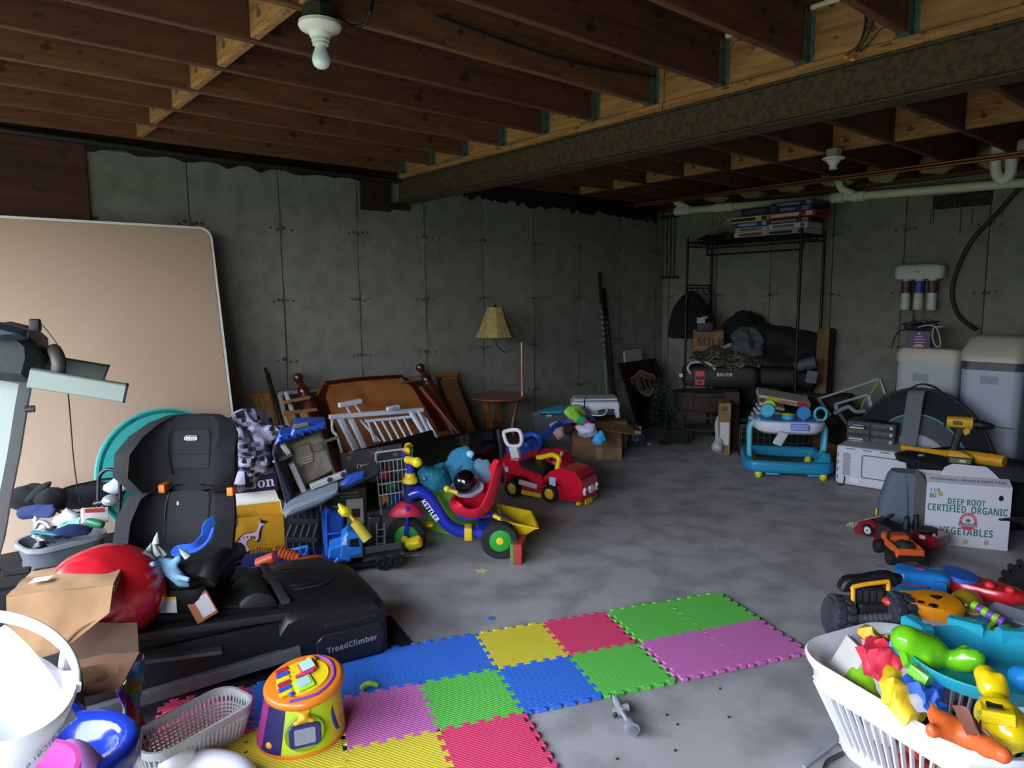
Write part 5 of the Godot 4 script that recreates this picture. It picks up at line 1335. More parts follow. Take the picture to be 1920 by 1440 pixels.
func play_kitchen() -> void:
	# toy kitchen lying on its back across the pile
	var t := T("play_kitchen","tan and white toy kitchen with a blue canopy tipped over on the pile","toy kitchen",Vector3(1.549,0.527,-3.499),-0.419)
	t.rotation_degrees.z = 0
	var blue := M("#1d50b8",0.35)
	var tan := M("#8d8271",0.55,0.0,"soft",4.0)
	var wh := M("#c6c6c4",0.45)
	P(t,"canopy",ext(PackedVector2Array([Vector2(-0.196,0.107),Vector2(-0.187,0.135),Vector2(-0.167,0.17),Vector2(-0.114,0.167),Vector2(-0.093,0.214),Vector2(-0.032,0.218),Vector2(0.057,0.213),Vector2(0.066,0.184),Vector2(-0.048,0.163),Vector2(-0.102,0.138),Vector2(-0.172,0.12)]),0.22,0.012),blue,Vector3(0,0,0.02))
	for k in 6:P(t,"canopy_stripe",bar(Vector3(-0.166,0.155,0.14).lerp(Vector3(0.056,0.203,0.14),k/6.0),Vector3(-0.16,0.13,0.13).lerp(Vector3(0.06,0.184,0.13),k/6.0),0.012,0.01),M("#153f93",0.4))
	P(t,"sign",ext(PackedVector2Array([Vector2(-0.107,0.191),Vector2(-0.093,0.218),Vector2(-0.024,0.228),Vector2(-0.019,0.208)]),0.02,0.004),M("#6f675c",0.5),Vector3(0,0,0.14))
	P(t,"back_panel",ext(PackedVector2Array([Vector2(-0.161,0.082),Vector2(0.034,0.151),Vector2(0.065,0.084),Vector2(0.079,0.009),Vector2(0.104,-0.067),Vector2(-0.09,-0.156)]),0.05,0.01),tan)
	P(t,"moulded_hob",ext(PackedVector2Array([Vector2(-0.112,0.067),Vector2(-0.024,0.096),Vector2(-0.012,0.043),Vector2(-0.095,0.019)]),0.02,0.004),M("#7c7263",0.55),Vector3(0,0,0.03))
	P(t,"moulded_sink",ext(PackedVector2Array([Vector2(-0.011,0.08),Vector2(0.042,0.097),Vector2(0.052,0.056),Vector2(0.002,0.042)]),0.02,0.004),M("#6f6659",0.55),Vector3(0,0,0.03))
	for k in 5:P(t,"moulded_brick",bx(0.09,0.012,0.01,0.002),M("#998d7a",0.55),Vector3(-0.05,-0.013,0.03)+Vector3(0,0.014*k,0),Vector3(0,0,16))
	P(t,"leg",bar(Vector3(-0.158,0.103,0.05),Vector3(-0.129,0.049,0.05),0.05,0.03),wh)
	P(t,"leg",bar(Vector3(-0.12,-0.003,0.05),Vector3(-0.057,-0.174,0.05),0.045,0.03),wh)
	P(t,"shelf_arm",bar(Vector3(-0.203,0.02,0.1),Vector3(-0.121,0.043,0.05),0.03,0.012),M("#aaa594",0.5))
	P(t,"side_arm",bar(Vector3(0.053,0.099,0.04),Vector3(0.129,0.12,0.04),0.02,0.015),M("#5c5548",0.5))
	P(t,"control_panel",ext(PackedVector2Array([Vector2(-0.033,-0.114),Vector2(0.157,-0.053),Vector2(0.167,-0.083),Vector2(-0.02,-0.141)]),0.05,0.006),M("#b9b9b9",0.4),Vector3(0,0,0.1))
	for q in [Vector3(0.071,-0.091,0.13),Vector3(0.141,-0.068,0.13)]:P(t,"knob",cyl(0.013,0.014,14),M("#1e2650",0.4),q,Vector3(90,0,0))
	P(t,"base_tray",ext(PackedVector2Array([Vector2(-0.164,-0.212),Vector2(-0.129,-0.181),Vector2(0.109,-0.106),Vector2(0.107,-0.138),Vector2(0.018,-0.185),Vector2(-0.155,-0.241)]),0.26,0.015),M("#7b8794",0.45),Vector3(0,0,0.14))
	P(t,"base_tray_end",ext(PackedVector2Array([Vector2(0.107,-0.138),Vector2(0.109,-0.106),Vector2(0.323,-0.03),Vector2(0.327,-0.063),Vector2(0.163,-0.131)]),0.2,0.012),M("#22262c",0.45),Vector3(0,0,0.12))
	P(t,"blue_latch",ext(PackedVector2Array([Vector2(0.123,-0.101),Vector2(0.171,-0.053),Vector2(0.245,-0.042),Vector2(0.244,-0.076),Vector2(0.155,-0.115)]),0.06,0.01),blue,Vector3(0,0,0.2))
	# what lies under it
	t = T("vented_crate","dark grey crate panel with long rounded openings below the toy kitchen","crate",Vector3(1.44,0,-3.444),-0.419)
	var ck := M("#2b2d33",0.55)
	for k in 4:P(t,"rail",bar(Vector3(-0.067,0.323,0).lerp(Vector3(-0.081,0.021,0),k/3.0),Vector3(0.079,0.31,0).lerp(Vector3(0.066,0.004,0),k/3.0),0.02,0.03),ck)
	for k in 5:P(t,"rib",tube(sp([Vector3(-0.062,0.323,0).lerp(Vector3(0.076,0.31,0),k/4.0),Vector3(-0.061,0.227,0).lerp(Vector3(0.067,0.215,0),k/4.0)+Vector3(0.015,0,0),Vector3(-0.068,0.126,0).lerp(Vector3(0.065,0.111,0),k/4.0) - Vector3(0.012,0,0),Vector3(-0.075,0.021,0).lerp(Vector3(0.063,0.005,0),k/4.0)]),0.009,8),ck)
	P(t,"back",bx(0.19,0.34,0.02,0.004),M("#08080a",0.7),Vector3(-0.004,0.123,-0.12))
	T1("grey_tub_lid","dark blue-grey plastic lid standing on edge beside the yellow carton","lid",ext(PackedVector2Array([Vector2(-0.139,0.603),Vector2(-0.123,0.613),Vector2(-0.048,0.37),Vector2(-0.062,0.286),Vector2(-0.077,0.293)]),0.3,0.012),M("#2c3542",0.45),Vector3(1.44,0,-3.444)+Vector3(0.05,0,-0.1),Vector3(0,-24,0))
	t = T("folding_stool","blue plastic folding stool stood on end between the vented crate and the black carton","stool",Vector3(1.44,0,-3.444)+Vector3(0.02,0,0.02),-0.419)
	P(t,"panel",ext(PackedVector2Array([Vector2(0.074,0.272),Vector2(0.1,0.285),Vector2(0.192,0.252),Vector2(0.177,-0.015),Vector2(0.087,-0.016),Vector2(0.076,0.11)]),0.05,0.01),M("#164fae",0.35))
	P(t,"panel_rib",bx(0.012,0.3,0.02,0.004),M("#2a6ad2",0.35),Vector3(0.096,0.149,0.035))
	P(t,"panel_rib",bx(0.09,0.014,0.02,0.004),M("#2a6ad2",0.35),Vector3(0.132,0.146,0.035))
	P(t,"hinge",ball(0.02,0.02,0.02,12),M("#2a6ad2",0.35),Vector3(0.101,0.273,0.04))
	t = T("black_carton","black printed carton with pale picture panels behind the toy truck","box",Vector3(1.688,0,-3.329)+Vector3(0,0,-0.12),-0.46)
	P(t,"box",bx(0.24,0.36,0.22,0.004),M("#121317",0.5),Vector3(0,0.18,-0.05))
	P(t,"picture_panel",bx(0.09,0.14,0.003,0.001),M("#a9a59c",0.5),Vector3(-0.06,0.2,0.062))
	P(t,"picture_panel",bx(0.09,0.14,0.003,0.001),M("#a9a59c",0.5),Vector3(0.055,0.23,0.062))
	P(t,"pictured_machine",bx(0.045,0.05,0.004,0.001),M("#2a1714",0.5),Vector3(0.06,0.22,0.063))
	P(t,"pictured_machine",bx(0.03,0.04,0.004,0.001),M("#2a1714",0.5),Vector3(-0.065,0.16,0.063))
	P(t,"printed_line",bx(0.15,0.012,0.003,0.001),M("#6b5a4a",0.5),Vector3(0.0,0.335,0.062))
	P(t,"printed_line",bx(0.1,0.008,0.003,0.001),M("#6b5a4a",0.5),Vector3(0.03,0.315,0.062))
func toy_truck() -> void:
	var t := T("toy_truck","blue-cabbed toy lorry with a grey flatbed and black ladder","toy truck",Vector3(1.62,0,-3.073),-0.471)
	var blue := M("#2a7fe0",0.4)
	var blk := M("#111214",0.5)
	var gry := M("#3d4044",0.5)
	P(t,"chassis",bar(Vector3(-0.172,0.022,-0.06),Vector3(0.173,0.038,-0.06),0.09,0.03),blk)
	P(t,"cab",ext(PackedVector2Array([Vector2(-0.14,0.07),Vector2(-0.126,0.186),Vector2(-0.104,0.201),Vector2(-0.098,0.217),Vector2(-0.072,0.215),Vector2(-0.023,0.194),Vector2(-0.021,0.093),Vector2(-0.077,0.081)]),0.15,0.008),blue,Vector3(0,0,-0.075))
	P(t,"bonnet",ext(PackedVector2Array([Vector2(-0.197,0.081),Vector2(-0.19,0.137),Vector2(-0.127,0.153),Vector2(-0.109,0.073)]),0.14,0.01),blue,Vector3(0,0,-0.075))
	P(t,"side_window",ext(PackedVector2Array([Vector2(-0.088,0.141),Vector2(-0.084,0.177),Vector2(-0.042,0.184),Vector2(-0.038,0.134)]),0.004,0.001),M("#16202c",0.3),Vector3(0,0,0.001))
	P(t,"windscreen",ext(PackedVector2Array([Vector2(-0.124,0.153),Vector2(-0.11,0.191),Vector2(-0.097,0.189),Vector2(-0.101,0.151)]),0.004,0.001),M("#cfe6ff",0.2),Vector3(0,0,0.001))
	P(t,"fender",ext(PackedVector2Array([Vector2(-0.167,0.065),Vector2(-0.15,0.091),Vector2(-0.087,0.088),Vector2(-0.083,0.065)]),0.17,0.006),blue,Vector3(0,0,-0.075))
	P(t,"flatbed",bar(Vector3(-0.023,0.059,-0.075),Vector3(0.186,0.08,-0.075),0.16,0.012),gry)
	P(t,"bed_wall",bar(Vector3(-0.012,0.112,0),Vector3(0.171,0.126,0),0.006,0.035),gry)
	P(t,"ladder",join([[rod(Vector3(0.05,0.098,-0.03),Vector3(0.054,0.239,-0.03),0.005,6)],[rod(Vector3(0.088,0.1,-0.03),Vector3(0.092,0.242,-0.03),0.005,6)],[rod(Vector3(0.051,0.132,-0.03),Vector3(0.089,0.134,-0.03),0.004,6)],[rod(Vector3(0.052,0.169,-0.03),Vector3(0.09,0.171,-0.03),0.004,6)],[rod(Vector3(0.053,0.205,-0.03),Vector3(0.091,0.208,-0.03),0.004,6)]]),M("#55585c",0.45))
	P(t,"ladder_tower",bx(0.07,0.14,0.06,0.01),blk,Vector3(0.047,0.194,-0.1))
	for q in [Vector3(-0.128,0.038,0),Vector3(0.076,0.041,0),Vector3(0.142,0.049,0)]:
		wheel(t,q,0.038,0.035,"#0c0c0e","#17181a","#26272a")
		wheel(t,q - Vector3(0,0,0.14),0.038,0.035,"#0c0c0e","#17181a")
	# soft yellow and orange launcher resting on it
	t = T("toy_launcher","yellow toy pump with a leaf-shaped handle and an orange mouth resting on the lorry","toy",Vector3(-0.039,0.232,-0.05)+Vector3(1.62,0,-3.073))
	t.position = Vector3(1.563,0.264,-3.049)
	var g := t.position
	P(t,"barrel",rod(Vector3(1.537,0.292,-3.036) - g,Vector3(1.58,0.202,-2.986) - g,0.026,18),M("#c9b83a",0.5))
	P(t,"mouth",rod(Vector3(1.536,0.297,-3.038) - g,Vector3(1.541,0.287,-3.032) - g,0.021,18),M("#d9431f",0.5))
	P(t,"plunger",rod(Vector3(1.511,0.344,-3.066) - g,Vector3(1.542,0.284,-3.03) - g,0.008,10),M("#d4c81c",0.4))
	P(t,"leaf_handle",body([[Vector3(1.486,0.376,-3.093) - g,Vector3(1.507,0.339,-3.069) - g,0.008,0.024],[Vector3(1.507,0.339,-3.069) - g,Vector3(1.518,0.329,-3.058) - g,0.024,0.012],[Vector3(1.481,0.345,-3.092) - g,Vector3(1.5,0.334,-3.074) - g,0.007,0.012]],0.006,0.012),M("#e3cf1a",0.4))
func shopping_cart() -> void:
	var t := T("toy_shopping_cart","small white wire toy shopping cart filled with play food","toy cart",Vector3(1.965,0,-3.422),-0.506)
	var wh := M("#b9bcc4",0.35,0.3)
	var z := -0.12
	for e in [0.0,-0.2]:
		pass
	var near0 := [Vector3(-0.078,0.516,0),Vector3(0.115,0.532,0),Vector3(0.119,0.216,0),Vector3(-0.064,0.196,0)]
	for k in 9:
		var u := k/8.0
		P(t,"wire",rod(near0[0].lerp(near0[1],u)+Vector3(0,-0.06,0),near0[3].lerp(near0[2],u),0.0025,5),wh)
		P(t,"wire",rod(near0[0].lerp(near0[1],u)+Vector3(0,-0.06,-0.24),near0[3].lerp(near0[2],u)+Vector3(0,0,-0.2),0.0025,5),wh)
	for k in 4:
		var v := 0.18+k/4.0*0.82
		var a:Vector3 = near0[0].lerp(near0[3],v)
		var b:Vector3 = near0[1].lerp(near0[2],v)
		P(t,"basket_hoop",tube(PackedVector3Array([a,b,b+Vector3(0,0,-0.22),a+Vector3(0,0,-0.22)]),0.004,6,true),wh)
	P(t,"push_bar",tube(sp([Vector3(-0.074,0.448,0),Vector3(-0.075,0.508,0.02),Vector3(-0.054,0.52,0.02),Vector3(0.114,0.53,0.02),Vector3(0.125,0.504,0.02),Vector3(0.122,0.437,0)],5),0.007,8),wh)
	for x in [Vector3(-0.058,0.196,0),Vector3(0.107,0.21,0)]:
		P(t,"leg",rod(x,Vector3(x.x*0.9,0.03,0.0),0.006,6),wh)
		P(t,"leg",rod(x+Vector3(0,0,-0.2),Vector3(x.x*0.9,0.03,-0.2),0.006,6),wh)
		P(t,"caster",cyl(0.018,0.014,12),M("#6a6a6c",0.5),Vector3(x.x*0.9,0.02,0.0),Vector3(90,0,0))
		P(t,"caster",cyl(0.018,0.014,12),M("#6a6a6c",0.5),Vector3(x.x*0.9,0.02,-0.2),Vector3(90,0,0))
	var cols := ["#c8273a","#1f4fb8","#2f8a3a","#d8871f","#3a2a20","#c9a11c","#5a2d7a","#1b6f8a"]
	var nm := ["red","blue","green","orange","brown","yellow","purple","teal"]
	var px := [Vector3(-0.028,0.368,-0.06),Vector3(0.04,0.23,-0.08),Vector3(0.01,0.298,-0.05),Vector3(-0.032,0.213,-0.1),Vector3(0.075,0.34,-0.12),Vector3(0.03,0.37,-0.14),Vector3(0.077,0.249,-0.06),Vector3(0.008,0.166,-0.14)]
	for i in 8:
		T1("play_food","%s play food piece inside the toy shopping cart" % nm[i],"play food",[ball(0.035,0.03,0.03,12),bx(0.07,0.05,0.04,0.006),lathe([Vector2(0.0,-0.03),Vector2(0.022,-0.03),Vector2(0.025,0.02),Vector2(0.01,0.035),Vector2(0,0.035)],14)][i % 3],pl(cols[i]),t.transform*px[i],Vector3(20*i,30*i,15*i),"play food in the toy cart")
func bucket_plush() -> void:
	var c := Vector3(2.27,0,-3.238)
	var t := T("toy_bucket","lime green ribbed plastic bucket behind the tricycle","bucket",c+Vector3(0.08,0,-0.12),-0.628)
	var gr := M("#86c94a",0.45)
	P(t,"tub",lathe([Vector2(0.0,0.0),Vector2(0.14,0.0),Vector2(0.148,0.02),Vector2(0.158,0.09),Vector2(0.163,0.094),Vector2(0.161,0.1),Vector2(0.172,0.18),Vector2(0.177,0.184),Vector2(0.175,0.19),Vector2(0.186,0.27),Vector2(0.198,0.275),Vector2(0.2,0.29),Vector2(0.182,0.29),Vector2(0.14,0.015),Vector2(0.0,0.012)],40),gr,Vector3.ZERO,Vector3(0,0,-4))
	P(t,"handle_slot",ball(0.035,0.016,0.01,14),M("#1f5a34",0.5),Vector3(-0.17,0.255,0.09))
	var fur := M("#3fb4ee",0.95,0.0,"",20.0,"grit",0.9,{"sheen":0.6})
	var teal := M("#1f9fc0",0.95,0.0,"",20.0,"grit",0.9,{"sheen":0.6})
	t = T("plush_toy","bright blue shaggy plush toy face-down in the green bucket","plush toy",Vector3(2.304,0.427,-3.176))
	var g := t.position
	P(t,"body",body([[Vector3(2.291,0.439,-3.189) - g,Vector3(2.259,0.403,-3.209) - g,0.075,0.06],[Vector3(2.303,0.47,-3.184) - g,Vector3(2.318,0.488,-3.173) - g,0.05,0.045],[Vector3(2.299,0.451,-3.117) - g,Vector3(2.309,0.354,-3.093) - g,0.032,0.03],[Vector3(2.23,0.4,-3.168) - g,Vector3(2.22,0.34,-3.166) - g,0.04,0.035]],0.01,0.03,0.016,45.0),fur)
	P(t,"pompom",ball(0.024,0.022,0.022,14,0.008,60.0),M("#8fd0f0",0.95),Vector3(2.313,0.499,-3.114) - g)
	t = T("plush_toy","pale blue plush toy at the rim of the green bucket next to the black ball","plush toy",Vector3(2.357,0.42,-3.064))
	g = t.position
	P(t,"body",body([[Vector3(2.345,0.438,-3.077) - g,Vector3(2.356,0.383,-3.058) - g,0.035,0.04],[Vector3(2.378,0.444,-3.05) - g,Vector3(2.38,0.368,-3.035) - g,0.025,0.03]],0.01,0.02,0.01,40.0),M("#7fb8da",0.95,0.0,"",20.0,"grit",0.6))
	t = T("plush_toy","dark teal furry plush toy slumped over the bucket's near edge","plush toy",Vector3(2.08,0.396,-3.162))
	g = t.position
	P(t,"body",body([[Vector3(2.058,0.405,-3.182) - g,Vector3(2.09,0.381,-3.151) - g,0.055,0.06],[Vector3(2.13,0.388,-3.157) - g,Vector3(2.143,0.343,-3.14) - g,0.045,0.04],[Vector3(2.129,0.428,-3.191) - g,Vector3(2.164,0.457,-3.167) - g,0.022,0.012]],0.01,0.03,0.014,45.0),teal)
	P(t,"eye",ball(0.014,0.014,0.014,10),M("#5a6a8c",0.3),Vector3(2.016,0.406,-3.138) - g)
	T1("play_ball","glossy black ball in the green bucket under the plush toys","ball",ball(0.068,0.068,0.068,28),M("#070708",0.08,0.0,"",1,"",0,{"coat":0.8}),Vector3(2.203,0.379,-3.015))
	T1("flying_disc","white shallow dish leaning out of the green bucket behind the tricycle seat","dish",lathe([Vector2(0.0,0.0),Vector2(0.08,0.0),Vector2(0.1,0.01),Vector2(0.115,0.04),Vector2(0.11,0.04),Vector2(0.095,0.016),Vector2(0.0,0.008)],32),M("#c5cbe0",0.35),Vector3(2.217,0.318,-3.02),Vector3(12,0,8)).scale = Vector3.ONE*0.8
	T1("toy_rattle","yellow rattle handle sticking out by the bucket rim","toy",join([[rod(Vector3(2.05,0.372,-2.985),Vector3(2.096,0.351,-2.943),0.011,10)],[ball(0.018,0.018,0.018,12),tf(Vector3(2.055,0.372,-2.981))]]),pl("#dcbf2c"))
func boxes_left() -> void:
	# digital-camouflage bedding on a carton
	var no := noise(6,6.0,3)
	T1("camo_blanket","crumpled grey, black and white camouflage bedding piled behind the car seat","blanket",ball(0.21,0.19,0.16,40,0.13,5.5,7),M("#c9c9d2",0.95,0.0,"camo",2.6),Vector3(1.365,0.528,-3.984))
	T1("camo_blanket","fold of camouflage bedding hanging down beside the moon carton","blanket",ball(0.1,0.08,0.09,30,0.07,8.0,3),M("#c9c9d2",0.95,0.0,"camo",2.6),Vector3(1.335,0.49,-3.872))
	var t := T("carton","tan and purple printed carton under the camouflage bedding","cardboard box",Vector3(1.369,0.335,-3.949)+Vector3(0,-0.3,-0.12),-0.314)
	P(t,"box",bx(0.34,0.36,0.28,0.004),M("#8f7a62",0.8,0.0,"card",2.0),Vector3(0,0.19,0))
	P(t,"purple_band",bx(0.342,0.11,0.282,0.004),M("#2a1a52",0.6),Vector3(0,0.3,0))
	txt(t,"Moon",0.055,M("#e6e2ea",0.6),Vector3(0.045,0.3,0.1425),Vector3(0,0,2),true,"Droid Serif")
	t = T("carton","yellow printed carton with a kangaroo emblem and an open white lid","cardboard box",Vector3(1.251,0,-3.631),-0.332)
	var w := 0.31
	P(t,"box",loft([rh(rr(w,0.25,0.004,1),0.0),rh(rr(w,0.25,0.004,1),0.235),rh(rr(w - 0.008,0.242,0.004,1),0.235),rh(rr(w - 0.008,0.242,0.004,1),0.01)],true,true,30),M("#c9920f",0.6,0.0,"card",2.0),Vector3(0,0,-0.125))
	P(t,"lid_flap",sheet(4,6,0.004,func(u:float,v:float):return Vector3((u - 0.5)*(w - 0.02) - v*0.02,0.235+0.055*v,-0.245+0.02*sin(v*3) - 0.06*v)),M("#d9d4c6",0.8))
	P(t,"lid_flap",sheet(3,4,0.004,func(u:float,v:float):return Vector3(w/2 - 0.03*v+0.02,0.235+0.02*v,-0.02 - 0.2*u)),M("#e0dccf",0.8))
	txt(t,"[ yellow tail ]",0.03,M("#1c130c",0.6),Vector3(0.06,0.045,0.0005),Vector3.ZERO,false,"Droid Serif")
	var roo := sp2([Vector2(-0.115,0.03),Vector2(-0.1,0.09),Vector2(-0.06,0.135),Vector2(-0.01,0.14),Vector2(0.02,0.15),Vector2(0.035,0.19),Vector2(0.03,0.215),Vector2(0.045,0.2),Vector2(0.075,0.19),Vector2(0.05,0.178),Vector2(0.035,0.14),Vector2(0.03,0.11),Vector2(0.02,0.085),Vector2(0.005,0.09),Vector2(0.01,0.12),Vector2(-0.03,0.1),Vector2(-0.05,0.07),Vector2(-0.03,0.03),Vector2(-0.06,0.02),Vector2(-0.075,0.07),Vector2(-0.1,0.06),Vector2(-0.1,0.02)],2)
	P(t,"kangaroo_emblem",ext(roo,0.002,0.0),M("#1a1014",0.6),Vector3(0.0,0.01,0.001))
	var roo2 := PackedVector2Array()
	for p in roo:roo2.append(Vector2(-0.03,0.11)+(p - Vector2(-0.03,0.11))*0.82)
	P(t,"kangaroo_emblem",ext(roo2,0.002,0.0),M("#cdb7c9",0.6),Vector3(0.0,0.012,0.002))
	for i in 6:P(t,"emblem_dot",ext(el(0.01,0.01,8),0.002,0.0),M("#8a2430",0.6),Vector3(-0.075+i*0.019,0.118+0.012*sin(i*0.8),0.0035))
	# low blue bin with toy blasters
	t = T("blue_bin","low dark blue bin of toy blasters between the yellow carton and the treadmill","bin",Vector3(1.204,0,-3.32)+Vector3(0.06,0,-0.05),-0.35)
	t.scale.y = 0.3
	P(t,"bin",loft([rh(rr(0.5,0.28,0.03),0.0),rh(rr(0.56,0.34,0.03),0.16),rh(rr(0.58,0.36,0.03),0.165),rh(rr(0.58,0.36,0.03),0.175),rh(rr(0.54,0.32,0.03),0.172),rh(rr(0.48,0.26,0.03),0.02)],true,true,40),M("#16245e",0.4))
	t = T("toy_blaster","purple toy blaster with an orange muzzle in the blue bin","toy blaster",Vector3(1.092,0.169,-3.102))
	var g := t.position
	P(t,"muzzle",rod(Vector3(1.079,0.169,-3.113) - g,Vector3(1.141,0.198,-3.065) - g,0.028,18),M("#e5602a",0.4))
	P(t,"body",ext(sp2([Vector2(-0.07,0.03),Vector2(0.02,0.02),Vector2(0.05,-0.02),Vector2(0.02,-0.05),Vector2(-0.06,-0.03)],3),0.04,0.008),M("#3a2fae",0.4),Vector3(-0.03,-0.02,0.03),Vector3(0,20,0))
	t = T("toy_blaster","orange toy blaster lying across the blue bin towards the lorry","toy blaster",Vector3(1.218,0.212,-3.002))
	g = t.position
	P(t,"barrel",rod(Vector3(1.161,0.227,-3.053) - g,Vector3(1.226,0.197,-2.993) - g,0.024,16),M("#e5602a",0.4))
	for k in 5:P(t,"grip_ring",rod((Vector3(1.165,0.227,-3.05)).lerp(Vector3(1.219,0.2,-3),k/5.0) - g,(Vector3(1.165,0.227,-3.05)).lerp(Vector3(1.219,0.2,-3),k/5.0+0.06) - g,0.027,16),M("#f07a3c",0.4))
	P(t,"body",ext(sp2([Vector2(-0.03,0.015),Vector2(0.07,0.01),Vector2(0.09,-0.02),Vector2(0.02,-0.03),Vector2(-0.04,-0.02)],3),0.04,0.008),M("#d9551f",0.4),Vector3(1.24,0.19,-2.954) - g)
	t = T("toy_blaster","bright blue toy frame piece lying behind the orange blaster","toy blaster",Vector3(1.26,0.198,-3.097))
	g = t.position
	for q in [[Vector3(1.218,0.191,-3.13),Vector3(1.304,0.213,-3.062)],[Vector3(1.223,0.176,-3.124),Vector3(1.295,0.175,-3.063)],[Vector3(1.304,0.213,-3.062),Vector3(1.291,0.17,-3.066)],[Vector3(1.244,0.199,-3.11),Vector3(1.254,0.176,-3.098)],[Vector3(1.272,0.206,-3.087),Vector3(1.277,0.175,-3.078)]]:
		P(t,"strut",rod(q[0] - g,q[1] - g,0.009,8),M("#2276e0",0.4))
	T1("toy_boat","red toy boat hull in the blue bin beside the car seat","toy boat",loft([rh(el(0.06,0.03,16),0.0),rh(el(0.13,0.07,16),0.035),rh(el(0.12,0.06,16),0.035),rh(el(0.05,0.02,16),0.01)],true,true,40),pl("#cf3a34"),Vector3(0.994,0.173,-3.185),Vector3(0,30,0))
func boxes_right() -> void:
	# open carton of toys and clothes by the corner
	var cb := M("#8a6a4c",0.85,0.0,"card",2.0)
	var c := Vector3(4.224,0,-4.054)
	var t := T("toy_carton","open brown cardboard carton heaped with clothes and toys near the corner","cardboard box",c+Vector3(0.0,0,0),-0.75)
	var w := 0.42
	var d := 0.4
	var h := 0.26
	P(t,"side_panel",bx(w,h,0.005,0.001),cb,Vector3(w/2 - 0.1,h/2,-0.003))
	P(t,"side_panel",bx(w,h,0.005,0.001),cb,Vector3(w/2 - 0.1,h/2,-d))
	P(t,"side_panel",bx(0.005,h,d,0.001),cb,Vector3(-0.1,h/2,-d/2))
	P(t,"side_panel",bx(0.005,h,d,0.001),cb,Vector3(w - 0.1,h/2,-d/2))
	P(t,"base_panel",bx(w,0.005,d,0.001),cb,Vector3(w/2 - 0.1,0.004,-d/2))
	P(t,"flap",bx(w*0.96,0.005,0.17,0.001),cb,Vector3(w/2 - 0.1,h - 0.06,0.05),Vector3(42,0,0))
	P(t,"flap",bx(0.16,0.005,d*0.96,0.001),cb,Vector3(-0.16,h - 0.04,-d/2),Vector3(0,0,38))
	P(t,"flap",bx(0.18,0.005,d*0.96,0.001),cb,Vector3(w - 0.02,h+0.0,-d/2),Vector3(0,0,-8))
	P(t,"tape_strip",bx(0.05,h,0.002,0.0005),M("#9c8260",0.4),Vector3(0.13,h/2,0.001))
	var rg := RandomNumberGenerator.new()
	rg.seed = 21
	var items := [
		["tshirt","lime green shirt crumpled on top of the toy carton","shirt",Vector3(4.135,0.399,-4.065),"#8fc43f",Vector3(0.13,0.05,0.1),0.06],
		["cap","green cap among the toys of the toy carton","cap",Vector3(4.101,0.363,-3.956),"#1f8a5e",Vector3(0.06,0.05,0.05),0.01],
		["doll_figure","small black-haired doll head in the toy carton","doll",Vector3(3.902,0.326,-3.92),"#1c1416",Vector3(0.05,0.05,0.05),0.01],
		["baby_sock","pale pink baby garment hanging out of the toy carton","clothing",Vector3(3.847,0.297,-3.962),"#c9a3a8",Vector3(0.05,0.05,0.04),0.03],
		["printed_top","white and blue printed top draped over the carton's near edge","clothing",Vector3(3.978,0.322,-3.79),"#b9bdd6",Vector3(0.1,0.05,0.06),0.05],
		["blue_plush","light blue fluffy toy at the carton's front corner","plush toy",Vector3(4.014,0.271,-3.685),"#3f9fd8",Vector3(0.05,0.06,0.05),0.03],
		["purple_toy","purple and blue toy beside the lime shirt","toy",Vector3(4.061,0.355,-4.054),"#5548b0",Vector3(0.06,0.03,0.05),0.02],
		["pink_toy","magenta toy near the top of the carton heap","toy",Vector3(4.097,0.35,-3.891),"#b83a78",Vector3(0.04,0.03,0.04),0.02],
		["red_toy","small orange-red toy lying on the printed top","toy",Vector3(3.96,0.343,-3.874),"#d9512f",Vector3(0.025,0.025,0.025),0.01],
		["grey_pack","light grey wrapped pack at the left of the carton heap","pack",Vector3(3.898,0.343,-4.058),"#9aa0a8",Vector3(0.05,0.03,0.05),0.02]]
	for q in items:
		var v:Vector3 = q[5]
		T1(q[0],q[1],q[2],ball(v.x,v.y,v.z,16,q[6],12.0,q[0].length()),M(q[4],0.85),q[3],Vector3(rg.randf_range(-20,20),rg.randf_range(0,90),rg.randf_range(-15,15)))
	T1("toy_packet","long purple and black packet poking out of the toy carton","packet",bx(0.05,0.25,0.02,0.004),M("#3a2460",0.5),Vector3(4.229,0.367,-3.98),Vector3(0,-40,42))
	T1("bubble_wand","blue ribbed plastic handle curving out in front of the toy carton","toy",tube(sp([Vector3(3.421,0.332,-3.932),Vector3(3.484,0.344,-3.88),Vector3(3.52,0.323,-3.847),Vector3(3.647,0.344,-3.875),Vector3(3.75,0.367,-3.923),Vector3(3.86,0.369,-3.963)]),0.022,10),pl("#1d4fc4"))
	T1("wire_hanger","white plastic clothes hanger on the toy carton heap","hanger",tube(sp([Vector3(4.27,0.417,-4.02),Vector3(4.349,0.443,-3.957),Vector3(4.376,0.434,-3.933),Vector3(4.314,0.397,-3.913),Vector3(4.239,0.398,-3.977)],5,true),0.007,8,true),M("#b9bcc2",0.4))
	# clear tote with a blue bag on it, white printer behind
	t = T("storage_tote","clear plastic tote with a white lid clip beside the lamp table","tote",Vector3(4.9,0,-5.046)+Vector3(-0.22,0,0.1),-0.6)
	P(t,"tub",loft([rh(rr(0.36,0.28,0.03),0.0),rh(rr(0.42,0.32,0.03),0.26)],true,true,40),M("#6f7688",0.3))
	P(t,"lid",loft([rh(rr(0.44,0.34,0.03),0.26),rh(rr(0.44,0.34,0.03),0.285)],true,true,40),M("#8f96a4",0.35))
	P(t,"clip",bx(0.06,0.03,0.02),M("#d0d0d2",0.4),Vector3(-0.05,0.25,0.17))
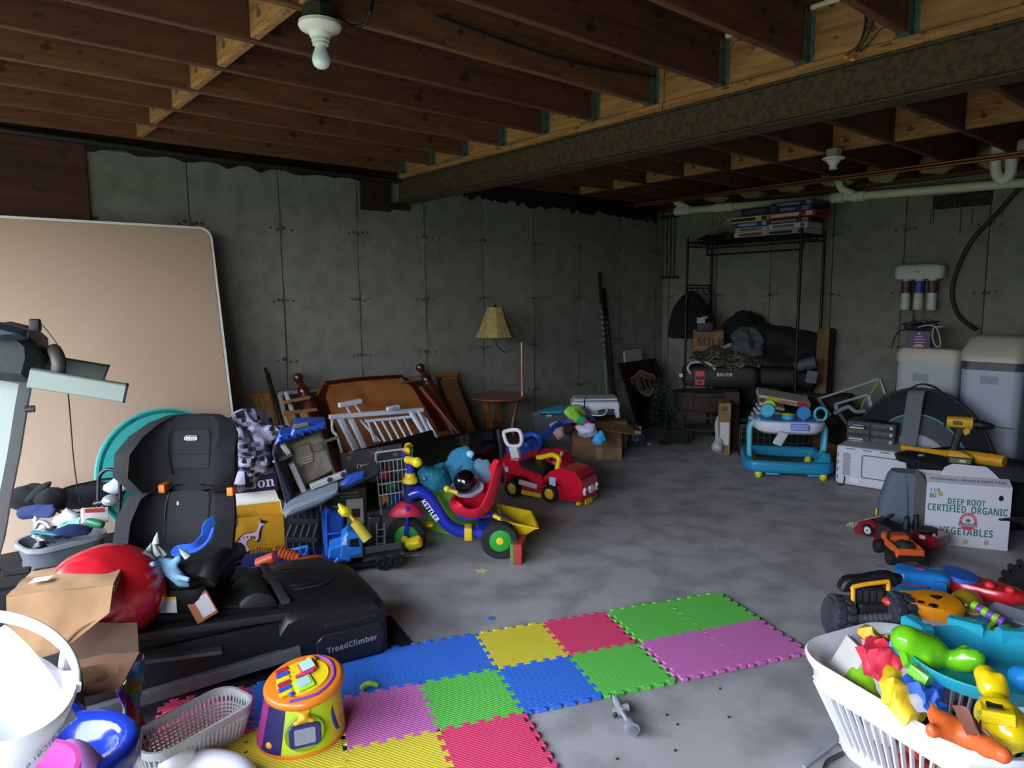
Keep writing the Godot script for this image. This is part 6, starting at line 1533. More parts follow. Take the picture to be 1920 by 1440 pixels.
	T1("blue_bag","turquoise plastic bag lying flat on the clear tote","bag",ball(0.2,0.03,0.12,20,0.03,9.0,5),M("#2f7f9c",0.3),Vector3(4.146,0.421,-4.257),Vector3(0,-30,4))
	t = T("printer","white inkjet printer standing on the boxes in front of the hockey sticks","printer",Vector3(4.443,0.417,-4.138),-0.75)
	P(t,"body",bx(0.42,0.12,0.3,0.02),M("#b9bfcb",0.4),Vector3(0,0.02,0))
	P(t,"lid",bx(0.38,0.02,0.26,0.008),M("#c6ccd6",0.4),Vector3(0.0,0.09,-0.01),Vector3(0,0,1))
	P(t,"tray_slot",bx(0.14,0.05,0.01,0.003),M("#2a2c30",0.6),Vector3(0.09,-0.01,0.148))
	P(t,"foot",bx(0.04,0.05,0.1,0.01),M("#a9aebb",0.4),Vector3(0.19,-0.04,0.1))
	P(t,"power_cord",tube(sp([Vector3(-0.08,0.1,0.05),Vector3(-0.1,0.08,0.15),Vector3(-0.09,0.0,0.17),Vector3(-0.06,-0.04,0.17)]),0.005,6),M("#151517",0.5))
	T1("carton","plain closed brown carton beneath the white printer","cardboard box",bx(0.4,0.24,0.3,0.003),M("#5b4632",0.85,0.0,"card",2.0),Vector3(4.554,0.211,-4.142)+Vector3(0,-0.02,0),Vector3(0,-42,0))
	t = T("carton","dark blue carton with arrow symbols standing by the small pine tree","cardboard box",Vector3(4.927,0,-4.114),-0.78)
	P(t,"box",bx(0.36,0.17,0.24,0.003),M("#1c2440",0.6,0.0,"card",2.0),Vector3(-0.06,0.085,-0.12))
	P(t,"arrow_symbol",ringp(rr(0.05,0.06,0.008,3),rr(0.035,0.045,0.006,3),0.002),M("#8c93a8",0.6),Vector3(0.03,0.09,0.001))
	P(t,"arrow_symbol",ringp(rr(0.05,0.05,0.02,3),rr(0.03,0.03,0.014,3),0.002),M("#8c93a8",0.6),Vector3(-0.06,0.085,0.001))
	t = T("carton","flat blue and yellow printed box lying on the dark blue carton","cardboard box",Vector3(4.69,0.175,-3.93),-0.78)
	P(t,"box",bx(0.3,0.075,0.22,0.003),M("#22407c",0.5),Vector3(-0.06,0.04,-0.1))
	P(t,"yellow_side",bx(0.2,0.07,0.004,0.001),M("#cf9a2a",0.5),Vector3(-0.01,0.04,0.011))
	P(t,"printed_patch",bx(0.035,0.045,0.004,0.001),M("#c8543a",0.5),Vector3(-0.05,0.04,0.0125))
	P(t,"printed_patch",bx(0.05,0.05,0.004,0.001),M("#d9d0b0",0.5),Vector3(0.06,0.04,0.0125))
	T1("carton_flap","loose brown cardboard sheet lying over the blue carton","cardboard",bx(0.34,0.006,0.2,0.001),M("#7c5d40",0.85,0.0,"card",2.0),Vector3(4.292,0.308,-3.785),Vector3(8,-40,-10))

func right_things() -> void:
	corner_things()
	garment_rack()
	board_games()
	gear_pile()
	walker_zone()
	water_units()
	tool_zone()
	veg_zone()
	activity_table()
	laundry_basket()
	floor_bits()
func corner_things() -> void:
	var blk := M("#0e0e10",0.5)
	for q in [[Vector3(5.276,1.63,-4.86),Vector3(5.068,0.407,-4.55),"black hockey stick with a pale shaft leaning on the back wall, the taller one"],[Vector3(5.328,1.469,-4.84),Vector3(5.123,0.402,-4.55),"black hockey stick with a checked shaft leaning on the back wall, the shorter one"]]:
		var t := T("hockey_stick",q[2],"hockey stick",q[1])
		var d:Vector3 = q[0] - q[1]
		P(t,"shaft",bar(Vector3(0,-0.45,0.12),d,0.026,0.02),blk)
		P(t,"taped_grip",bar(d*0.75,d*1.003,0.03,0.026),M("#060607",0.9))
		P(t,"printed_band",bar(d*0.02,d*0.3,0.027,0.021),M("#4e6a5c",0.5))
		for k in 8:P(t,"checker",bar(d*(0.36+k*0.045),d*(0.375+k*0.045),0.0275,0.0215),M("#7b7b78",0.5))
	# dark framed mirror sign
	var t := T("bar_mirror","dark framed bar mirror with a pale emblem leaning in the corner","mirror sign",Vector3(5.68,0.06,-4.4),-0.35)
	t.rotation_degrees = Vector3(-24,-8,3)
	P(t,"pane",bx(0.46,0.66,0.01,0.002),M("#151512",0.15,0.0,"",1,"",0,{"coat":0.4}),Vector3(0,0.36,0))
	P(t,"frame",ringp(rr(0.52,0.72,0.004,1),rr(0.45,0.65,0.004,1),0.03),M("#1d140e",0.5),Vector3(0,0.36,0))
	P(t,"emblem_ring",ringp(sp2([Vector2(-0.17,0.1),Vector2(-0.1,0.13),Vector2(0,0.18),Vector2(0.1,0.13),Vector2(0.17,0.1),Vector2(0.13,-0.02),Vector2(0.0,-0.12),Vector2(-0.13,-0.02)],3),sp2([Vector2(-0.155,0.09),Vector2(-0.095,0.115),Vector2(0,0.16),Vector2(0.095,0.115),Vector2(0.155,0.09),Vector2(0.12,-0.015),Vector2(0.0,-0.1),Vector2(-0.12,-0.015)],3),0.004),M("#7a6a4c",0.5),Vector3(0.0,0.44,0.008))
	P(t,"emblem_field",ext(sp2([Vector2(-0.16,0.09),Vector2(-0.1,0.115),Vector2(0,0.165),Vector2(0.1,0.115),Vector2(0.16,0.09),Vector2(0.12,-0.015),Vector2(0.0,-0.1),Vector2(-0.12,-0.015)],3),0.003,0.0),M("#554d3a",0.5),Vector3(0.0,0.44,0.006))
	txt(t,"Lite",0.13,M("#0c0c10",0.4),Vector3(0.0,0.46,0.0095),Vector3.ZERO,true,"Droid Serif")
	T1("plastic_tray","pale translucent plastic tray standing behind the dark bar mirror","tray",ext(rr(0.27,0.2,0.03,5),0.03,0.008),M("#8f9390",0.35),Vector3(5.819,0.727,-4.86),Vector3(-6,-6,3))
	# small artificial pine
	t = T("artificial_pine","small dark artificial pine tree on the floor in the corner","artificial tree",Vector3(5.265,0,-4))
	P(t,"trunk",lathe([Vector2(0.012,0),Vector2(0.008,0.55),Vector2(0.0,0.6)],8),M("#2a1d12",0.9),Vector3.ZERO,Vector3(0,0,-4))
	P(t,"stand",cyl(0.06,0.02,12),M("#101210",0.8),Vector3(0,0.01,0))
	var rg := RandomNumberGenerator.new()
	rg.seed = 11
	var tuft := SurfaceTool.new()
	tuft.begin(Mesh.PRIMITIVE_TRIANGLES)
	for i in 1500:
		var y := 0.06+0.56*rg.randf()
		var a := rg.randf()*TAU
		var r := (0.17*(1.0 - (y - 0.06)/0.62)+0.03)*sqrt(rg.randf())
		var c := Vector3(cos(a)*r - y*0.07,y,sin(a)*r)
		var d := Vector3(cos(a),rg.randf_range(-0.3,0.6),sin(a)).rotated(Vector3.UP,rg.randf_range(-0.9,0.9)).normalized()
		var s := d.cross(Vector3(rg.randf() - 0.5,rg.randf() - 0.5,rg.randf() - 0.5)).normalized()*0.004
		var l := rg.randf_range(0.02,0.04)
		for v in [c - s,c+s,c+d*l]:
			tuft.set_normal(d.cross(s).normalized())
			tuft.add_vertex(v)
	P(t,"needles",tuft.commit(),M("#1f3a2c",0.8,0.0,"",1,"",0,{"back":"#0c1a12"})).set_meta("kind","stuff")
	# two-tier plant stand
	var wk := M("#3a2f28",0.8,0.0,"",12.0,"weave",0.5)
	t = T("wicker_stand","dark oval wicker plant stand with a lower shelf under the hockey bag","plant stand",Vector3(5.658,0,-3.843))
	t.rotation.y = -0.95
	P(t,"basket_rim",lathe([Vector2(0.27,0.44),Vector2(0.29,0.45),Vector2(0.3,0.47),Vector2(0.285,0.485),Vector2(0.26,0.475)],36),wk).scale.z = 0.7
	P(t,"basket_wall",loft([rh(el(0.5,0.34,36),0.3),rh(el(0.54,0.38,36),0.33),rh(el(0.55,0.39,36),0.45)],true,true,60),wk)
	for k in 26:
		var a := TAU*k/26
		P(t,"stake",rod(Vector3(cos(a)*0.276,0.31,sin(a)*0.196),Vector3(cos(a)*0.28,0.45,sin(a)*0.2),0.006,5),wk)
	var br := []
	for k in 49:
		var a := TAU*k/48
		br.append(Vector3(cos(a)*0.285,0.3 - 0.05*absf(cos(a*2.0))+0.004*sin(k*2.0),sin(a)*0.2))
	P(t,"braided_apron",tube(sp(br,2),0.012,6),wk)
	for q in [[-1,-1],[1,-1],[-1,1],[1,1]]:
		P(t,"leg",lathe([Vector2(0.022,0.0),Vector2(0.028,0.02),Vector2(0.024,0.04),Vector2(0.016,0.06),Vector2(0.016,0.33)],12),wk,Vector3(q[0]*0.19,0,q[1]*0.13))
	P(t,"lower_shelf",loft([rh(el(0.4,0.3,30),0.1),rh(el(0.46,0.34,30),0.115),rh(el(0.46,0.34,30),0.135),rh(el(0.36,0.26,30),0.14)],true,true,50),wk)
	t = T("wire_bin","small black slatted bin on the floor behind the wicker stand","bin",Vector3(5.362,0,-3.912)+Vector3(0.05,0,-0.05),-0.9)
	P(t,"inside",loft([rh(rr(0.2,0.16,0.02),0.0),rh(rr(0.24,0.2,0.02),0.12)],true,true,40),M("#060607",0.8))
	for k in 9:P(t,"slat",bar(Vector3(-0.1+k*0.025,0.005,0.085),Vector3(-0.12+k*0.03,0.13,0.105),0.012,0.006,Vector3(0,0,1)),M("#141416",0.6))
	P(t,"rim",tube(r3(rr(0.27,0.22,0.02),tf(Vector3(0,0.13,0),Vector3(90,0,0))),0.007,6,true),M("#141416",0.6))
	T1("white_tag","small white paper scrap on the floor by the pine tree","paper",ball(0.025,0.012,0.018,10,0.012,40.0),M("#aaaaa6",0.8),Vector3(5.12,0.01,-4.068))
	T1("orange_cap","small orange plastic cap near the black slatted bin","cap",cyl(0.018,0.02,12),pl("#c2452a"),Vector3(5.533,0.12,-4.078))
func garment_rack() -> void:
	var blk := M("#121214",0.4,0.4)
	var t := T("garment_rack","tall black metal garment rack with a wire top shelf along the right wall","garment rack",Vector3(6.09,0,-3.64))
	for x in [-0.21,0.21]:
		for z in [-0.59,0.59]:
			P(t,"post",rod(Vector3(x,0.0,z),Vector3(x,1.97,z),0.014,10),blk)
			P(t,"foot",cyl(0.018,0.03,10),blk,Vector3(x,0.015,z))
	for y in [1.88,1.92]:
		for x in [-0.21,0.21]:P(t,"shelf_rail",rod(Vector3(x,y,-0.6),Vector3(x,y,0.6),0.006,6),blk)
		for z in [-0.59,0.59]:P(t,"shelf_rail",rod(Vector3(-0.22,y,z),Vector3(0.22,y,z),0.006,6),blk)
	for x in [-0.21,0.21]:
		var zz := PackedVector3Array()
		for k in 49:zz.append(Vector3(x,1.885 if k % 2 == 0 else 1.915,-0.59+1.18*k/48.0))
		P(t,"truss_wire",tube(zz,0.0025,4),blk)
	for k in 40:P(t,"shelf_wire",rod(Vector3(-0.21,1.924,-0.58+k*0.0297),Vector3(0.21,1.924,-0.58+k*0.0297),0.0022,4),blk)
	P(t,"hanging_rail",bar(Vector3(0.0,1.8,-0.5),Vector3(0.0,1.8,0.5),0.03,0.018),blk)
	for z in [-0.5,0.5]:P(t,"rail_drop",bar(Vector3(0,1.79,z),Vector3(0,1.9,z),0.016,0.016),blk)
	for y in [1.5,1.47]:P(t,"hook_rail",rod(Vector3(-0.22,y,-0.59),Vector3(0.22,y,-0.59),0.006,6),blk)
	for k in 5:
		var x := -0.23+k*0.1
		P(t,"hook",tube(sp([Vector3(x,1.5,-0.59),Vector3(x+0.005,1.44,-0.585),Vector3(x+0.025,1.4,-0.57),Vector3(x+0.045,1.42,-0.56),Vector3(x+0.045,1.46,-0.56)]),0.005,6),blk)
	T1("jacket","black jacket hanging from the hooks on the left end of the garment rack","jacket",loft([rh(el(0.36,0.12,24),-0.36),rh(el(0.46,0.16,24),-0.33),rh(el(0.44,0.16,24),-0.2),rh(el(0.36,0.15,24),-0.05),rh(el(0.2,0.12,24),0.06),rh(el(0.07,0.06,24),0.12)],true,true,70),cl("#08080a"),Vector3(5.98,1.322,-4.244),Vector3(0,-52,0))
func board_games() -> void:
	# boxes in order: [pixel row, near x, z centre, y, length, height, colour, stripe, name]
	var y0 := 1.93
	var rows := [
		[-3.42,0.0,0.42,0.05,"#cbb3a0","#7a3f46","pale pink puzzle box at the bottom of the shelf's left stack",0.0],
		[-3.42,0.05,0.4,0.04,"#a8aca6","#3c6c44","white and green puzzle box second from the bottom of the left stack",0.0],
		[-3.44,0.09,0.34,0.045,"#2a3c70","#8fa2c9","blue printed game box in the middle of the left stack",0.0],
		[-3.5,0.135,0.46,0.055,"#c2b277","#3a2a1c","yellow game box lettered on its long side in the left stack",0.0],
		[-3.36,0.19,0.36,0.07,"#15161f","#3a3f55","black game box on top of the left stack",0.0],
		[-3.12,0.0,0.4,0.045,"#a6a6a2","#1d1d1f","white game box with black print at the bottom of the right stack",0.0],
		[-3.08,0.045,0.36,0.05,"#b7bab8","#5d6266","pale grey game box second in the right stack",0.0],
		[-3.1,0.095,0.42,0.045,"#17171b","#7e7b70","black photo-printed game box in the middle of the right stack",0.0],
		[-3.08,0.14,0.5,0.055,"#8c1726","#c9b8a2","red game box with pale emblems in the right stack",0.0],
		[-3.12,0.195,0.48,0.045,"#1c2a5c","#5a74ad","navy blue game box under the topmost box of the right stack",0.0],
		[-3.06,0.24,0.4,0.045,"#15162c","#6e7690","dark blue game box topmost of the right stack",0.0]]
	var rg := RandomNumberGenerator.new()
	rg.seed = 6
	for i in rows.size():
		var r:Array = rows[i]
		var t := T("board_game",r[6],"board game",Vector3(6.06+rg.randf_range(-0.02,0.02),y0+r[1]+0.0015,r[0] - 0.12),rg.randf_range(-0.04,0.04),"board games on the garment rack")
		P(t,"box",bx(0.27,r[3] - 0.002,r[2],0.002),M(r[4],0.55),Vector3(0,r[3]/2,0))
		P(t,"printed_band",bx(0.002,r[3]*0.5,r[2]*0.55,0.0005),M(r[5],0.55),Vector3(-0.1355,r[3]/2,-0.04))
		P(t,"printed_band",bx(0.002,r[3]*0.7,r[2]*0.12,0.0005),M(r[5],0.55),Vector3(-0.1355,r[3]/2,r[2]*0.38))
		if i == 3:txt(t,"GO",0.04,M("#2a2018",0.6),Vector3(-0.138,r[3]/2,-0.19),Vector3(0,-90,0))
	# odds and ends at the left of the shelf
	T1("maroon_pouch","maroon pouch on the wire shelf left of the game boxes","pouch",ball(0.08,0.035,0.07,16,0.02,12.0),cl("#3a0d16"),Vector3(6.05,1.965,-3.82))
	T1("mug","white and dark painted mug lying on the wire shelf","mug",lathe([Vector2(0,-0.04),Vector2(0.04,-0.04),Vector2(0.042,0.04),Vector2(0.036,0.04),Vector2(0.034,-0.03),Vector2(0,-0.03)],20),M("#a9ada6",0.4),Vector3(6.0,1.97,-3.68))
	T1("cable_heap","tangled dark cables and straps at the left end of the wire shelf","cables",join([[tube(sp([Vector3(0,0,-0.2),Vector3(0.05,0.04,-0.1),Vector3(-0.05,0.02,0),Vector3(0.06,0.05,0.1),Vector3(-0.02,0.01,0.16)]),0.012,8)],[ball(0.09,0.03,0.13,16,0.03,12.0)]]),M("#1d0d0e",0.7),Vector3(6.02,1.95,-4.02))
func gear_pile() -> void:
	var blk := cl("#0f0f12")
	# milk box with a label printer on it
	var c := Vector3(5.817,0.941,-3.92)
	var t := T("milk_box","old tan milk box with dark lettering behind the zebra cover","box",c,-0.95)
	P(t,"box",bx(0.29,0.28,0.26,0.006),M("#7d5c34",0.7,0.0,"card",2.0),Vector3(0.0,-0.02,-0.13))
	P(t,"rim",bx(0.3,0.02,0.27,0.006),M("#6a4a28",0.7),Vector3(0.0,0.115,-0.13))
	var l := txt(t,"MILK",0.075,M("#241810",0.6),Vector3(0.02,0.0,0.001),Vector3(0,0,-3))
	t = T("receipt_printer","small black and blue printer with a white paper flap on the milk box","printer",Vector3(5.764,1.098,-3.924),-0.9)
	P(t,"body",bx(0.16,0.09,0.14,0.01),M("#14161f",0.5),Vector3(0,-0.005,-0.06))
	P(t,"paper",bx(0.075,0.06,0.004,0.001),M("#9ea3a0",0.7),Vector3(-0.04,0.055,0.0),Vector3(-15,0,0))
	P(t,"cover",bx(0.06,0.03,0.06,0.008),M("#7d8386",0.4),Vector3(0.0,0.085,-0.04))
	# hockey bag on the wicker stand
	t = T("hockey_bag","black hockey bag with a red hang tag on the wicker stand","bag",Vector3(5.559,0.654,-3.696),-0.95)
	P(t,"body",loft([rh(rr(0.66,0.3,0.06),-0.1),rh(rr(0.72,0.34,0.08),-0.05),rh(rr(0.7,0.33,0.08),0.06),rh(rr(0.6,0.26,0.08),0.1)],true,true,60),M("#101114",0.6),Vector3(0.08,0,-0.12))
	P(t,"hang_tag",bx(0.085,0.13,0.004,0.001),M("#c22a35",0.5),Vector3(-0.11,-0.02,0.055))
	P(t,"tag_print",bx(0.08,0.03,0.005,0.001),M("#17171b",0.5),Vector3(-0.11,-0.02,0.056))
	P(t,"tag_print",bx(0.05,0.02,0.005,0.001),M("#17171b",0.5),Vector3(-0.11,-0.06,0.056))
	P(t,"white_label",bx(0.035,0.03,0.004,0.001),M("#b9bcc2",0.5),Vector3(-0.28,0.0,0.045))
	P(t,"helmet_ring",tube(sp([Vector3(-0.19,0.02,0.06),Vector3(-0.22,0.07,0.05),Vector3(-0.18,0.12,0.03),Vector3(-0.05,0.12,0.04),Vector3(0.03,0.06,0.06)]),0.012,8),M("#a9b0b2",0.4))
	txt(t,"BAUER",0.032,M("#b5b8bd",0.5),Vector3(0.11,0.015,0.055),Vector3(0,0,1))
	# zebra cover, grey cloth, bags
	T1("zebra_cover","zebra-striped cover draped over the hockey bag","cover",sheet(24,18,0.006,func(u:float,v:float):
		var a := (Vector3(5.367,0.818,-3.818)).lerp(Vector3(5.772,0.764,-3.336),u)
		var b := (Vector3(5.788,0.874,-3.934)).lerp(Vector3(6.134,0.892,-3.513),u)
		var p := a.lerp(b,v)
		return p+Vector3(0,0.09*sin(u*PI*0.9+0.3)*sin(v*PI) - 0.06*sin(u*PI)*(1.0 - v)+0.02*sin(u*17.0+v*6.0),0)),M("#d0cfc8",0.9,0.0,"zebra",2.2))
	T1("grey_cloth","crumpled grey-green cloth heaped behind the zebra cover","cloth",ball(0.2,0.16,0.14,30,0.12,7.0,3),cl("#4a5152"),Vector3(5.984,0.917,-3.577))
	T1("white_card","white card wedged between the milk box and the grey cloth","card",bx(0.13,0.06,0.004,0.001),M("#9da3a4",0.7),Vector3(5.86,0.895,-3.744),Vector3(-30,-50,22))
	T1("duffel_bag","black duffel bag humped behind the grey cloth","bag",ball(0.22,0.17,0.2,26,0.06,5.0,5),blk,Vector3(6.184,1.057,-3.76))
	T1("black_tarp","big black tarpaulin bundle sloping along the right wall behind the rack posts","tarpaulin",body([[Vector3(6.184,0.947,-3.611),Vector3(6.348,0.853,-3.259),0.19,0.2],[Vector3(6.348,0.853,-3.259),Vector3(6.298,0.716,-3.082),0.2,0.12],[Vector3(6.017,0.709,-3.449),Vector3(6.189,0.692,-3.17),0.18,0.14]],0.03,0.08,0.03,5.0),M("#111317",0.75))
	T1("suitcase","dark fabric suitcase with a pale corner lying under the black tarpaulin","suitcase",bx(0.62,0.2,0.34,0.05),M("#0f1014",0.7),Vector3(6.041,0.644,-3.287),Vector3(0,-62,-3))
	T1("suitcase_pocket","grey mesh sleeve at the end of the dark suitcase","sleeve",lathe([Vector2(0.05,-0.09),Vector2(0.055,0.09),Vector2(0.045,0.09),Vector2(0.04,-0.09)],18),M("#4a4d50",0.7),Vector3(5.942,0.78,-2.997),Vector3(75,20,0))
	T1("pad_strap","light grey strap end hanging from the dark suitcase","strap",bx(0.09,0.11,0.012,0.004),M("#5d6063",0.8),Vector3(5.928,0.673,-2.926),Vector3(0,-60,-8))
	T1("shelf_board","dark low table top carrying the bags under the garment rack","board",bx(0.95,0.03,0.42,0.004),M("#0e0c0a",0.7),Vector3(6.44,0.509,-3.456)+Vector3(0,-0.02,0),Vector3(0,-86,0))
	T1("storage_box","dark storage box under the garment rack carrying the bags","box",bx(0.75,0.34,0.36,0.01),M("#0d0e10",0.8),Vector3(6.1,0.17,-3.55),Vector3(0,-90,0))
	T1("storage_box","dark storage box stacked on the lower one beneath the bags","box",bx(0.7,0.3,0.34,0.01),M("#101114",0.8),Vector3(6.12,0.5,-3.6),Vector3(0,-90,0))
	# planks
	T1("wooden_plank","upright weathered wooden plank between the garment rack and the metal frames","board",bx(0.03,0.92,0.11,0.004),M("#7a5c37",0.8,0.0,"woodv",1.6),Vector3(6.2,0.681,-2.973)+Vector3(0,-0.05,0),Vector3(0,0,-2))
	T1("wooden_plank","dark plank edge standing right behind the weathered one","board",bx(0.03,0.92,0.06,0.004),M("#1d130c",0.9,0.0,"woodv",1.6),Vector3(6.26,0.68,-2.937)+Vector3(0,-0.05,0),Vector3(0,0,-2))
	# narrow carton, plastic bag, milk crates
	t = T("narrow_carton","tall narrow brown carton with a white address label in front of the black crates","cardboard box",Vector3(5.266,0,-3.359),-0.95)
	P(t,"box",bx(0.1,0.46,0.22,0.003),M("#8a6a48",0.8,0.0,"card",2.0),Vector3(0,0.23,-0.11))
	P(t,"address_label",bx(0.075,0.2,0.002,0.0005),M("#b9bcbf",0.6),Vector3(0,0.19,0.0012))
	P(t,"printed_mark",bx(0.05,0.03,0.002,0.0005),M("#3a2a1e",0.6),Vector3(0,0.41,0.0012))
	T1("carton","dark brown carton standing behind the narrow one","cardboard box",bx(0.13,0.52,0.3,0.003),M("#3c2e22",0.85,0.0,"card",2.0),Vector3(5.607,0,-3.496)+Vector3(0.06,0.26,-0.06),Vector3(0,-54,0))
	T1("plastic_bag","crumpled white plastic bag hanging beside the narrow carton","bag",tube(sp([Vector3(5.475,0.379,-3.458),Vector3(5.375,0.33,-3.469),Vector3(5.302,0.236,-3.45),Vector3(5.256,0.128,-3.405),Vector3(5.187,0.046,-3.384)]),[0.02,0.025,0.03,0.03,0.025,0.02,0.02,0.022,0.025,0.028,0.03,0.03,0.028,0.026,0.025,0.026,0.03,0.034,0.036,0.04,0.044,0.048,0.05,0.045,0.03],12),M("#a9abb0",0.5))
	milk_crate(Vector3(5.446,0,-3.224)+Vector3(0.12,0,0),-0.95,"black plastic milk crate beside the narrow carton")
	milk_crate(Vector3(5.564,0,-3.033)+Vector3(0.22,0,-0.0),-0.95,"black plastic milk crate behind the baby walker")
	T1("carton","brown carton behind the baby walker's right leg","cardboard box",bx(0.36,0.3,0.3,0.003),M("#6a4228",0.8,0.0,"card",2.0),Vector3(5.868,0,-2.899)+Vector3(0.2,0.15,0),Vector3(0,-60,0))
	T1("green_bottle","dark green bottle cap end poking out above the first milk crate","bottle",ball(0.05,0.08,0.05,14),M("#10301f",0.4),Vector3(5.757,0.26,-3.399))
func milk_crate(at:Vector3,turn:float,label:String) -> void:
	var t := T("milk_crate",label,"crate",at,turn,"black milk crates")
	var m := M("#131417",0.5)
	var w := 0.32
	var h := 0.28
	for y in [0.015,h - 0.02]:
		P(t,"rim",loft([rh(rr(w,w,0.02),y - 0.015),rh(rr(w,w,0.02),y+0.018),rh(rr(w - 0.02,w - 0.02,0.015),y+0.018),rh(rr(w - 0.02,w - 0.02,0.015),y - 0.015)],false,false,40,true),m)
	for s in 2:
		for k in 7:
			var x := -w/2+0.02+k*(w - 0.04)/6
			P(t,"grid_bar",bx(0.012,h - 0.02,0.01,0.002),m,Vector3(x,h/2,w/2 - 0.006) if s == 0 else Vector3(-w/2+0.006,h/2,x),Vector3(0,90*s,0))
		for k in 4:P(t,"grid_bar",bx(w - 0.02,0.012,0.01,0.002),m,Vector3(0,0.06+k*0.052,w/2 - 0.006) if s == 0 else Vector3(-w/2+0.006,0.06+k*0.052,0),Vector3(0,90*s,0))
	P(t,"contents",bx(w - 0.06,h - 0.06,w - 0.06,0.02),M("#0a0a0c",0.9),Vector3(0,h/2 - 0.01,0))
func walker_zone() -> void:
	var t := T("baby_walker","turquoise and white baby walker with toys on its tray","baby walker",Vector3(4.934,0,-2.583),-0.942)
	var tq := M("#2f9fbe",0.35)
	var tl := M("#5cc0d6",0.35)
	var wh := M("#cfd6e2",0.35)
	# base: a U-shaped rail
	var lo := []
	var hi := []
	for q in [[0.28,0.0],[0.2,0.04],[-0.2,0.04],[-0.28,0.0],[-0.3,-0.1],[-0.28,-0.48],[-0.22,-0.54],[0.22,-0.54],[0.28,-0.48],[0.3,-0.1]]:lo.append(Vector3(q[0],0.095,q[1]))
	P(t,"base_rail",tube(sp(lo,5,true),1.0,8,true,rr(0.06,0.09,0.025,4)),M("#1f86b0",0.35))
	for q in [[-0.22,0.03],[0.24,0.03],[-0.22,-0.5],[0.22,-0.5]]:P(t,"caster",ball(0.03,0.035,0.03,14),pl("#c9d21f"),Vector3(q[0],0.036,q[1]))
	for x in [-0.12,0.18]:P(t,"brake_pad",bx(0.1,0.02,0.06,0.006),M("#4a93c4",0.4),Vector3(x,0.04,0.02))
	for s in [-1,1]:
		P(t,"side_arm",tube(sp([Vector3(0.27*s,0.12,-0.2),Vector3(0.275*s,0.25,-0.19),Vector3(0.27*s,0.38,-0.18),Vector3(0.2*s,0.435,-0.17)]),1.0,8,false,rr(0.035,0.1,0.015,4),Vector3(0,0,1)),tl)
	P(t,"side_bracket",ext(PackedVector2Array([Vector2(-0.08,0.0),Vector2(0.06,0.0),Vector2(0.05,0.08),Vector2(0.0,0.1),Vector2(-0.02,0.05)]),0.06,0.012),M("#1f86b0",0.35),Vector3(0.24,0.12,-0.02))
	P(t,"tray",loft([rh(rr(0.42,0.36,0.1,6),0.34),rh(rr(0.5,0.42,0.14,6),0.37),rh(rr(0.53,0.44,0.15,6),0.42),rh(rr(0.5,0.42,0.14,6),0.435),rh(rr(0.48,0.4,0.13,6),0.425)],true,true,60),wh,Vector3(0,0,-0.18))
	P(t,"tray_top",loft([rh(rr(0.44,0.32,0.1,6),0.42),rh(rr(0.44,0.32,0.1,6),0.444)],true,true),M("#6f8fd8",0.35),Vector3(0.02,0,-0.14))
	P(t,"front_panel",bx(0.13,0.05,0.03,0.008),M("#7f93dc",0.35),Vector3(0.06,0.405,0.04))
	P(t,"front_tongue",bx(0.07,0.12,0.02,0.006),M("#bfc4cc",0.4),Vector3(-0.07,0.31,0.02),Vector3(20,0,-22))
	# tray toys
	var y := 0.445
	P(t,"spinner",cyl(0.055,0.05,24,0.008),M("#3aa6c4",0.35),Vector3(-0.15,y+0.055,-0.12),Vector3(70,0,15))
	P(t,"spinner_disc",cyl(0.05,0.02,24,0.005),pl("#a9c62a"),Vector3(-0.14,y+0.085,-0.15),Vector3(70,0,15))
	P(t,"drum",cyl(0.045,0.035,22,0.006),M("#3aa6c4",0.35),Vector3(-0.01,y+0.02,-0.06))
	P(t,"drum_top",cyl(0.04,0.012,22,0.003),pl("#a9c62a"),Vector3(-0.01,y+0.042,-0.06))
	P(t,"fan_knob",cyl(0.05,0.02,18,0.004),M("#2f86c0",0.35),Vector3(0.1,y+0.055,-0.06),Vector3(80,0,0))
	P(t,"fan_stem",cyl(0.014,0.05,12),M("#2f86c0",0.35),Vector3(0.1,y+0.02,-0.06))
	P(t,"steering_ring",tube(r3(el(0.085,0.1,20),tf(Vector3(0.22,y+0.05,-0.06))),0.011,10,true),M("#3fb3d2",0.35))
	P(t,"bead_arch",bx(0.05,0.01,0.05,0.004),M("#9fb7c4",0.35),Vector3(0.22,y+0.006,-0.06))
	# game boxes and books behind it
	var c := Vector3(5.535,0.494,-2.965)
	t = T("board_game","white and yellow party game box topmost of the stack behind the baby walker","board game",c,-0.95)
	t.rotation_degrees = Vector3(6,-56,-9)
	P(t,"box",bx(0.42,0.045,0.28,0.002),M("#c9c2b4",0.5),Vector3(0,0,-0.12))
	P(t,"yellow_panel",bx(0.1,0.04,0.003,0.0005),M("#c9b822",0.5),Vector3(-0.09,0,0.021))
	P(t,"red_panel",bx(0.1,0.04,0.003,0.0005),M("#b32338",0.5),Vector3(0.155,0,0.021))
	txt(t,"Twister",0.03,M("#a81f38",0.5),Vector3(0.03,0,0.0215))
	txt(t,"Sale",0.022,M("#a8384a",0.5),Vector3(-0.18,0,0.0215))
	for i in 5:
		var q:Array = [["#b7aa9c","cream spined book directly under the party game box"],["#a9adb8","white book second under the party game box"],["#b9bdc6","white book in the middle of the leaning stack"],["#a7abb4","grey-white book low in the leaning stack"],["#c2c6ce","white book at the bottom of the leaning stack"]][i]
		T1("book",q[1],"book",bx(0.2,0.026,0.18,0.003),M(q[0],0.6),(Vector3(5.311,0.491,-2.956)).lerp(Vector3(5.243,0.329,-2.987),i/4.0),Vector3(4,-56+i*3,-14 - i*2),"books behind the baby walker")
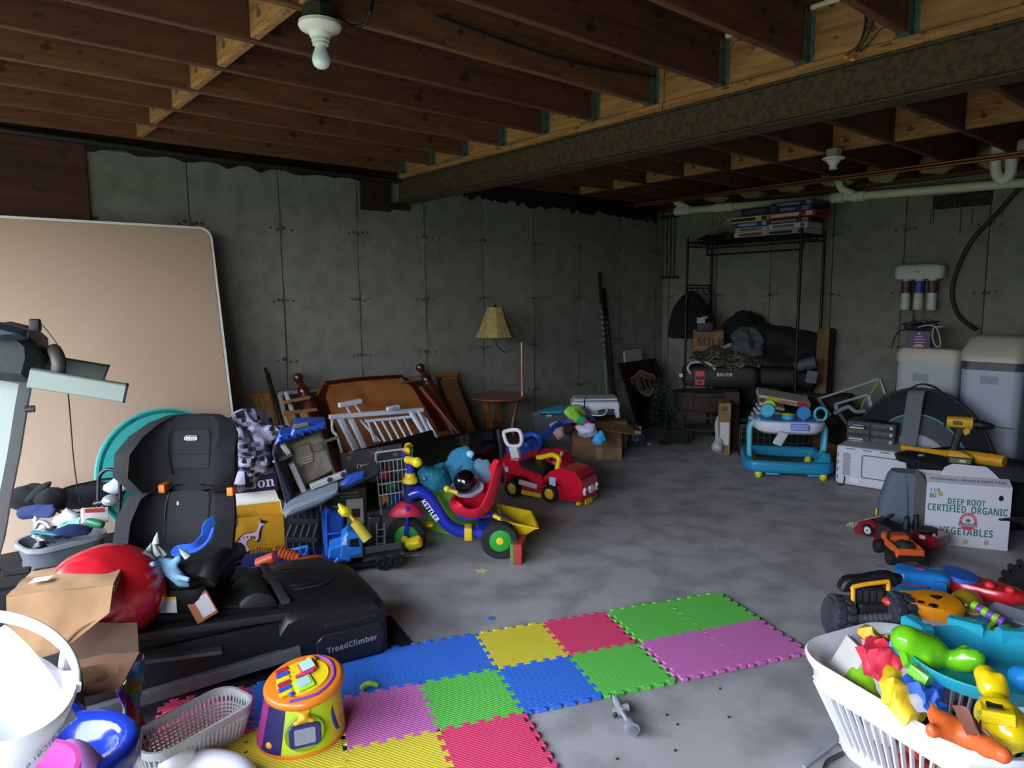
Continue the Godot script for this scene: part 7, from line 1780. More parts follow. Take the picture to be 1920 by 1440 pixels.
	T1("speckled_cloth","black cloth with white dots heaped behind the walker tray","cloth",ball(0.15,0.07,0.1,24,0.03,9.0),M("#ffffff",0.9,0.0,"speck",6.0),Vector3(5.437,0.384,-2.832))
	T1("wooden_tray","reddish wooden tray edge beside the walker's steering ring","tray",bx(0.3,0.03,0.2,0.008),M("#6b3a24",0.5,0.0,"wood",2.0),Vector3(5.743,0.366,-2.768),Vector3(0,-55,-18))
	T1("dark_bag","big dark bag filling the space between the walker and the cassette drawers","bag",ball(0.22,0.2,0.2,24,0.06,5.0,4),M("#14110f",0.8),Vector3(5.833,0,-2.601)+Vector3(0.3,0.22,-0.1))
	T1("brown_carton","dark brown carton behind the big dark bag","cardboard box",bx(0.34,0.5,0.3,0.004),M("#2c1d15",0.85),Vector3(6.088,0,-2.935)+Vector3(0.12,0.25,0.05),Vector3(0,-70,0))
func water_units() -> void:
	var wh := M("#a9aeb5",0.35)
	var cr := M("#b5b2a0",0.4)
	var t := T("brine_tank","white plastic brine tank with a cream lid against the right wall","tank",Vector3(5.92,0,-2.02))
	P(t,"body",loft([rh(rr(0.36,0.44,0.06,5),0.0),rh(rr(0.36,0.45,0.06,5),0.86)],true,true,50),wh,Vector3(0.18,0,0))
	P(t,"lid",loft([rh(rr(0.37,0.46,0.06,5),0.86),rh(rr(0.37,0.47,0.06,5),0.92),rh(rr(0.34,0.43,0.06,5),0.965),rh(rr(0.28,0.34,0.05,5),0.975)],true,true,50),cr,Vector3(0.18,0,0))
	P(t,"rating_label",bx(0.003,0.06,0.11,0.001),M("#8790a0",0.5),Vector3(-0.001,0.74,-0.03))
	t = T("water_softener","tall white water softener with a sloped cream control head","water softener",Vector3(5.8,0,-1.56))
	P(t,"body",loft([rh(rr(0.42,0.37,0.07,6),0.0),rh(rr(0.42,0.39,0.07,6),0.84)],true,true,50),M("#a6afbf",0.3),Vector3(0.21,0,0))
	P(t,"band",loft([rh(rr(0.425,0.4,0.07,6),0.84),rh(rr(0.425,0.4,0.07,6),0.9)],true,true,50),M("#3d4350",0.4),Vector3(0.21,0,0))
	P(t,"head",loft([rh(rr(0.43,0.41,0.07,6),0.9),rh(rr(0.43,0.41,0.07,6),0.96),rh(rr(0.34,0.36,0.07,6),1.06,Vector2(0.04,0)),rh(rr(0.26,0.3,0.06,6),1.085,Vector2(0.06,0))],true,true,50),cr,Vector3(0.21,0,0))
	P(t,"control_panel",ext(rr(0.27,0.085,0.02),0.006,0.002),M("#7d817d",0.4),Vector3(0.055,1.015,0),Vector3(-42,-90,0))
	P(t,"display",ext(rr(0.08,0.045,0.004),0.006,0.001),M("#30362c",0.2),Vector3(0.052,1.019,-0.06),Vector3(-42,-90,0))
	for k in 3:P(t,"button",cyl(0.009,0.006,10),M("#a9aca6",0.4),Vector3(0.053,1.02,0.03+k*0.035),Vector3(0,0,45))
	P(t,"rating_label",bx(0.003,0.055,0.11,0.001),M("#8790a0",0.5),Vector3(-0.001,0.77,0.0))
	T1("white_cabinet","edge of a tall white cabinet next to the water softener","cabinet",bx(0.4,0.7,0.4,0.02),M("#a6afbf",0.35),Vector3(5.75,0.35,-1.06))
	# purple packet with cables on the brine tank
	t = T("oatmeal_box","purple and teal printed carton stuffed with black cables on the brine tank","carton",Vector3(5.98,1.011,-2.099),-1.35)
	P(t,"box",bx(0.155,0.17,0.07,0.002),M("#3a1a52",0.5),Vector3(0,0.005,-0.03))
	P(t,"teal_band",bx(0.157,0.035,0.072,0.002),M("#3f8f8f",0.5),Vector3(0,-0.06,-0.03))
	P(t,"bowl_picture",ext(el(0.07,0.035,16),0.003,0.0),M("#b59a76",0.5),Vector3(0.0,-0.03,0.006))
	for k in 3:P(t,"printed_line",bx([0.05,0.08,0.07][k],0.008,0.003,0.0005),M("#a99ab5",0.5),Vector3(0,0.045 - k*0.022,0.006))
	P(t,"round_logo",ext(el(0.02,0.02,12),0.003,0.0),M("#a99ab5",0.5),Vector3(0,0.07,0.006))
	var o := t.position
	var rg := RandomNumberGenerator.new()
	rg.seed = 9
	var cab := T("cable_tangle","tangle of black cables spilling out of the purple carton","cables",o)
	for i in 9:
		var pts := []
		for k in 6:pts.append(Vector3(rg.randf_range(-0.06,0.05),0.09+rg.randf_range(0.0,0.09),rg.randf_range(-0.13,0.13)))
		P(cab,"cable",tube(sp(pts),0.005,5),M("#0d0d0f",0.5))
	P(cab,"cable",tube(sp([Vector3(0,0.1,-0.05),Vector3(-0.03,0.09,-0.13),Vector3(-0.03,0.03,-0.17),Vector3(-0.02,-0.05,-0.19)]),0.006,5),M("#0d0d0f",0.5))
	T1("white_cable","loop of white cable hanging to the right of the purple carton","cable",tube(sp([o+Vector3(-0.04,0.12,0.0),o+Vector3(-0.05,0.14,0.08),o+Vector3(-0.05,0.11,0.14),o+Vector3(-0.05,0.0,0.17),o+Vector3(-0.05,-0.02,0.14),o+Vector3(-0.05,0.05,0.11),o+Vector3(-0.05,0.12,0.12),o+Vector3(-0.05,0.13,0.18)]),0.006,6),M("#a8a8a0",0.4))
	# three-stage filter on the wall
	t = T("water_filter","white three-cartridge water filter fixed to the right wall","water filter",Vector3(6.38,1.529,-2.243))
	P(t,"head",loft([rh(rr(0.1,0.36,0.03,5),0.0),rh(rr(0.12,0.38,0.04,5),0.03),rh(rr(0.11,0.37,0.04,5),0.1),rh(rr(0.07,0.3,0.03,5),0.12)],true,true,50),M("#b5b8b2",0.4),Vector3(-0.06,-0.015,0))
	P(t,"badge",ext(el(0.05,0.02,16),0.003,0.0),M("#8a8f94",0.4),Vector3(-0.121,0.045,0),Vector3(0,-90,0))
	for k in 3:
		var z := -0.1+k*0.1
		var cg := P(t,"cartridge",lathe([Vector2(0,-0.27),Vector2(0.033,-0.27),Vector2(0.037,-0.26),Vector2(0.037,-0.02),Vector2(0.03,-0.01),Vector2(0,-0.01)],20),M("#b5b8b2",0.4),Vector3(-0.06,0,z))
		P(cg,"printed_label",lathe([Vector2(0.0375,-0.13),Vector2(0.038,-0.13),Vector2(0.038,-0.03),Vector2(0.0375,-0.03)],20,40.0,TAU),M(["#4a2a30","#1d3f8a","#4a2a30"][k],0.5))
	P(t,"filter_tube",tube(sp([Vector3(-0.03,-0.05,-0.05),Vector3(-0.03,-0.3,-0.04),Vector3(-0.06,-0.42,-0.03)]),0.006,6),M("#17170f",0.4))
	P(t,"filter_tube",tube(sp([Vector3(-0.03,-0.05,0.05),Vector3(-0.03,-0.2,0.04),Vector3(-0.06,-0.42,0.02)]),0.005,6),M("#6a6a3a",0.4))
	# white metal frames leaning by the plank
	var mt := M("#8f969a",0.4,0.3)
	for q in [[[Vector3(5.9,0.489,-2.842),Vector3(5.9,0.709,-2.343),Vector3(5.9,0.591,-2.295)],"longer white metal frame leaning between the plank and the play tent"],[[Vector3(5.75,0.43,-2.607),Vector3(5.75,0.483,-2.623),Vector3(5.75,0.59,-2.366),Vector3(5.75,0.497,-2.336)],"shorter white metal frame in front of the longer one"]]:
		var f := T("metal_rack",q[1],"frame",q[0][0])
		for k in q[0].size() - 1:P(f,"frame_bar",bar(q[0][k] - q[0][0],q[0][k+1] - q[0][0],0.03,0.02),mt)
		P(f,"rear_bar",bar(Vector3.ZERO,Vector3(0.2,-0.3,0.12),0.025,0.02),mt)
	T1("grey_pipe_piece","bent grey plastic piece lying below the metal frames","pipe",tube(sp([Vector3(5.6,0.431,-2.559),Vector3(5.6,0.495,-2.455),Vector3(5.6,0.464,-2.391),Vector3(5.6,0.482,-2.31)]),0.018,10),M("#70777c",0.4))
	T1("yellow_cord","thin yellow cord hanging from the longer metal frame","cord",tube(sp([Vector3(5.85,0.697,-2.33),Vector3(5.8,0.593,-2.371),Vector3(5.75,0.52,-2.404),Vector3(5.7,0.452,-2.396)]),0.005,6),M("#b5b52a",0.5))
	# folded play tent
	t = T("play_tent","folded grey pop-up play tent arching in front of the water units","tent",Vector3(5.5,0,-1.9),-1.501)
	var arc := func(rx:float,ry:float,z:float,n := 24):
		var p := []
		for i in n+1:
			var a := PI*(1.0 - i/float(n))
			p.append(Vector3(cos(a)*rx,0.04+sin(a)*ry,z))
		return p
	var band := func(called:String,r0:float,h0:float,z0:float,r1:float,h1:float,z1:float,m:Material):
		var a:Array = arc.call(r0,h0,z0)
		var b:Array = arc.call(r1,h1,z1)
		P(t,called,sheet(24,4,0.004,func(u:float,v:float):
			var k := int(roundf(u*24))
			return (a[k] as Vector3).lerp(b[k],v)+Vector3(0,0,0.012*sin(k*2.3)*sin(v*PI))),m)
	band.call("outer_panel",0.5,0.66,-0.05,0.36,0.47,0.0,cl("#1d2027"))
	band.call("inner_panel",0.36,0.47,0.0,0.27,0.33,0.03,cl("#4a4d57"))
	band.call("white_panel",0.27,0.33,0.03,0.02,0.02,0.05,cl("#a0a4aa"))
	P(t,"piping",tube(PackedVector3Array(arc.call(0.36,0.475,0.005)),0.006,6),M("#5f9fae",0.6))
	P(t,"rim_hoop",tube(PackedVector3Array(arc.call(0.5,0.66,-0.05)),0.01,6),M("#131418",0.6))
	P(t,"strap",tube(sp([Vector3(-0.02,0.68,-0.04),Vector3(-0.02,0.66,0.03),Vector3(-0.03,0.4,0.07),Vector3(-0.04,0.26,0.08)]),1.0,4,false,rr(0.008,0.11,0.003,1),Vector3(1,0,0)),cl("#6a6d72"))
	P(t,"carry_handle",tube(sp([Vector3(-0.12,0.66,-0.03),Vector3(-0.02,0.73,-0.03),Vector3(0.08,0.72,-0.03),Vector3(0.17,0.64,-0.03)]),1.0,4,false,rr(0.035,0.012,0.004,1)),cl("#2a2d31"))
func tool_zone() -> void:
	# microwave lying with its back to the room
	var t := T("microwave","white microwave oven standing with its back panel towards the room","microwave",Vector3(5.043,0,-2.279),-1.414)
	var wh := M("#c3c7d2",0.35)
	P(t,"body",bx(0.56,0.29,0.34,0.012),M("#b0b4be",0.35),Vector3(0.28,0.15,-0.18))
	P(t,"back_plate",ext(rr(0.55,0.28,0.03,4),0.014,0.004),wh,Vector3(0.28,0.15,-0.006))
	P(t,"raised_panel",ringp(rr(0.31,0.17,0.02,4),rr(0.296,0.156,0.016,4),0.008),M("#5f6470",0.4),Vector3(0.33,0.16,0.003))
	for k in 18:P(t,"vent_slot",bx(0.05,0.004,0.003,0.0005),M("#3c4048",0.5),Vector3(0.075,0.085+k*0.009,0.0015))
	for k in 4:P(t,"edge_slot",bx(0.06,0.006,0.003,0.0005),M("#3c4048",0.5),Vector3(0.1+k*0.11,0.277,0.0015))
	for k in 4:P(t,"edge_slot",bx(0.006,0.03,0.003,0.0005),M("#3c4048",0.5),Vector3(0.016,0.06+k*0.055,0.0015))
	P(t,"rating_label",bx(0.06,0.03,0.002,0.0005),M("#d9dce2",0.5),Vector3(0.13,0.05,0.0015))
	P(t,"power_cord",tube(sp([Vector3(0.065,0.07,0.0),Vector3(0.068,0.03,0.02),Vector3(0.06,0.008,0.03),Vector3(0.03,0.006,0.03)]),0.005,6),M("#101012",0.5))
	for x in [0.05,0.5]:P(t,"foot",cyl(0.015,0.012,10),M("#202024",0.6),Vector3(x,0.005,-0.05))
	# cassette drawers on it
	t = T("cassette_case","black cassette storage drawers with white-spined cassettes on the microwave","drawer unit",Vector3(0.2,0.351,-0.1)+Vector3.ZERO,-1.414)
	t.position = Vector3(5.347,0.276,-2.165)
	var bk := M("#17181b",0.45)
	P(t,"case_shell",bx(0.34,0.16,0.22,0.006),bk,Vector3(0,0.085,-0.1))
	for k in 3:
		for j in 2:
			var d := P(t,"drawer",bx(0.16,0.044,0.012,0.003),M("#202226",0.45),Vector3(-0.083+j*0.166,0.03+k*0.052,0.014))
			if j == 1:P(d,"white_tab",bx(0.018,0.024,0.006,0.002),M("#b9b4a4",0.4),Vector3(0.055,0,0.008))
			for m in 2:P(d,"label_slot",bx(0.04,0.014,0.003,0.001),M("#43464c",0.5),Vector3(-0.045+m*0.05,0,0.007))
	for k in 3:T1("cassette",["pale cassette in the lowest open drawer","pale cassette above the lowest one in the drawers","white-spined cassette in the upper left drawer"][k],"cassette",bx(0.1,0.014,0.05,0.002),M("#b5b2a6",0.5),t.transform*Vector3(-0.09,[0.016,0.034,0.118][k],0.025),Vector3(0,-81,0),"cassettes in the drawers")
	T1("blue_cassette","blue cassette case lying in the top left drawer","cassette",bx(0.07,0.012,0.05,0.002),M("#3f83b0",0.4),t.transform*Vector3(-0.08,0.14,0.03),Vector3(0,-70,0))
	# black tote with its lid, bat and drill
	t = T("black_tote","big black plastic tote with a wide lip behind the vegetable carton","tote",(Vector3(4.981,0.31,-1.813)+Vector3(4.719,0.31,-1.073))*0.5 - Vector3(0,0.31,0),-1.85)
	t.rotation.y = -1.92
	P(t,"tub",loft([rh(rr(0.7,0.4,0.05,4),0.0),rh(rr(0.78,0.48,0.05,4),0.27)],true,true,40),M("#14161b",0.5),Vector3(0,0,-0.24))
	P(t,"lip",loft([rh(rr(0.86,0.56,0.06,4),0.27),rh(rr(0.88,0.58,0.06,4),0.31),rh(rr(0.86,0.56,0.06,4),0.318),rh(rr(0.78,0.48,0.05,4),0.285)],true,true,40),M("#1b1d22",0.45),Vector3(0,0,-0.24))
	t = T("toy_bat","yellow plastic baseball bat lying on the black tote","bat",Vector3(5.06,0.345,-1.844))
	var g := t.position
	var b := Vector3(4.971,0.365,-1.222) - g
	var yl := M("#d69a1a",0.45)
	var pr := []
	var rad := PackedFloat32Array()
	for q in [[0.0,0.012],[0.015,0.026],[0.035,0.026],[0.05,0.016],[0.2,0.015],[0.4,0.018],[0.52,0.028],[0.66,0.038],[0.97,0.04],[1.0,0.034]]:
		pr.append(b*q[0]); rad.append(q[1])
	P(t,"barrel",tube(PackedVector3Array(pr),rad,18),yl)
	t = T("power_drill","yellow and black cordless drill standing on its battery on the black tote","power drill",Vector3(4.85,0,-1.45),-1.257)
	t.position = Vector3(4.934,0.322,-1.458)
	g = t.position
	t.position = Vector3(g.x,g.y,g.z)
	var by := M("#c99a17",0.4)
	var bb := M("#131315",0.5)
	# scale: pixels to metres at its distance
	P(t,"motor_housing",loft([r3(rr(0.03,0.045,0.012,4),tf(Vector3(-0.085,0.262,0),Vector3(0,90,0))),r3(rr(0.06,0.07,0.025,4),tf(Vector3(-0.07,0.262,0),Vector3(0,90,0))),r3(rr(0.062,0.075,0.026,4),tf(Vector3(0.06,0.26,0),Vector3(0,90,0)))],true,true,50),by)
	P(t,"rear_cap",loft([r3(rr(0.04,0.06,0.02,4),tf(Vector3(-0.092,0.258,0),Vector3(0,90,0))),r3(rr(0.058,0.07,0.024,4),tf(Vector3(-0.08,0.258,0),Vector3(0,90,0)))],true,true,50),bb)
	P(t,"gear_collar",rod(Vector3(0.06,0.255,0),Vector3(0.11,0.252,0),0.031,20),bb)
	P(t,"chuck",tube(PackedVector3Array([Vector3(0.11,0.252,0),Vector3(0.15,0.25,0),Vector3(0.175,0.249,0)]),[0.027,0.022,0.01],18),bb)
	P(t,"drill_bit",rod(Vector3(0.17,0.249,0),Vector3(0.27,0.244,0),0.003,8),metal("#55565a"))
	P(t,"handle",loft([rh(rr(0.05,0.036,0.015,4),0.07,Vector2(-0.03,0)),rh(rr(0.045,0.034,0.015,4),0.13,Vector2(-0.022,0)),rh(rr(0.055,0.038,0.015,4),0.2,Vector2(-0.005,0)),rh(rr(0.07,0.042,0.015,4),0.235,Vector2(0.005,0))],true,true,60),bb)
	P(t,"trigger_guard",ext(PackedVector2Array([Vector2(0.005,0.24),Vector2(0.05,0.24),Vector2(0.05,0.2),Vector2(0.025,0.18),Vector2(0.012,0.2)]),0.04,0.004),by)
	P(t,"trigger",bx(0.016,0.03,0.02,0.004),bb,Vector3(0.034,0.185,0))
	P(t,"foot",loft([rh(rr(0.15,0.08,0.02,4),0.045,Vector2(0.01,0)),rh(rr(0.12,0.07,0.02,4),0.065,Vector2(-0.005,0)),rh(rr(0.06,0.05,0.015,4),0.08,Vector2(-0.025,0))],true,true,50),by)
	P(t,"battery",bx(0.145,0.055,0.082,0.01),bb,Vector3(0.01,0.02,0))
	P(t,"battery_label",bx(0.11,0.03,0.003,0.001),M("#6f6a52",0.5),Vector3(0.01,0.022,0.042))
	P(t,"label_print",bx(0.035,0.016,0.003,0.001),M("#c9c9c4",0.5),Vector3(0.02,0.022,0.0428))
	P(t,"model_plate",bx(0.05,0.026,0.003,0.001),M("#5c4712",0.5),Vector3(-0.02,0.262,0.0385))
	t = T("silver_canister","grey-white canister behind the drill at the foot of the softener","canister",Vector3(6.035,0.306,-1.721))
	P(t,"canister",lathe([Vector2(0,-0.06),Vector2(0.06,-0.06),Vector2(0.065,0.03),Vector2(0.03,0.06),Vector2(0,0.065)],20),M("#9aa0ad",0.35))
	P(t,"neck",cyl(0.02,0.04,14),M("#6f747e",0.4),Vector3(0,0.075,0))
func veg_zone() -> void:
	# printed vegetable carton
	var t := T("vegetable_carton","white waxed vegetable carton printed in green standing on the floor","cardboard box",Vector3(4.174,0,-1.377),-1.047)
	t.scale = Vector3(0.99,1.17,1.0)
	var wh := M("#c6c8d2",0.6)
	var gn := M("#2f6f5c",0.6)
	var w := 0.405
	var h := 0.3
	P(t,"front_panel",bx(w,h,0.006,0.001),wh,Vector3(w/2,h/2,-0.003))
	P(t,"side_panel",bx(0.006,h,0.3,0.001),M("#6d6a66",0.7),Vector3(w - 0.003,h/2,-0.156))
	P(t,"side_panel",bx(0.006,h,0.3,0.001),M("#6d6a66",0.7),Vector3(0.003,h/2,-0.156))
	P(t,"back_panel",bx(w,h,0.006,0.001),wh,Vector3(w/2,h/2,-0.306))
	P(t,"base_panel",bx(w,0.006,0.3,0.001),wh,Vector3(w/2,0.004,-0.156))
	P(t,"lid_strip",bx(w,0.004,0.07,0.001),wh,Vector3(w/2,h+0.012,-0.032),Vector3(-22,0,0)).rotation_degrees.x = 22
	P(t,"torn_flap",ext(PackedVector2Array([Vector2(0.05,0),Vector2(0.08,0.05),Vector2(0.12,0.07),Vector2(0.28,0.065),Vector2(0.31,0.04),Vector2(0.345,0.0)]),0.005,0.001),wh,Vector3(0.02,h+0.02,-0.062),Vector3(-35,0,0))
	var pr := func(s:String,hh:float,x:float,y:float,wd := 1.0):txt(t,s,hh,gn,Vector3(x,y,0.0005),Vector3.ZERO,true,"Droid Sans",wd)
	pr.call("1 1/9",0.019,0.04,0.262,0.8)
	pr.call("BU.",0.021,0.036,0.237,0.9)
	pr.call("DEEP ROOT",0.029,0.195,0.215,0.84)
	pr.call("CERTIFIED  ORGANIC",0.034,0.2,0.18,0.81)
	pr.call("VEGETABLES",0.034,0.205,0.073,0.92)
	txt(t,"PERISHABLE - HANDLE WITH CARE",0.017,M("#40505a",0.6),Vector3(w/2,h+0.013,-0.03),Vector3(-68,0,0),true,"Droid Sans",0.95)
	var pk := M("#c2405c",0.6)
	var dome := PackedVector2Array()
	var dome2 := PackedVector2Array()
	for i in 15:
		var a := PI*(i/14.0)*1.24 - PI*0.12
		dome.append(Vector2(cos(a),sin(a))*0.043)
		dome2.append(Vector2(cos(a),sin(a))*0.029)
	for i in 15:dome.append(dome2[14 - i])
	P(t,"emblem_dome",ext(dome,0.002,0.0),pk,Vector3(0.21,0.124,0.0005))
	for i in 8:
		var a := PI*(0.94 - i*0.126)
		txt(t,"DEEPROOT"[i],0.009,wh,Vector3(0.21+cos(a)*0.036,0.124+sin(a)*0.036,0.002),Vector3(0,0,rad_to_deg(a) - 90))
	P(t,"emblem_ribbon",ringp(rr(0.088,0.018,0.002,1),rr(0.086,0.016,0.002,1),0.002),pk,Vector3(0.21,0.108,0.001))
	txt(t,"ORGANIC",0.014,M("#40505a",0.6),Vector3(0.21,0.108,0.001))
	P(t,"emblem_foot",ext(sp2([Vector2(-0.03,0.005),Vector2(0.03,0.005),Vector2(0.018,-0.008),Vector2(-0.018,-0.008)],3),0.002,0.0),pk,Vector3(0.21,0.093,0.001))
	for k in 5:P(t,"emblem_leaf",ext(sp2([Vector2(0,0),Vector2(0.0025,0.009),Vector2(0,0.018),Vector2(-0.0025,0.009)],3),0.002,0.0),gn,Vector3(0.21,0.122,0.001),Vector3(0,0,-60+30*k))
	for q in [[0.068,0.247,"#b09a6a"],[0.356,0.247,"#0c0c0c"],[0.09,0.03,"#b09a6a"],[0.205,0.026,"#b09a6a"],[0.302,0.03,"#b09a6a"]]:
		P(t,"vent_hole",ext(el(0.023,0.026,18),0.003,0.0),M(q[2],0.8),Vector3(q[0],q[1],0.0005))
	P(t,"vent_hole",ext(el(0.02,0.03,14),0.003,0.0),M("#0c0c0c",0.8),Vector3(w+0.0005,0.22,-0.12),Vector3(0,90,0))
	# grey drawstring bag
	t = T("backpack","blue-grey soft backpack with a front zip standing beside the vegetable carton","backpack",Vector3(4.415,0,-1.57),-1.1)
	P(t,"body",loft([rh(rr(0.27,0.2,0.06,5),0.0),rh(rr(0.28,0.21,0.06,5),0.05),rh(rr(0.24,0.19,0.06,5),0.16),rh(rr(0.18,0.16,0.05,5),0.28),rh(rr(0.14,0.13,0.04,5),0.315),rh(rr(0.12,0.11,0.04,5),0.31)],true,true,70),cl("#5d6878"),Vector3(0,0,-0.1))
	P(t,"dark_side",loft([rh(rr(0.06,0.18,0.02,4),0.02),rh(rr(0.07,0.18,0.02,4),0.16),rh(rr(0.05,0.13,0.02,4),0.31)],true,true,60),cl("#14151b"),Vector3(0.105,0,-0.1),Vector3(0,0,7))
	P(t,"zip",tube(sp([Vector3(0.02,0.0,0.008),Vector3(0.018,0.1,0.0),Vector3(0.012,0.2,-0.01),Vector3(0.0,0.3,-0.03)]),0.005,6),M("#3a4250",0.6))
	P(t,"yellow_tag",bx(0.012,0.045,0.02,0.004),M("#c9d21f",0.5),Vector3(-0.145,0.06,-0.03))
	# red model car
	t = T("model_car","dark red toy convertible with open cabin and silver wheels","toy car",Vector3(4.051,0,-1.626),-1.693)
	var rd := M("#7a1020",0.25,0.0,"",1,"",0,{"coat":0.5})
	P(t,"body",ext(PackedVector2Array([Vector2(-0.09,0.019),Vector2(-0.06,0.069),Vector2(0.002,0.102),Vector2(0.044,0.081),Vector2(0.038,0.01),Vector2(0.155,-0.006),Vector2(0.151,0.064),Vector2(0.236,0.092),Vector2(0.333,0.101),Vector2(0.369,0.094),Vector2(0.377,0.049),Vector2(0.331,0.01),Vector2(0.256,0),Vector2(0.156,-0.019),Vector2(0.003,-0.02),Vector2(-0.068,-0.021)]),0.15,0.008),rd,Vector3(0,0,-0.075))
	P(t,"bonnet_stripe",bar(Vector3(-0.049,0.079,-0.05),Vector3(0.037,0.121,-0.05),0.03,0.004),M("#a99a9c",0.4))
	P(t,"cabin_floor",ext(PackedVector2Array([Vector2(0.023,0.06),Vector2(0.034,0.095),Vector2(0.15,0.073),Vector2(0.155,0),Vector2(0.033,0.005)]),0.12,0.004),M("#0d0d0f",0.6),Vector3(0,0,-0.075))
	P(t,"windscreen_frame",tube(sp([Vector3(0.066,0.105,-0.01),Vector3(0.106,0.152,-0.02),Vector3(0.078,0.126,-0.12),Vector3(0.027,0.083,-0.14)]),0.005,6),M("#111113",0.4))
	for q in [Vector3(0.198,0.116,-0.03),Vector3(0.209,0.113,-0.11)]:P(t,"seat_back",loft([rh(rr(0.03,0.045,0.01,3),-0.04),rh(rr(0.03,0.045,0.01,3),0.015),rh(rr(0.02,0.03,0.01,3),0.03),rh(rr(0.022,0.032,0.01,3),0.05)],true,true,60),M("#0e0e10",0.5),q)
	P(t,"folded_roof",ball(0.05,0.014,0.055,14),M("#1a1d26",0.6),Vector3(0.289,0.111,-0.075))
	for q in [[1628,994],[1713,1018]]:pass
	for q in [Vector3(0.001,0.039,0),Vector3(0.255,0.029,0)]:
		wheel(t,q,0.036,0.028,"#0c0c0e","#b9b9bc","#2a2a2c")
		wheel(t,q - Vector3(0,0,0.15),0.036,0.028,"#0c0c0e","#b9b9bc")
	P(t,"rear_bumper",bar(Vector3(0.32,0.038,-0.01),Vector3(0.344,0.054,-0.14),0.02,0.02),M("#2a0a10",0.4))
	P(t,"number_decal",bx(0.03,0.02,0.002,0.0005),M("#c9b8bb",0.5),Vector3(0.298,0.084,0.002))
	P(t,"tail_lamp",ball(0.008,0.012,0.01,10),M("#9aa0a4",0.3),Vector3(0.349,0.104,-0.02))
	# orange truck
	var c := Vector3(3.704,0,-1.297)
	t = T("toy_pickup","orange and black off-road toy pickup behind the red convertible","toy truck",c+Vector3(0.06,0,-0.02),-0.85)
	t.scale = Vector3.ONE*1.35
	var og := M("#d9602a",0.4)
	P(t,"tail",bx(0.1,0.035,0.02,0.004),og,Vector3(0,0.055,0.03))
	P(t,"side",bx(0.012,0.03,0.11,0.004),og,Vector3(-0.044,0.06,-0.03))
	P(t,"side",bx(0.012,0.03,0.11,0.004),og,Vector3(0.044,0.06,-0.03))
	P(t,"nose",bx(0.09,0.035,0.06,0.008),og,Vector3(0,0.068,-0.11))
	P(t,"bed",bx(0.09,0.02,0.2,0.004),M("#151517",0.5),Vector3(0,0.04,-0.05))
	P(t,"cargo_net",ball(0.035,0.022,0.04,14,0.01,40.0),M("#2a2c2a",0.6),Vector3(0,0.065,-0.02))
	P(t,"roll_bar",tube(sp([Vector3(-0.04,0.06,-0.075),Vector3(-0.035,0.105,-0.07),Vector3(0.035,0.105,-0.07),Vector3(0.04,0.06,-0.075)]),0.005,6),M("#151517",0.5))
	for q in [[-0.058,0.01],[0.058,0.01],[-0.058,-0.12],[0.058,-0.12]]:wheel(t,Vector3(q[0],0.027,q[1]),0.027,0.026,"#0d0d0f","#1f1f22","",Vector3(0,0,90))
	t = T("skeleton_hand","small toy skeleton hand with yellow and black cuff on the floor beside the red car","toy",Vector3(4.148,0,-1.741))
	for k in 5:P(t,"finger_bone",tube(sp([Vector3(0.02,0.02,0.0),Vector3(-0.01,0.03,-0.02+k*0.01),Vector3(-0.035,0.012,-0.035+k*0.018)]),0.004,6),M("#b9b39c",0.6))
	P(t,"cuff",ball(0.022,0.018,0.02,12,0.008,50.0),M("#8a7a2a",0.6),Vector3(0.035,0.018,0))
	T1("playing_card","small blue and white card scrap on the floor behind the black truck","card",bx(0.05,0.002,0.04,0.0005),M("#6f95bf",0.6),Vector3(3.633,0.002,-1.39),Vector3(0,30,0))
	# black rotor and knobbly tyre at the frame's right
	T1("toy_spoiler","black curved plastic blade in front of the vegetable carton","toy part",ext(sp2([Vector2(-0.09,0.0),Vector2(0.0,0.02),Vector2(0.1,0.015),Vector2(0.16,-0.03),Vector2(0.1,-0.1),Vector2(0.05,-0.06),Vector2(0.0,-0.005)],4),0.03,0.006),M("#0c0c0e",0.5),Vector3(4.257,0.208,-0.965),Vector3(0,-60,0))
	t = T("buggy_wheel","big knobbly black buggy wheel at the edge of the picture behind the activity table","wheel",Vector3(3.583,0.104,-0.725),-1.2)
	P(t,"tyre",lathe([Vector2(0.06,-0.05),Vector2(0.11,-0.05),Vector2(0.125,-0.03),Vector2(0.125,0.03),Vector2(0.11,0.05),Vector2(0.06,0.05)],30),M("#131315",0.8),Vector3.ZERO,Vector3(90,0,0))
	for k in 20:
		for s in [-1,1]:P(t,"tread_knob",bx(0.02,0.022,0.035,0.003),M("#131315",0.8),Vector3(cos(TAU*(k+s*0.25)/20)*0.127,sin(TAU*(k+s*0.25)/20)*0.127,s*0.022),Vector3(0,0,360.0*(k+s*0.25)/20))
	T1("tyre_axle","axle stub of the big knobbly wheel","axle",cyl(0.03,0.12,14),M("#202024",0.5),t.position,Vector3(90,20,0))

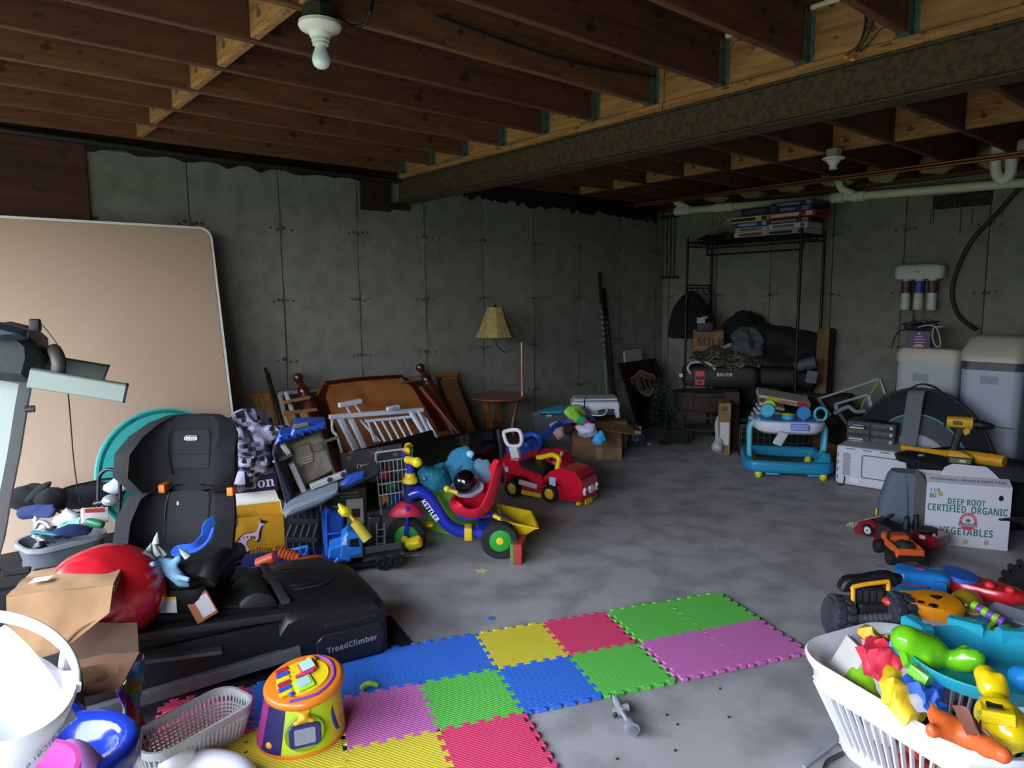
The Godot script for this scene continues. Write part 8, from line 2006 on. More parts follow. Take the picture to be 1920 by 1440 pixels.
func activity_table() -> void:
	var t := T("activity_table","low grey-white toddler activity table covered with toy panels","activity table",Vector3(2.649,0.3,-0.762)+Vector3(0.06,-0.3,0.0),-1.2)
	var wh := M("#a9a6b0",0.45)
	P(t,"top",loft([rh(rr(0.52,0.4,0.16,8),0.2),rh(rr(0.58,0.46,0.19,8),0.23),rh(rr(0.6,0.48,0.2,8),0.285),rh(rr(0.57,0.45,0.19,8),0.3),rh(rr(0.5,0.38,0.16,8),0.298)],true,true,60),wh)
	for q in [[-0.2,-0.14],[0.2,-0.14],[-0.2,0.14],[0.2,0.14]]:P(t,"leg",cyl(0.035,0.2,16,0.006),M("#8f8c98",0.5),Vector3(q[0],0.102,q[1]))
	var o := t.position
	var li := func(p:Vector3) -> Vector3:return t.transform.affine_inverse()*p
	# pieces built into the table
	P(t,"zebra_page",ext(rr(0.12,0.07,0.01),0.006,0.002),M("#c9cad0",0.6,0.0,"zebra",7.0),li.call(Vector3(2.763,0.302,-0.832)),Vector3(-90,-60,0))
	P(t,"yellow_button",ball(0.035,0.01,0.03,14),pl("#d9c22c"),li.call(Vector3(2.66,0.3,-0.91)))
	P(t,"green_corner",ball(0.03,0.02,0.04,14),pl("#7fc46a"),li.call(Vector3(2.667,0.27,-0.962)))
	P(t,"honey_dome",ball(0.055,0.05,0.055,20),M("#8f7a1c",0.15,0.0,"",1,"",0,{"coat":0.6}),li.call(Vector3(2.688,0.31,-0.739)))
	t = T("toy_suitcase","shiny blue toy suitcase on the activity table","toy",Vector3(2.728,0.3,-0.9),-1.1)
	var bl := M("#1d78c2",0.2,0.0,"",1,"",0,{"coat":0.5})
	P(t,"lower_half",loft([rh(rr(0.17,0.1,0.025,5),0.0),rh(rr(0.18,0.11,0.03,5),0.03)],true,true,50),bl)
	P(t,"upper_half",loft([rh(rr(0.178,0.108,0.03,5),0.034),rh(rr(0.178,0.108,0.03,5),0.065),rh(rr(0.15,0.085,0.025,5),0.078)],true,true,60),bl)
	P(t,"hinge_block",bx(0.05,0.06,0.02,0.005),M("#1a66aa",0.3),Vector3(0.05,0.03,0.055))
	P(t,"slot",bx(0.08,0.006,0.01,0.002),M("#b53a6a",0.5),Vector3(-0.03,0.033,0.054))
	P(t,"heart",ext(el(0.03,0.02,12),0.004,0.001),M("#a8325a",0.4),Vector3(0.0,0.08,0.0),Vector3(-90,0,0))
	t = T("toy_guitar","orange-yellow smiling teardrop toy with black buttons on the activity table","toy",Vector3(2.541,0.31,-0.801),-1.25)
	var g := t.position
	P(t,"body",loft([rh(sp2([Vector2(-0.14,0.01),Vector2(-0.04,-0.055),Vector2(0.06,-0.06),Vector2(0.1,0.0),Vector2(0.05,0.055),Vector2(-0.05,0.045)],4),0.0),rh(sp2([Vector2(-0.14,0.01),Vector2(-0.04,-0.055),Vector2(0.06,-0.06),Vector2(0.1,0.0),Vector2(0.05,0.055),Vector2(-0.05,0.045)],4),0.03),rh(sp2([Vector2(-0.14,0.01),Vector2(-0.04,-0.055),Vector2(0.06,-0.06),Vector2(0.1,0.0),Vector2(0.05,0.055),Vector2(-0.05,0.045)],4),0.045,Vector2.ZERO,0.85)],true,true,60),M("#dd8a14",0.25,0.0,"",1,"",0,{"coat":0.4}),Vector3.ZERO,Vector3(14,12,0))
	for k in 3:P(t,"button",ball(0.014,0.006,0.011,12),M("#141414",0.3),Vector3(-0.065+0.035*k,0.036,0.028+0.008*k),Vector3(14,12,0))
	P(t,"mouth",ext(sp2([Vector2(-0.02,0.008),Vector2(0.02,0.01),Vector2(0.0,-0.012)],4),0.003,0.0),M("#2a0f08",0.5),Vector3(0.015,0.047,-0.008),Vector3(-76,12,0))
	for x in [0.012,0.036]:P(t,"eye",ball(0.005,0.003,0.005,8),M("#2a0f08",0.3),Vector3(x,0.05,-0.03))
	P(t,"cheek",ball(0.01,0.003,0.008,10),M("#e8a07a",0.5),Vector3(-0.02,0.046,-0.02))
	P(t,"red_tip",ball(0.035,0.018,0.025,12),pl("#c8332a"),Vector3(-0.115,0.018,0.035))
	t = T("toy_dashboard","red oval toy with a blue-rimmed dial on the activity table","toy",Vector3(2.83,0.31,-0.737),-1.5)
	P(t,"body",loft([rh(el(0.26,0.12,26),0.0),rh(el(0.28,0.13,26),0.02),rh(el(0.25,0.11,26),0.04)],true,true,60),M("#cc1f2c",0.25,0.0,"",1,"",0,{"coat":0.4}))
	P(t,"dial_rim",lathe([Vector2(0.05,0.0),Vector2(0.062,0.005),Vector2(0.06,0.02),Vector2(0.05,0.022)],24),pl("#2f66c8"),Vector3(-0.07,0.035,0),Vector3(0,0,-8))
	P(t,"dial_face",cyl(0.052,0.016,24,0.003),M("#8a6a2a",0.4),Vector3(-0.07,0.045,0),Vector3(0,0,-8))
	for x in [0.03,0.09]:P(t,"knob",ball(0.016,0.012,0.016,12),pl("#e0303c"),Vector3(x,0.045,0.02))
	t = T("picture_book","green-edged toy picture book lying open on the activity table","toy book",Vector3(2.639,0.3,-0.674),-1.4)
	P(t,"page",bx(0.15,0.012,0.09,0.004),pl("#6fb52c"),Vector3(-0.03,0.008,0.02),Vector3(10,-18,0))
	P(t,"picture",bx(0.12,0.004,0.07,0.001),M("#2d5a8a",0.4),Vector3(-0.03,0.0155,0.02),Vector3(10,-18,0))
	P(t,"picture_figure",ext(el(0.05,0.03,12),0.003,0.0),M("#c9a24a",0.5),Vector3(-0.03,0.019,0.02),Vector3(-80,-18,0))
	P(t,"page",bx(0.15,0.012,0.08,0.004),M("#9aa5b5",0.4),Vector3(0.08,0.014,-0.05),Vector3(10,-18,0))
	t = T("toy_roller","lime and purple ringed toy roller on the picture book","toy",Vector3(2.588,0.34,-0.649))
	g = t.position
	var a := Vector3(2.624,0.34,-0.702) - g
	var b := Vector3(2.599,0.32,-0.603) - g
	for k in 6:P(t,"ring",rod(a.lerp(b,k/6.0),a.lerp(b,(k+0.94)/6.0),0.016,14),pl(["#8fce2c","#7a4ab0"][k % 2]))
	P(t,"leaf_end",ball(0.03,0.012,0.022,14),pl("#4fae2a"),b*1.1+Vector3(0,-0.012,0))
	P(t,"bead",ball(0.01,0.01,0.01,10),pl("#cfcfd4"),b+Vector3(-0.03,-0.03,0.03))
func laundry_basket() -> void:
	var t := T("laundry_basket","big white slotted laundry basket overflowing with toys","laundry basket",Vector3(2.12,0,-0.64),-0.284)
	var wh := M("#e2e2e8",0.35)
	var w := 0.44
	var l := 0.62
	var h := 0.285
	var rr_ := func(s:float,y:float) -> PackedVector3Array:return rh(rr(w*s,l*s+(1.0 - s)*-0.02,0.13*s,8),y)
	P(t,"rim",loft([rr_.call(1.0,h - 0.05),rr_.call(1.06,h - 0.02),rr_.call(1.08,h - 0.004),rr_.call(1.06,h+0.006),rr_.call(1.0,h),rr_.call(0.96,h - 0.01),rr_.call(0.95,h - 0.05)],false,false,60,true),wh)
	P(t,"base",loft([rr_.call(0.72,0.0),rr_.call(0.75,0.02),rr_.call(0.75,0.05),rr_.call(0.72,0.05),rr_.call(0.7,0.01)],true,true,50),wh)
	P(t,"wall_band",loft([rr_.call(0.985,h - 0.09),rr_.call(1.0,h - 0.045),rr_.call(0.985,h - 0.045),rr_.call(0.97,h - 0.09)],false,false,50,true),wh)
	var top := rr(w*0.985,l*0.985,0.13,8)
	var bot := rr(w*0.745,l*0.745 - 0.005,0.1,8)
	var per := 0.0
	for i in top.size():per += top[i].distance_to(top[(i+1) % top.size()])
	var n := 64
	var at_s := 0.0
	var k := 0
	for i in top.size():
		var p0 := top[i]
		var p1 := top[(i+1) % top.size()]
		var ln := p0.distance_to(p1)
		while k < n and (k*per/n) <= at_s+ln:
			var f := (k*per/n - at_s)/ln
			var a := p0.lerp(p1,f)
			var b := bot[i].lerp(bot[(i+1) % bot.size()],f)
			P(t,"wall_slat",bar(Vector3(b.x,0.045,b.y),Vector3(a.x,h - 0.085,a.y),0.014,0.006,Vector3(p1.x - p0.x,0,p1.y - p0.y).normalized()),wh)
			k += 1
		at_s += ln
	for q in [[-0.12,-0.2],[0.12,-0.2],[-0.12,0.2],[0.12,0.2]]:P(t,"foot",cyl(0.012,0.012,10),wh,Vector3(q[0],0.0,q[1]))
	# filling seen through the slots
	var bo := Vector3(2.12,0,-0.64)
	var rg := RandomNumberGenerator.new()
	rg.seed = 13
	for i in 12:
		var col:String = ["#2b5fb5","#cdd0d8","#23262e","#a8352f","#c9b030","#2a8a9c"][i % 6]
		var cn:String = ["blue","white","black","red","yellow","teal"][i % 6]
		T1("buried_toy","%s toy buried in the laundry basket, seen through its slots, %s" % [cn,["upper layer","lower layer"][i/6]],"toy",[ball(0.05,0.04,0.05,12),bx(0.09,0.05,0.07,0.01)][i % 2],pl(col),t.transform*Vector3(-0.1+0.05*(i % 3),0.07+0.07*(i/6),-0.2+0.075*(i % 6)),Vector3(rg.randf_range(-20,20),rg.randf_range(0,180),0),"toys buried in the laundry basket")
	# black radio-controlled buggy lying over the corner
	var c := Vector3(2.432,0.278,-0.96)
	t = T("toy_buggy","black toy monster buggy with an orange roll bar lying on the basket corner","toy truck",c,-0.75)
	var bk := M("#101012",0.55)
	var ty := M("#2b2e38",0.7)
	for q in [[-0.1,-0.01,0.0],[0.085,0.015,0.03]]:
		var wl := P(t,"wheel",lathe([Vector2(0.03,-0.035),Vector2(0.055,-0.04),Vector2(0.064,-0.02),Vector2(0.064,0.02),Vector2(0.055,0.04),Vector2(0.03,0.035)],24),ty,Vector3(q[0],q[1],q[2]),Vector3(0,0,82))
		for m in 14:
			for s in [-1,1]:P(wl,"tread_knob",bx(0.018,0.03,0.022,0.003),ty,Vector3(cos(TAU*(m+s*0.25)/14)*0.063,s*0.017,sin(TAU*(m+s*0.25)/14)*0.063),Vector3(0,-360.0*(m+s*0.25)/14,0))
		P(wl,"rim",cyl(0.032,0.06,18),M("#0b0b0d",0.5))
	P(t,"axle",rod(Vector3(-0.12,-0.01,0.03),Vector3(0.07,0.01,0.05),0.014,12),M("#5a5c66",0.4))
	for m in 8:P(t,"axle_fin",rod(Vector3(-0.06+m*0.016,-0.004+m*0.0016,0.036+m*0.0016),Vector3(-0.055+m*0.016,-0.0035+m*0.0016,0.0365+m*0.0016),0.018,12),M("#494b55",0.4))
	P(t,"undertray",bx(0.13,0.09,0.1,0.012),M("#1c1517",0.6),Vector3(0.02,0.0,-0.02))
	P(t,"radiator",bx(0.11,0.07,0.03,0.006),bk,Vector3(0.0,0.06,-0.01))
	for m in 4:P(t,"radiator_slot",bx(0.016,0.05,0.004,0.001),M("#2a2c30",0.4),Vector3(-0.036+m*0.024,0.06,0.006))
	P(t,"roll_bar",tube(sp([Vector3(-0.062,-0.01,0.03),Vector3(-0.06,0.08,0.01),Vector3(-0.05,0.1,0.005),Vector3(0.05,0.115,0.0),Vector3(0.062,0.112,0.0),Vector3(0.064,0.085,0.0)],4),0.008,8),pl("#e8a01c"))
	P(t,"wing",ext(sp2([Vector2(-0.09,0.0),Vector2(-0.07,0.05),Vector2(0.0,0.06),Vector2(0.07,0.075),Vector2(0.13,0.07),Vector2(0.13,0.02),Vector2(0.03,0.03),Vector2(-0.03,0.0)],3),0.05,0.008),bk,Vector3(-0.01,0.07,-0.04)).scale = Vector3(0.85,0.85,1)
	P(t,"wing_end",rod(Vector3(0.05,0.125,-0.04),Vector3(0.12,0.11,-0.04),0.018,14),bk)
	# books, green toy, red cap
	t = T("board_book","stack-thick white board book with a red picture standing in the basket corner","book",Vector3(2.053,0.271,-0.857),-0.5)
	t.rotation_degrees = Vector3(0,-40,-28)
	P(t,"pages",bx(0.03,0.13,0.12,0.003),M("#c9c6c0",0.6))
	for m in 4:P(t,"page_edge",bx(0.002,0.132,0.121,0.0005),M("#8f8c88",0.6),Vector3(-0.01+m*0.007,0,0))
	P(t,"cover_picture",ext(el(0.07,0.08,18),0.003,0.0),M("#a8402c",0.5),Vector3(0.017,0.0,0.01),Vector3(0,90,0))
	T1("lime_scoop","lime green plastic scoop in the basket beside the board book","toy",body([[Vector3(1.998,0.224,-0.83),Vector3(2.036,0.25,-0.802),0.035,0.04],[Vector3(2.018,0.271,-0.821),Vector3(2.043,0.28,-0.801),0.012,0.014],[Vector3(2.036,0.25,-0.802),Vector3(1.995,0.239,-0.769),0.04,0.035]],0.008,0.02),pl("#7fbf1f"))
	T1("bottle_cap","red plastic bottle cap behind the clear bag in the basket","cap",cyl(0.022,0.02,18,0.004),pl("#d93a4a"),Vector3(2.202,0.289,-0.866),Vector3(12,0,0))
	# clear bag of coloured pieces
	t = T("clear_bag","clear plastic bag of red, yellow and orange play pieces in the basket","plastic bag",Vector3(1.994,0.305,-0.714))
	g_bag(t)
	# turquoise game board with round animal shapes
	t = T("game_board","turquoise round-cornered game tray tipped up in the laundry basket","game board",Vector3(2.09,0.4,-0.517))
	var g := t.position
	var e1 := (Vector3(1.999,0.407,-0.397) - Vector3(2.166,0.398,-0.651)).normalized()
	var e2 := (Vector3(2.385,0.396,-0.531) - Vector3(1.806,0.399,-0.493)).normalized()
	e2 = (e2 - e1*e2.dot(e1)).normalized()
	var nb := Basis(e1,e2,e1.cross(e2))
	var tq := M("#2aa3bd",0.35)
	var pan := P(t,"dish",loft([r3(el(0.3,0.3,40),tf(Vector3(0,0,-0.02))),r3(el(0.36,0.36,40),tf(Vector3(0,0,0.015))),r3(el(0.38,0.38,40),tf(Vector3(0,0,0.02))),r3(el(0.38,0.38,40),tf(Vector3(0,0,0.012))),r3(el(0.31,0.31,40),tf(Vector3(0,0,-0.03)))],true,true,50),tq)
	pan.basis = nb
	for q in [[-0.18,0.09,40],[-0.1,0.18,70],[0.05,0.2,100],[-0.2,-0.05,0],[-0.13,-0.16,-40],[0.14,0.16,130]]:
		var lug := P(t,"rim_lug",ext(PackedVector2Array([Vector2(-0.045,-0.02),Vector2(0.045,-0.02),Vector2(0.05,0.015),Vector2(0.02,0.03),Vector2(0.015,0.015),Vector2(-0.015,0.015),Vector2(-0.02,0.03),Vector2(-0.05,0.015)]),0.05,0.006),tq)
		lug.transform = Transform3D(nb*Basis(Vector3(0,0,1),deg_to_rad(q[2])),nb*Vector3(q[0],q[1],0.01))
	T1("blue_figure","bright blue round toy figure at the edge of the turquoise tray","toy",body([[Vector3(2.003,0.438,-0.425),Vector3(1.992,0.44,-0.409),0.026,0.03]],0.008,0.01),pl("#1f8fe0"),Vector3.ZERO)
	chomper(Vector3(2.05,0.398,-0.643),"#6cc21c","shiny lime green hippo-shaped chomper piece on the turquoise tray",[Vector3(1.984,0.441,-0.679),Vector3(2.026,0.408,-0.638),Vector3(2.047,0.397,-0.579),Vector3(2.045,0.411,-0.557),Vector3(1.953,0.387,-0.643),Vector3(1.945,0.375,-0.596)])
	chomper(Vector3(1.817,0.422,-0.422),"#e3c512","shiny yellow hippo-shaped chomper piece in the laundry basket",[Vector3(1.779,0.405,-0.385),Vector3(1.795,0.422,-0.414),Vector3(1.853,0.45,-0.435),Vector3(1.859,0.457,-0.444),Vector3(1.765,0.441,-0.442),Vector3(1.787,0.446,-0.385)])
	# orange dragon
	t = T("toy_dragon","orange rubber dragon with brown wings lying along the basket rim","toy dragon",Vector3(1.735,0.393,-0.46))
	g = t.position
	var d := func(x:float,y:float,z:float) -> Vector3:return Vector3(x,y,z) - g
	P(t,"body",body([[Vector3(1.724,0.39,-0.494) - g,Vector3(1.727,0.387,-0.452) - g,0.03,0.026],[Vector3(1.727,0.387,-0.452) - g,Vector3(1.702,0.395,-0.409) - g,0.024,0.02],[Vector3(1.702,0.395,-0.409) - g,Vector3(1.67,0.41,-0.372) - g,0.02,0.018],[Vector3(1.716,0.399,-0.503) - g,Vector3(1.727,0.405,-0.521) - g,0.022,0.012],[Vector3(1.727,0.405,-0.521) - g,Vector3(1.735,0.422,-0.53) - g,0.012,0.004],[Vector3(1.698,0.395,-0.492) - g,Vector3(1.666,0.397,-0.505) - g,0.018,0.01],[Vector3(1.666,0.397,-0.505) - g,Vector3(1.663,0.409,-0.509) - g,0.01,0.007]],0.006,0.016),M("#d9642c",0.45))
	for q in [[[Vector3(1.694,0.408,-0.444),Vector3(1.695,0.463,-0.478),Vector3(1.704,0.463,-0.457),Vector3(1.711,0.449,-0.423),Vector3(1.694,0.427,-0.407),Vector3(1.679,0.418,-0.418)]]]:
		var pts:Array = q[0]
		var v := PackedVector3Array()
		for p in pts:v.append(p - g)
		P(t,"wing",sheet(10,5,0.003,func(u,w2):
			var a := (v[0] as Vector3).lerp(v[1],u)
			var b := (v[5] as Vector3).lerp(v[4],u*0.3).lerp(v[2],u*0.75)
			return a.lerp(b,w2)+Vector3(0,0.012,0.01)*sin(w2*PI)),M("#6b3a28",0.5))
	for k2 in 4:P(t,"wing_rib",tube(sp([Vector3(1.704,0.414,-0.423) - g,(Vector3(1.724,0.429,-0.448)).lerp(Vector3(1.717,0.434,-0.428),k2/3.0) - g,(Vector3(1.722,0.441,-0.478)).lerp(Vector3(1.729,0.432,-0.431),k2/3.0) - g]),0.0025,5),M("#54291c",0.5))
func g_bag(t:Node3D) -> void:
	var g := t.position
	var no := noise(2,14.0,3)
	var grid := func(u:float,v:float,off:float) -> Vector3:
		var a := (Vector3(2.084,0.343,-0.843)).lerp(Vector3(2.135,0.375,-0.779),u)
		var b := (Vector3(1.829,0.291,-0.654)).lerp(Vector3(1.887,0.334,-0.559),u)
		var p := a.lerp(b,v) - g
		return p+Vector3(-0.35,0.6,0.7)*(off*sin(u*PI)*sin(v*PI*0.9+0.2)+0.014*no.get_noise_3dv(p))
	P(t,"front_film",sheet(22,26,0.0004,func(u:float,v:float):return grid.call(u,v,0.075)),M("#eef0f4",0.08,0.0,"",1,"",0,{"alpha":0.3,"spec":0.9}))
	for q in [["#d9a92a",0.5,0.12,0.05,0.03,"yellow"],["#d42f48",0.45,0.4,0.07,0.045,"red"],["#d42f48",0.7,0.5,0.05,0.04,"second red"],["#e0bb20",0.45,0.78,0.06,0.035,"lower yellow"],["#c9403a",0.8,0.3,0.04,0.03,"side red"],["#2f5fc0",0.95,0.85,0.05,0.03,"blue"]]:
		P(t,"play_piece",ball(q[3]*1.25,q[3]*0.55,q[4]*1.7,18,0.05,16.0,3),M(q[0],0.5),grid.call(q[1],q[2],0.02),Vector3(25,30*q[1],20*q[2]))
	for k in 5:P(t,"gathered_fold",tube(sp([grid.call(0.55+0.06*k,0.55,0.085),grid.call(0.6+0.05*k,0.8,0.06),grid.call(0.72+0.02*k,1.0,0.02),grid.call(0.8,1.12,0.0)]),0.0022,5),M("#e8ebf0",0.15,0.0,"",1,"",0,{"alpha":0.5}))
func chomper(at:Vector3,col:String,label:String,p:Array) -> void:
	# p: haunch, middle, neck, head, lever top, lever end
	var t := T("chomper_toy",label,"game piece",at)
	var m := M(col,0.14,0.0,"",1,"",0,{"coat":0.7})
	var q := []
	for v in p:q.append(v - at)
	var s:Vector3 = (q[3] - q[1]).normalized().cross(Vector3.UP).normalized()
	P(t,"body",body([[q[0],q[1],0.04,0.048],[q[1],q[2],0.03,0.018],[q[2],q[3],0.026,0.03],[q[3],q[3]+(q[3] - q[2]).normalized()*0.03,0.028,0.024],[q[3]+Vector3(0,0.025,0)+s*0.014,q[3]+Vector3(0,0.03,0)+s*0.014,0.009,0.008],[q[3]+Vector3(0,0.025,0) - s*0.014,q[3]+Vector3(0,0.03,0) - s*0.014,0.009,0.008],[q[1]+s*0.04,q[1]+s*0.045+Vector3(0,-0.025,0),0.02,0.018]],0.006,0.012),m)
	P(t,"base_plate",bar(q[4],q[5],0.075,0.03,Vector3(0.2,1,0.3)),m)
	P(t,"base_rim",bar(q[0]+Vector3(0,-0.03,0.01),q[4],0.06,0.025,Vector3(0.2,1,0.3)),m)
	P(t,"slot",bar(q[4]+Vector3(-0.005,0.012,0.012),q[4].lerp(q[5],0.5)+Vector3(-0.005,0.012,0.012),0.03,0.02,Vector3(0.2,1,0.3)),M("#0e1206",0.5))
func floor_bits() -> void:
	activity_drum()
	# grey pump part on the concrete
	var a := Vector3(1.657,0.02,-1.418)
	var b := Vector3(1.609,0.025,-1.335)
	var t := T("toy_pump","small grey plastic toy pump part lying on the bare concrete","toy part",(a+b)*0.5)
	var g := t.position
	var gm := M("#8f9299",0.45)
	var dk := M("#7b7e86",0.4)
	P(t,"plunger_foot",rod(Vector3(1.606,0.028,-1.332) - g,Vector3(1.591,0.03,-1.308) - g,0.022,20),dk)
	P(t,"foot_ring",rod(Vector3(1.591,0.03,-1.308) - g,Vector3(1.589,0.03,-1.306) - g,0.012,16),M("#5d6068",0.5))
	P(t,"stem",rod(Vector3(1.648,0.026,-1.406) - g,Vector3(1.603,0.028,-1.327) - g,0.0075,10),gm)
	P(t,"barrel",rod(Vector3(1.684,0.024,-1.46) - g,Vector3(1.643,0.026,-1.402) - g,0.013,14),gm)
	P(t,"tip",rod(Vector3(1.694,0.024,-1.481) - g,Vector3(1.677,0.024,-1.45) - g,0.006,10),gm)
	P(t,"cross_handle",bar(Vector3(1.629,0.02,-1.423) - g,Vector3(1.677,0.03,-1.4) - g,0.018,0.02),gm)
	P(t,"side_knob",ball(0.008,0.012,0.008,10),M("#2a2c30",0.5),Vector3(1.628,0.014,-1.416) - g)
	T1("blue_tile","small bright blue oval counter on the floor above the yellow foam tile","counter",ext(rr(0.036,0.022,0.009,4),0.006,0.001),M("#3f7fd0",0.5),Vector3(1.76,0.004,-2.245),Vector3(-90,5,0))
	T1("lime_hoop","lime green curved plastic handle lying on the shaded blue tile","toy part",tube(sp([Vector3(1.06,0.02,-2.092),Vector3(1.077,0.03,-2.095),Vector3(1.096,0.032,-2.088),Vector3(1.118,0.02,-2.082)]),0.009,10),pl("#9ac83a"))
	var rg := RandomNumberGenerator.new()
	rg.seed = 17
	for i in 6:T1("floor_crumb",["dark crumb on the concrete beside the grey pump part, the nearer of two","dark crumb on the concrete a step further right of the grey pump part","dark crumb on the bare concrete towards the laundry basket","dark crumb on the concrete below the pink foam tiles","dark crumb on the concrete halfway between pump and picture edge","dark crumb on the concrete at the corner of the front red tile"][i],"crumb",ball(0.005,0.003,0.004,8),M("#1a1a1a",0.9),[Vector3(1.771,0.003,-1.315),Vector3(1.755,0.003,-1.26),Vector3(1.916,0.003,-1.174),Vector3(2.04,0.003,-1.288),Vector3(1.642,0.003,-1.185),Vector3(1.478,0.003,-1.275)][i],Vector3.ZERO,"dark crumbs on the concrete")
	# wood-look board edge under the basket
	t = T("laminate_sheet","wood-look laminate sheet with a pale edge under the laundry basket","board",Vector3(2.35,0.004,-0.42),-0.28)
	P(t,"panel",bx(0.8,0.006,0.7,0.001),M("#5f4f48",0.6,0.0,"wood",2.0),Vector3(-0.02,0.0,0.0))
	T1("edge_strip","pale metal edge strip on the floor at the laminate sheet","strip",bar(Vector3(1.863,0.006,-0.889),Vector3(2.044,0.006,-0.882),0.012,0.006),M("#8d949c",0.4))
	T1("floor_cable","dark cable curling out from under the laundry basket","cable",tube(sp([Vector3(1.895,0.008,-0.845),Vector3(1.936,0.008,-0.854),Vector3(1.97,0.008,-0.849),Vector3(2.008,0.008,-0.842)]),0.006,8),M("#17181b",0.5))
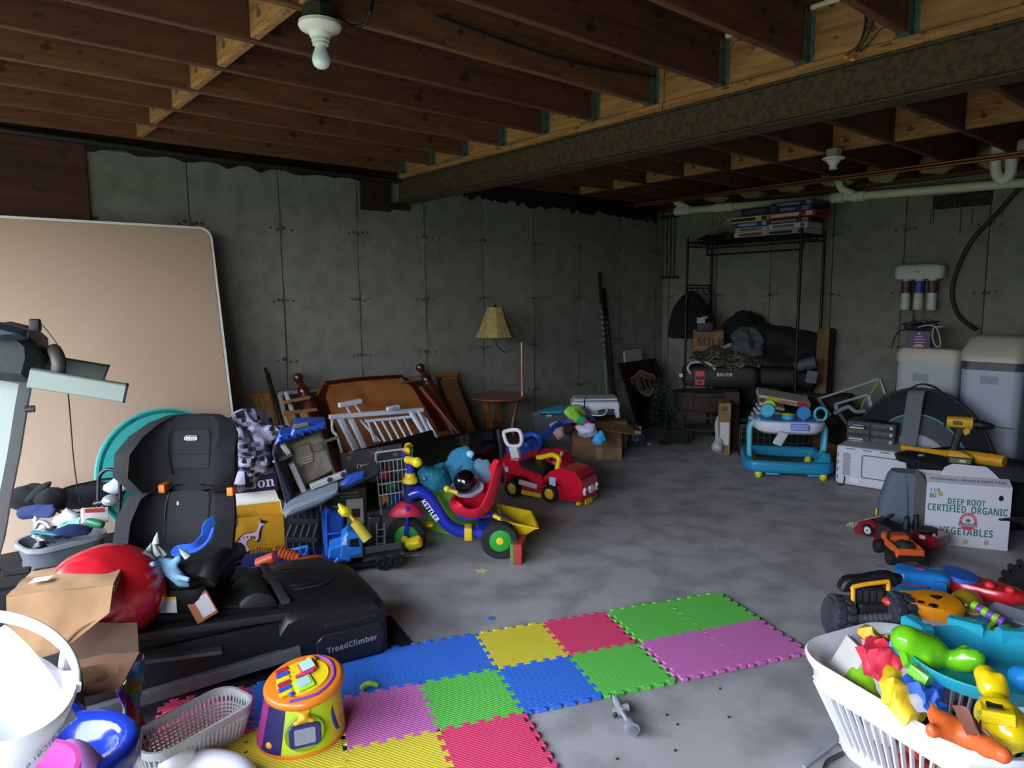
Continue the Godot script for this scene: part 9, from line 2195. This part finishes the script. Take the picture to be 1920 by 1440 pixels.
func activity_drum() -> void:
	var c := (Vector3(0.684,0,-2.043)+Vector3(0.933,0,-1.952))*0.5
	var t := T("activity_drum","yellow, green and orange toddler activity drum with a slanted top on the yellow tile","activity toy",Vector3(0.802,0.013,-1.999),-0.28)
	t.scale = Vector3(1.03,0.84,1.03)
	var gm := M("#a9c21c",0.35)
	var yl := M("#d9bc1c",0.35)
	var orr := M("#dd7a1c",0.3,0.0,"",1,"",0,{"coat":0.3})
	var R := func(s:float,y:float,off:float) -> PackedVector3Array:return rh(el(0.255*s,0.235*s,44),y,Vector2(off,0.0))
	P(t,"lower_rim",loft([R.call(1.02,0.0,0.0),R.call(1.04,0.008,0.0),R.call(1.0,0.02,0.0)],true,true,50),orr)
	# wall in upright colour fields
	var cols := [yl,M("#241d52",0.4),gm,yl,M("#8f2a6a",0.4),gm]
	var spans := [[-0.55,0.42],[2.15,2.75],[0.95,2.15],[0.42,0.95],[2.75,4.3],[4.3,5.73]]
	var tilt := func(a:float,y:float) -> float:return y*(0.155 - 0.05*(y/0.2)*0.0)
	for i in 6:
		var s:Array = spans[i]
		P(t,"wall_panel",sheet(14,8,0.004,func(u:float,v:float):
			var a:float = lerpf(s[0],s[1],u)
			var hh := 0.19+0.03*cos(a+0.9)
			var sc := 1.0 - 0.17*v
			return Vector3(cos(a)*0.127*sc+0.01*v,0.015+v*hh,sin(a)*0.117*sc)),cols[i])
	var topb := Basis.from_euler(Vector3(0.2,0,0.17))
	var lid := Node3D.new()
	lid.name = "slanted_top"
	t.add_child(lid,true)
	lid.position = Vector3(0.014,0.207,0.0)
	lid.rotation = Vector3(0.22,0.0,0.16)
	P(lid,"top_rim",loft([rh(el(0.215,0.2,40),-0.025),rh(el(0.24,0.222,40),-0.012),rh(el(0.24,0.222,40),0.006),rh(el(0.22,0.2,40),0.018),rh(el(0.15,0.14,40),0.02)],true,true,60),orr)
	P(lid,"purple_groove",tube(sp([Vector3(-0.05,0.02,0.085),Vector3(0.03,0.02,0.088),Vector3(0.085,0.02,0.04),Vector3(0.09,0.02,-0.03),Vector3(0.06,0.02,-0.075)]),0.005,8),pl("#6a3fa8"))
	P(lid,"yellow_face",loft([rh(el(0.16,0.15,30),0.017),rh(el(0.155,0.145,30),0.026)],true,true,50),yl)
	for k in 6:P(lid,"piano_key",bx(0.04,0.012,0.017,0.003),pl(["#b02340","#2a4fb0","#e3c51c"][k % 3]),Vector3(-0.055,0.026,-0.055+k*0.021),Vector3(0,10,0))
	P(lid,"flip_book",bx(0.055,0.012,0.055,0.004),pl("#9fcf3a"),Vector3(0.0,0.03,0.035),Vector3(0,12,0))
	P(lid,"flip_book",bx(0.05,0.014,0.05,0.004),pl("#c9302c"),Vector3(0.02,0.034,-0.03),Vector3(8,12,0))
	P(lid,"picture",bx(0.04,0.003,0.038,0.001),M("#9fc7c0",0.5),Vector3(0.02,0.043,-0.03),Vector3(8,12,0))
	P(lid,"picture",bx(0.04,0.003,0.035,0.001),M("#9fb8c0",0.5),Vector3(0.0,0.0375,0.035),Vector3(0,12,0))
	P(lid,"binding",rod(Vector3(-0.02,0.036,0.003),Vector3(0.035,0.036,-0.004),0.006,8),pl("#c8327a"))
	P(lid,"blue_button",ball(0.01,0.006,0.01,10),pl("#2a4fb0"),Vector3(-0.04,0.028,0.062))
	P(lid,"orange_dome",ball(0.018,0.012,0.018,14),pl("#e09a1c"),Vector3(0.035,0.028,-0.062))
	# side pictures: drawing screen, character window
	var face := func(a:float,y:float,r:float) -> Transform3D:return Transform3D(Basis(Vector3.UP,PI/2 - a)*Basis(Vector3.RIGHT,-0.12),Vector3(cos(a)*r,y,sin(a)*r))
	var oval := P(t,"screen_surround",ext(el(0.115,0.13,28),0.012,0.003),M("#7f9a1c",0.4))
	oval.transform = face.call(1.6,0.09,0.112)
	var scn := P(t,"screen_frame",ext(rr(0.09,0.08,0.014),0.014,0.003),M("#2f2a6a",0.35))
	scn.transform = face.call(1.6,0.085,0.117)
	var sc2 := P(t,"drawing_screen",ext(rr(0.06,0.055,0.006),0.012,0.001),M("#8a8f98",0.25))
	sc2.transform = face.call(1.6,0.085,0.121)
	var hd := P(t,"animal_head",body([[Vector3(0,0,0),Vector3(0,0.004,0),0.017,0.016],[Vector3(-0.013,0.015,0),Vector3(-0.014,0.018,0),0.006,0.005],[Vector3(0.013,0.015,0),Vector3(0.014,0.018,0),0.006,0.005],[Vector3(-0.024,-0.014,0.004),Vector3(-0.018,-0.012,0.006),0.008,0.008],[Vector3(0.024,-0.014,0.004),Vector3(0.018,-0.012,0.006),0.008,0.008]],0.004,0.006),pl("#d9a21c"))
	hd.transform = face.call(1.6,0.148,0.11)
	var win := P(t,"side_window",ext(sp2([Vector2(-0.035,0.0),Vector2(-0.02,0.06),Vector2(0.02,0.07),Vector2(0.035,0.0),Vector2(0.02,-0.06),Vector2(-0.02,-0.06)],4),0.012,0.003),M("#25357a",0.35))
	win.transform = face.call(0.55,0.105,0.112)
	var fg := P(t,"orange_figure",ball(0.01,0.02,0.008,12),pl("#d9641c"))
	fg.transform = face.call(0.55,0.075,0.119)
	var kn := P(t,"orange_knob",ball(0.014,0.014,0.01,12),pl("#d98a1c"))
	kn.transform = face.call(2.55,0.04,0.118)

func build_all() -> void:
	ceiling_things()
	left_things()
	mid_things()
	right_things()
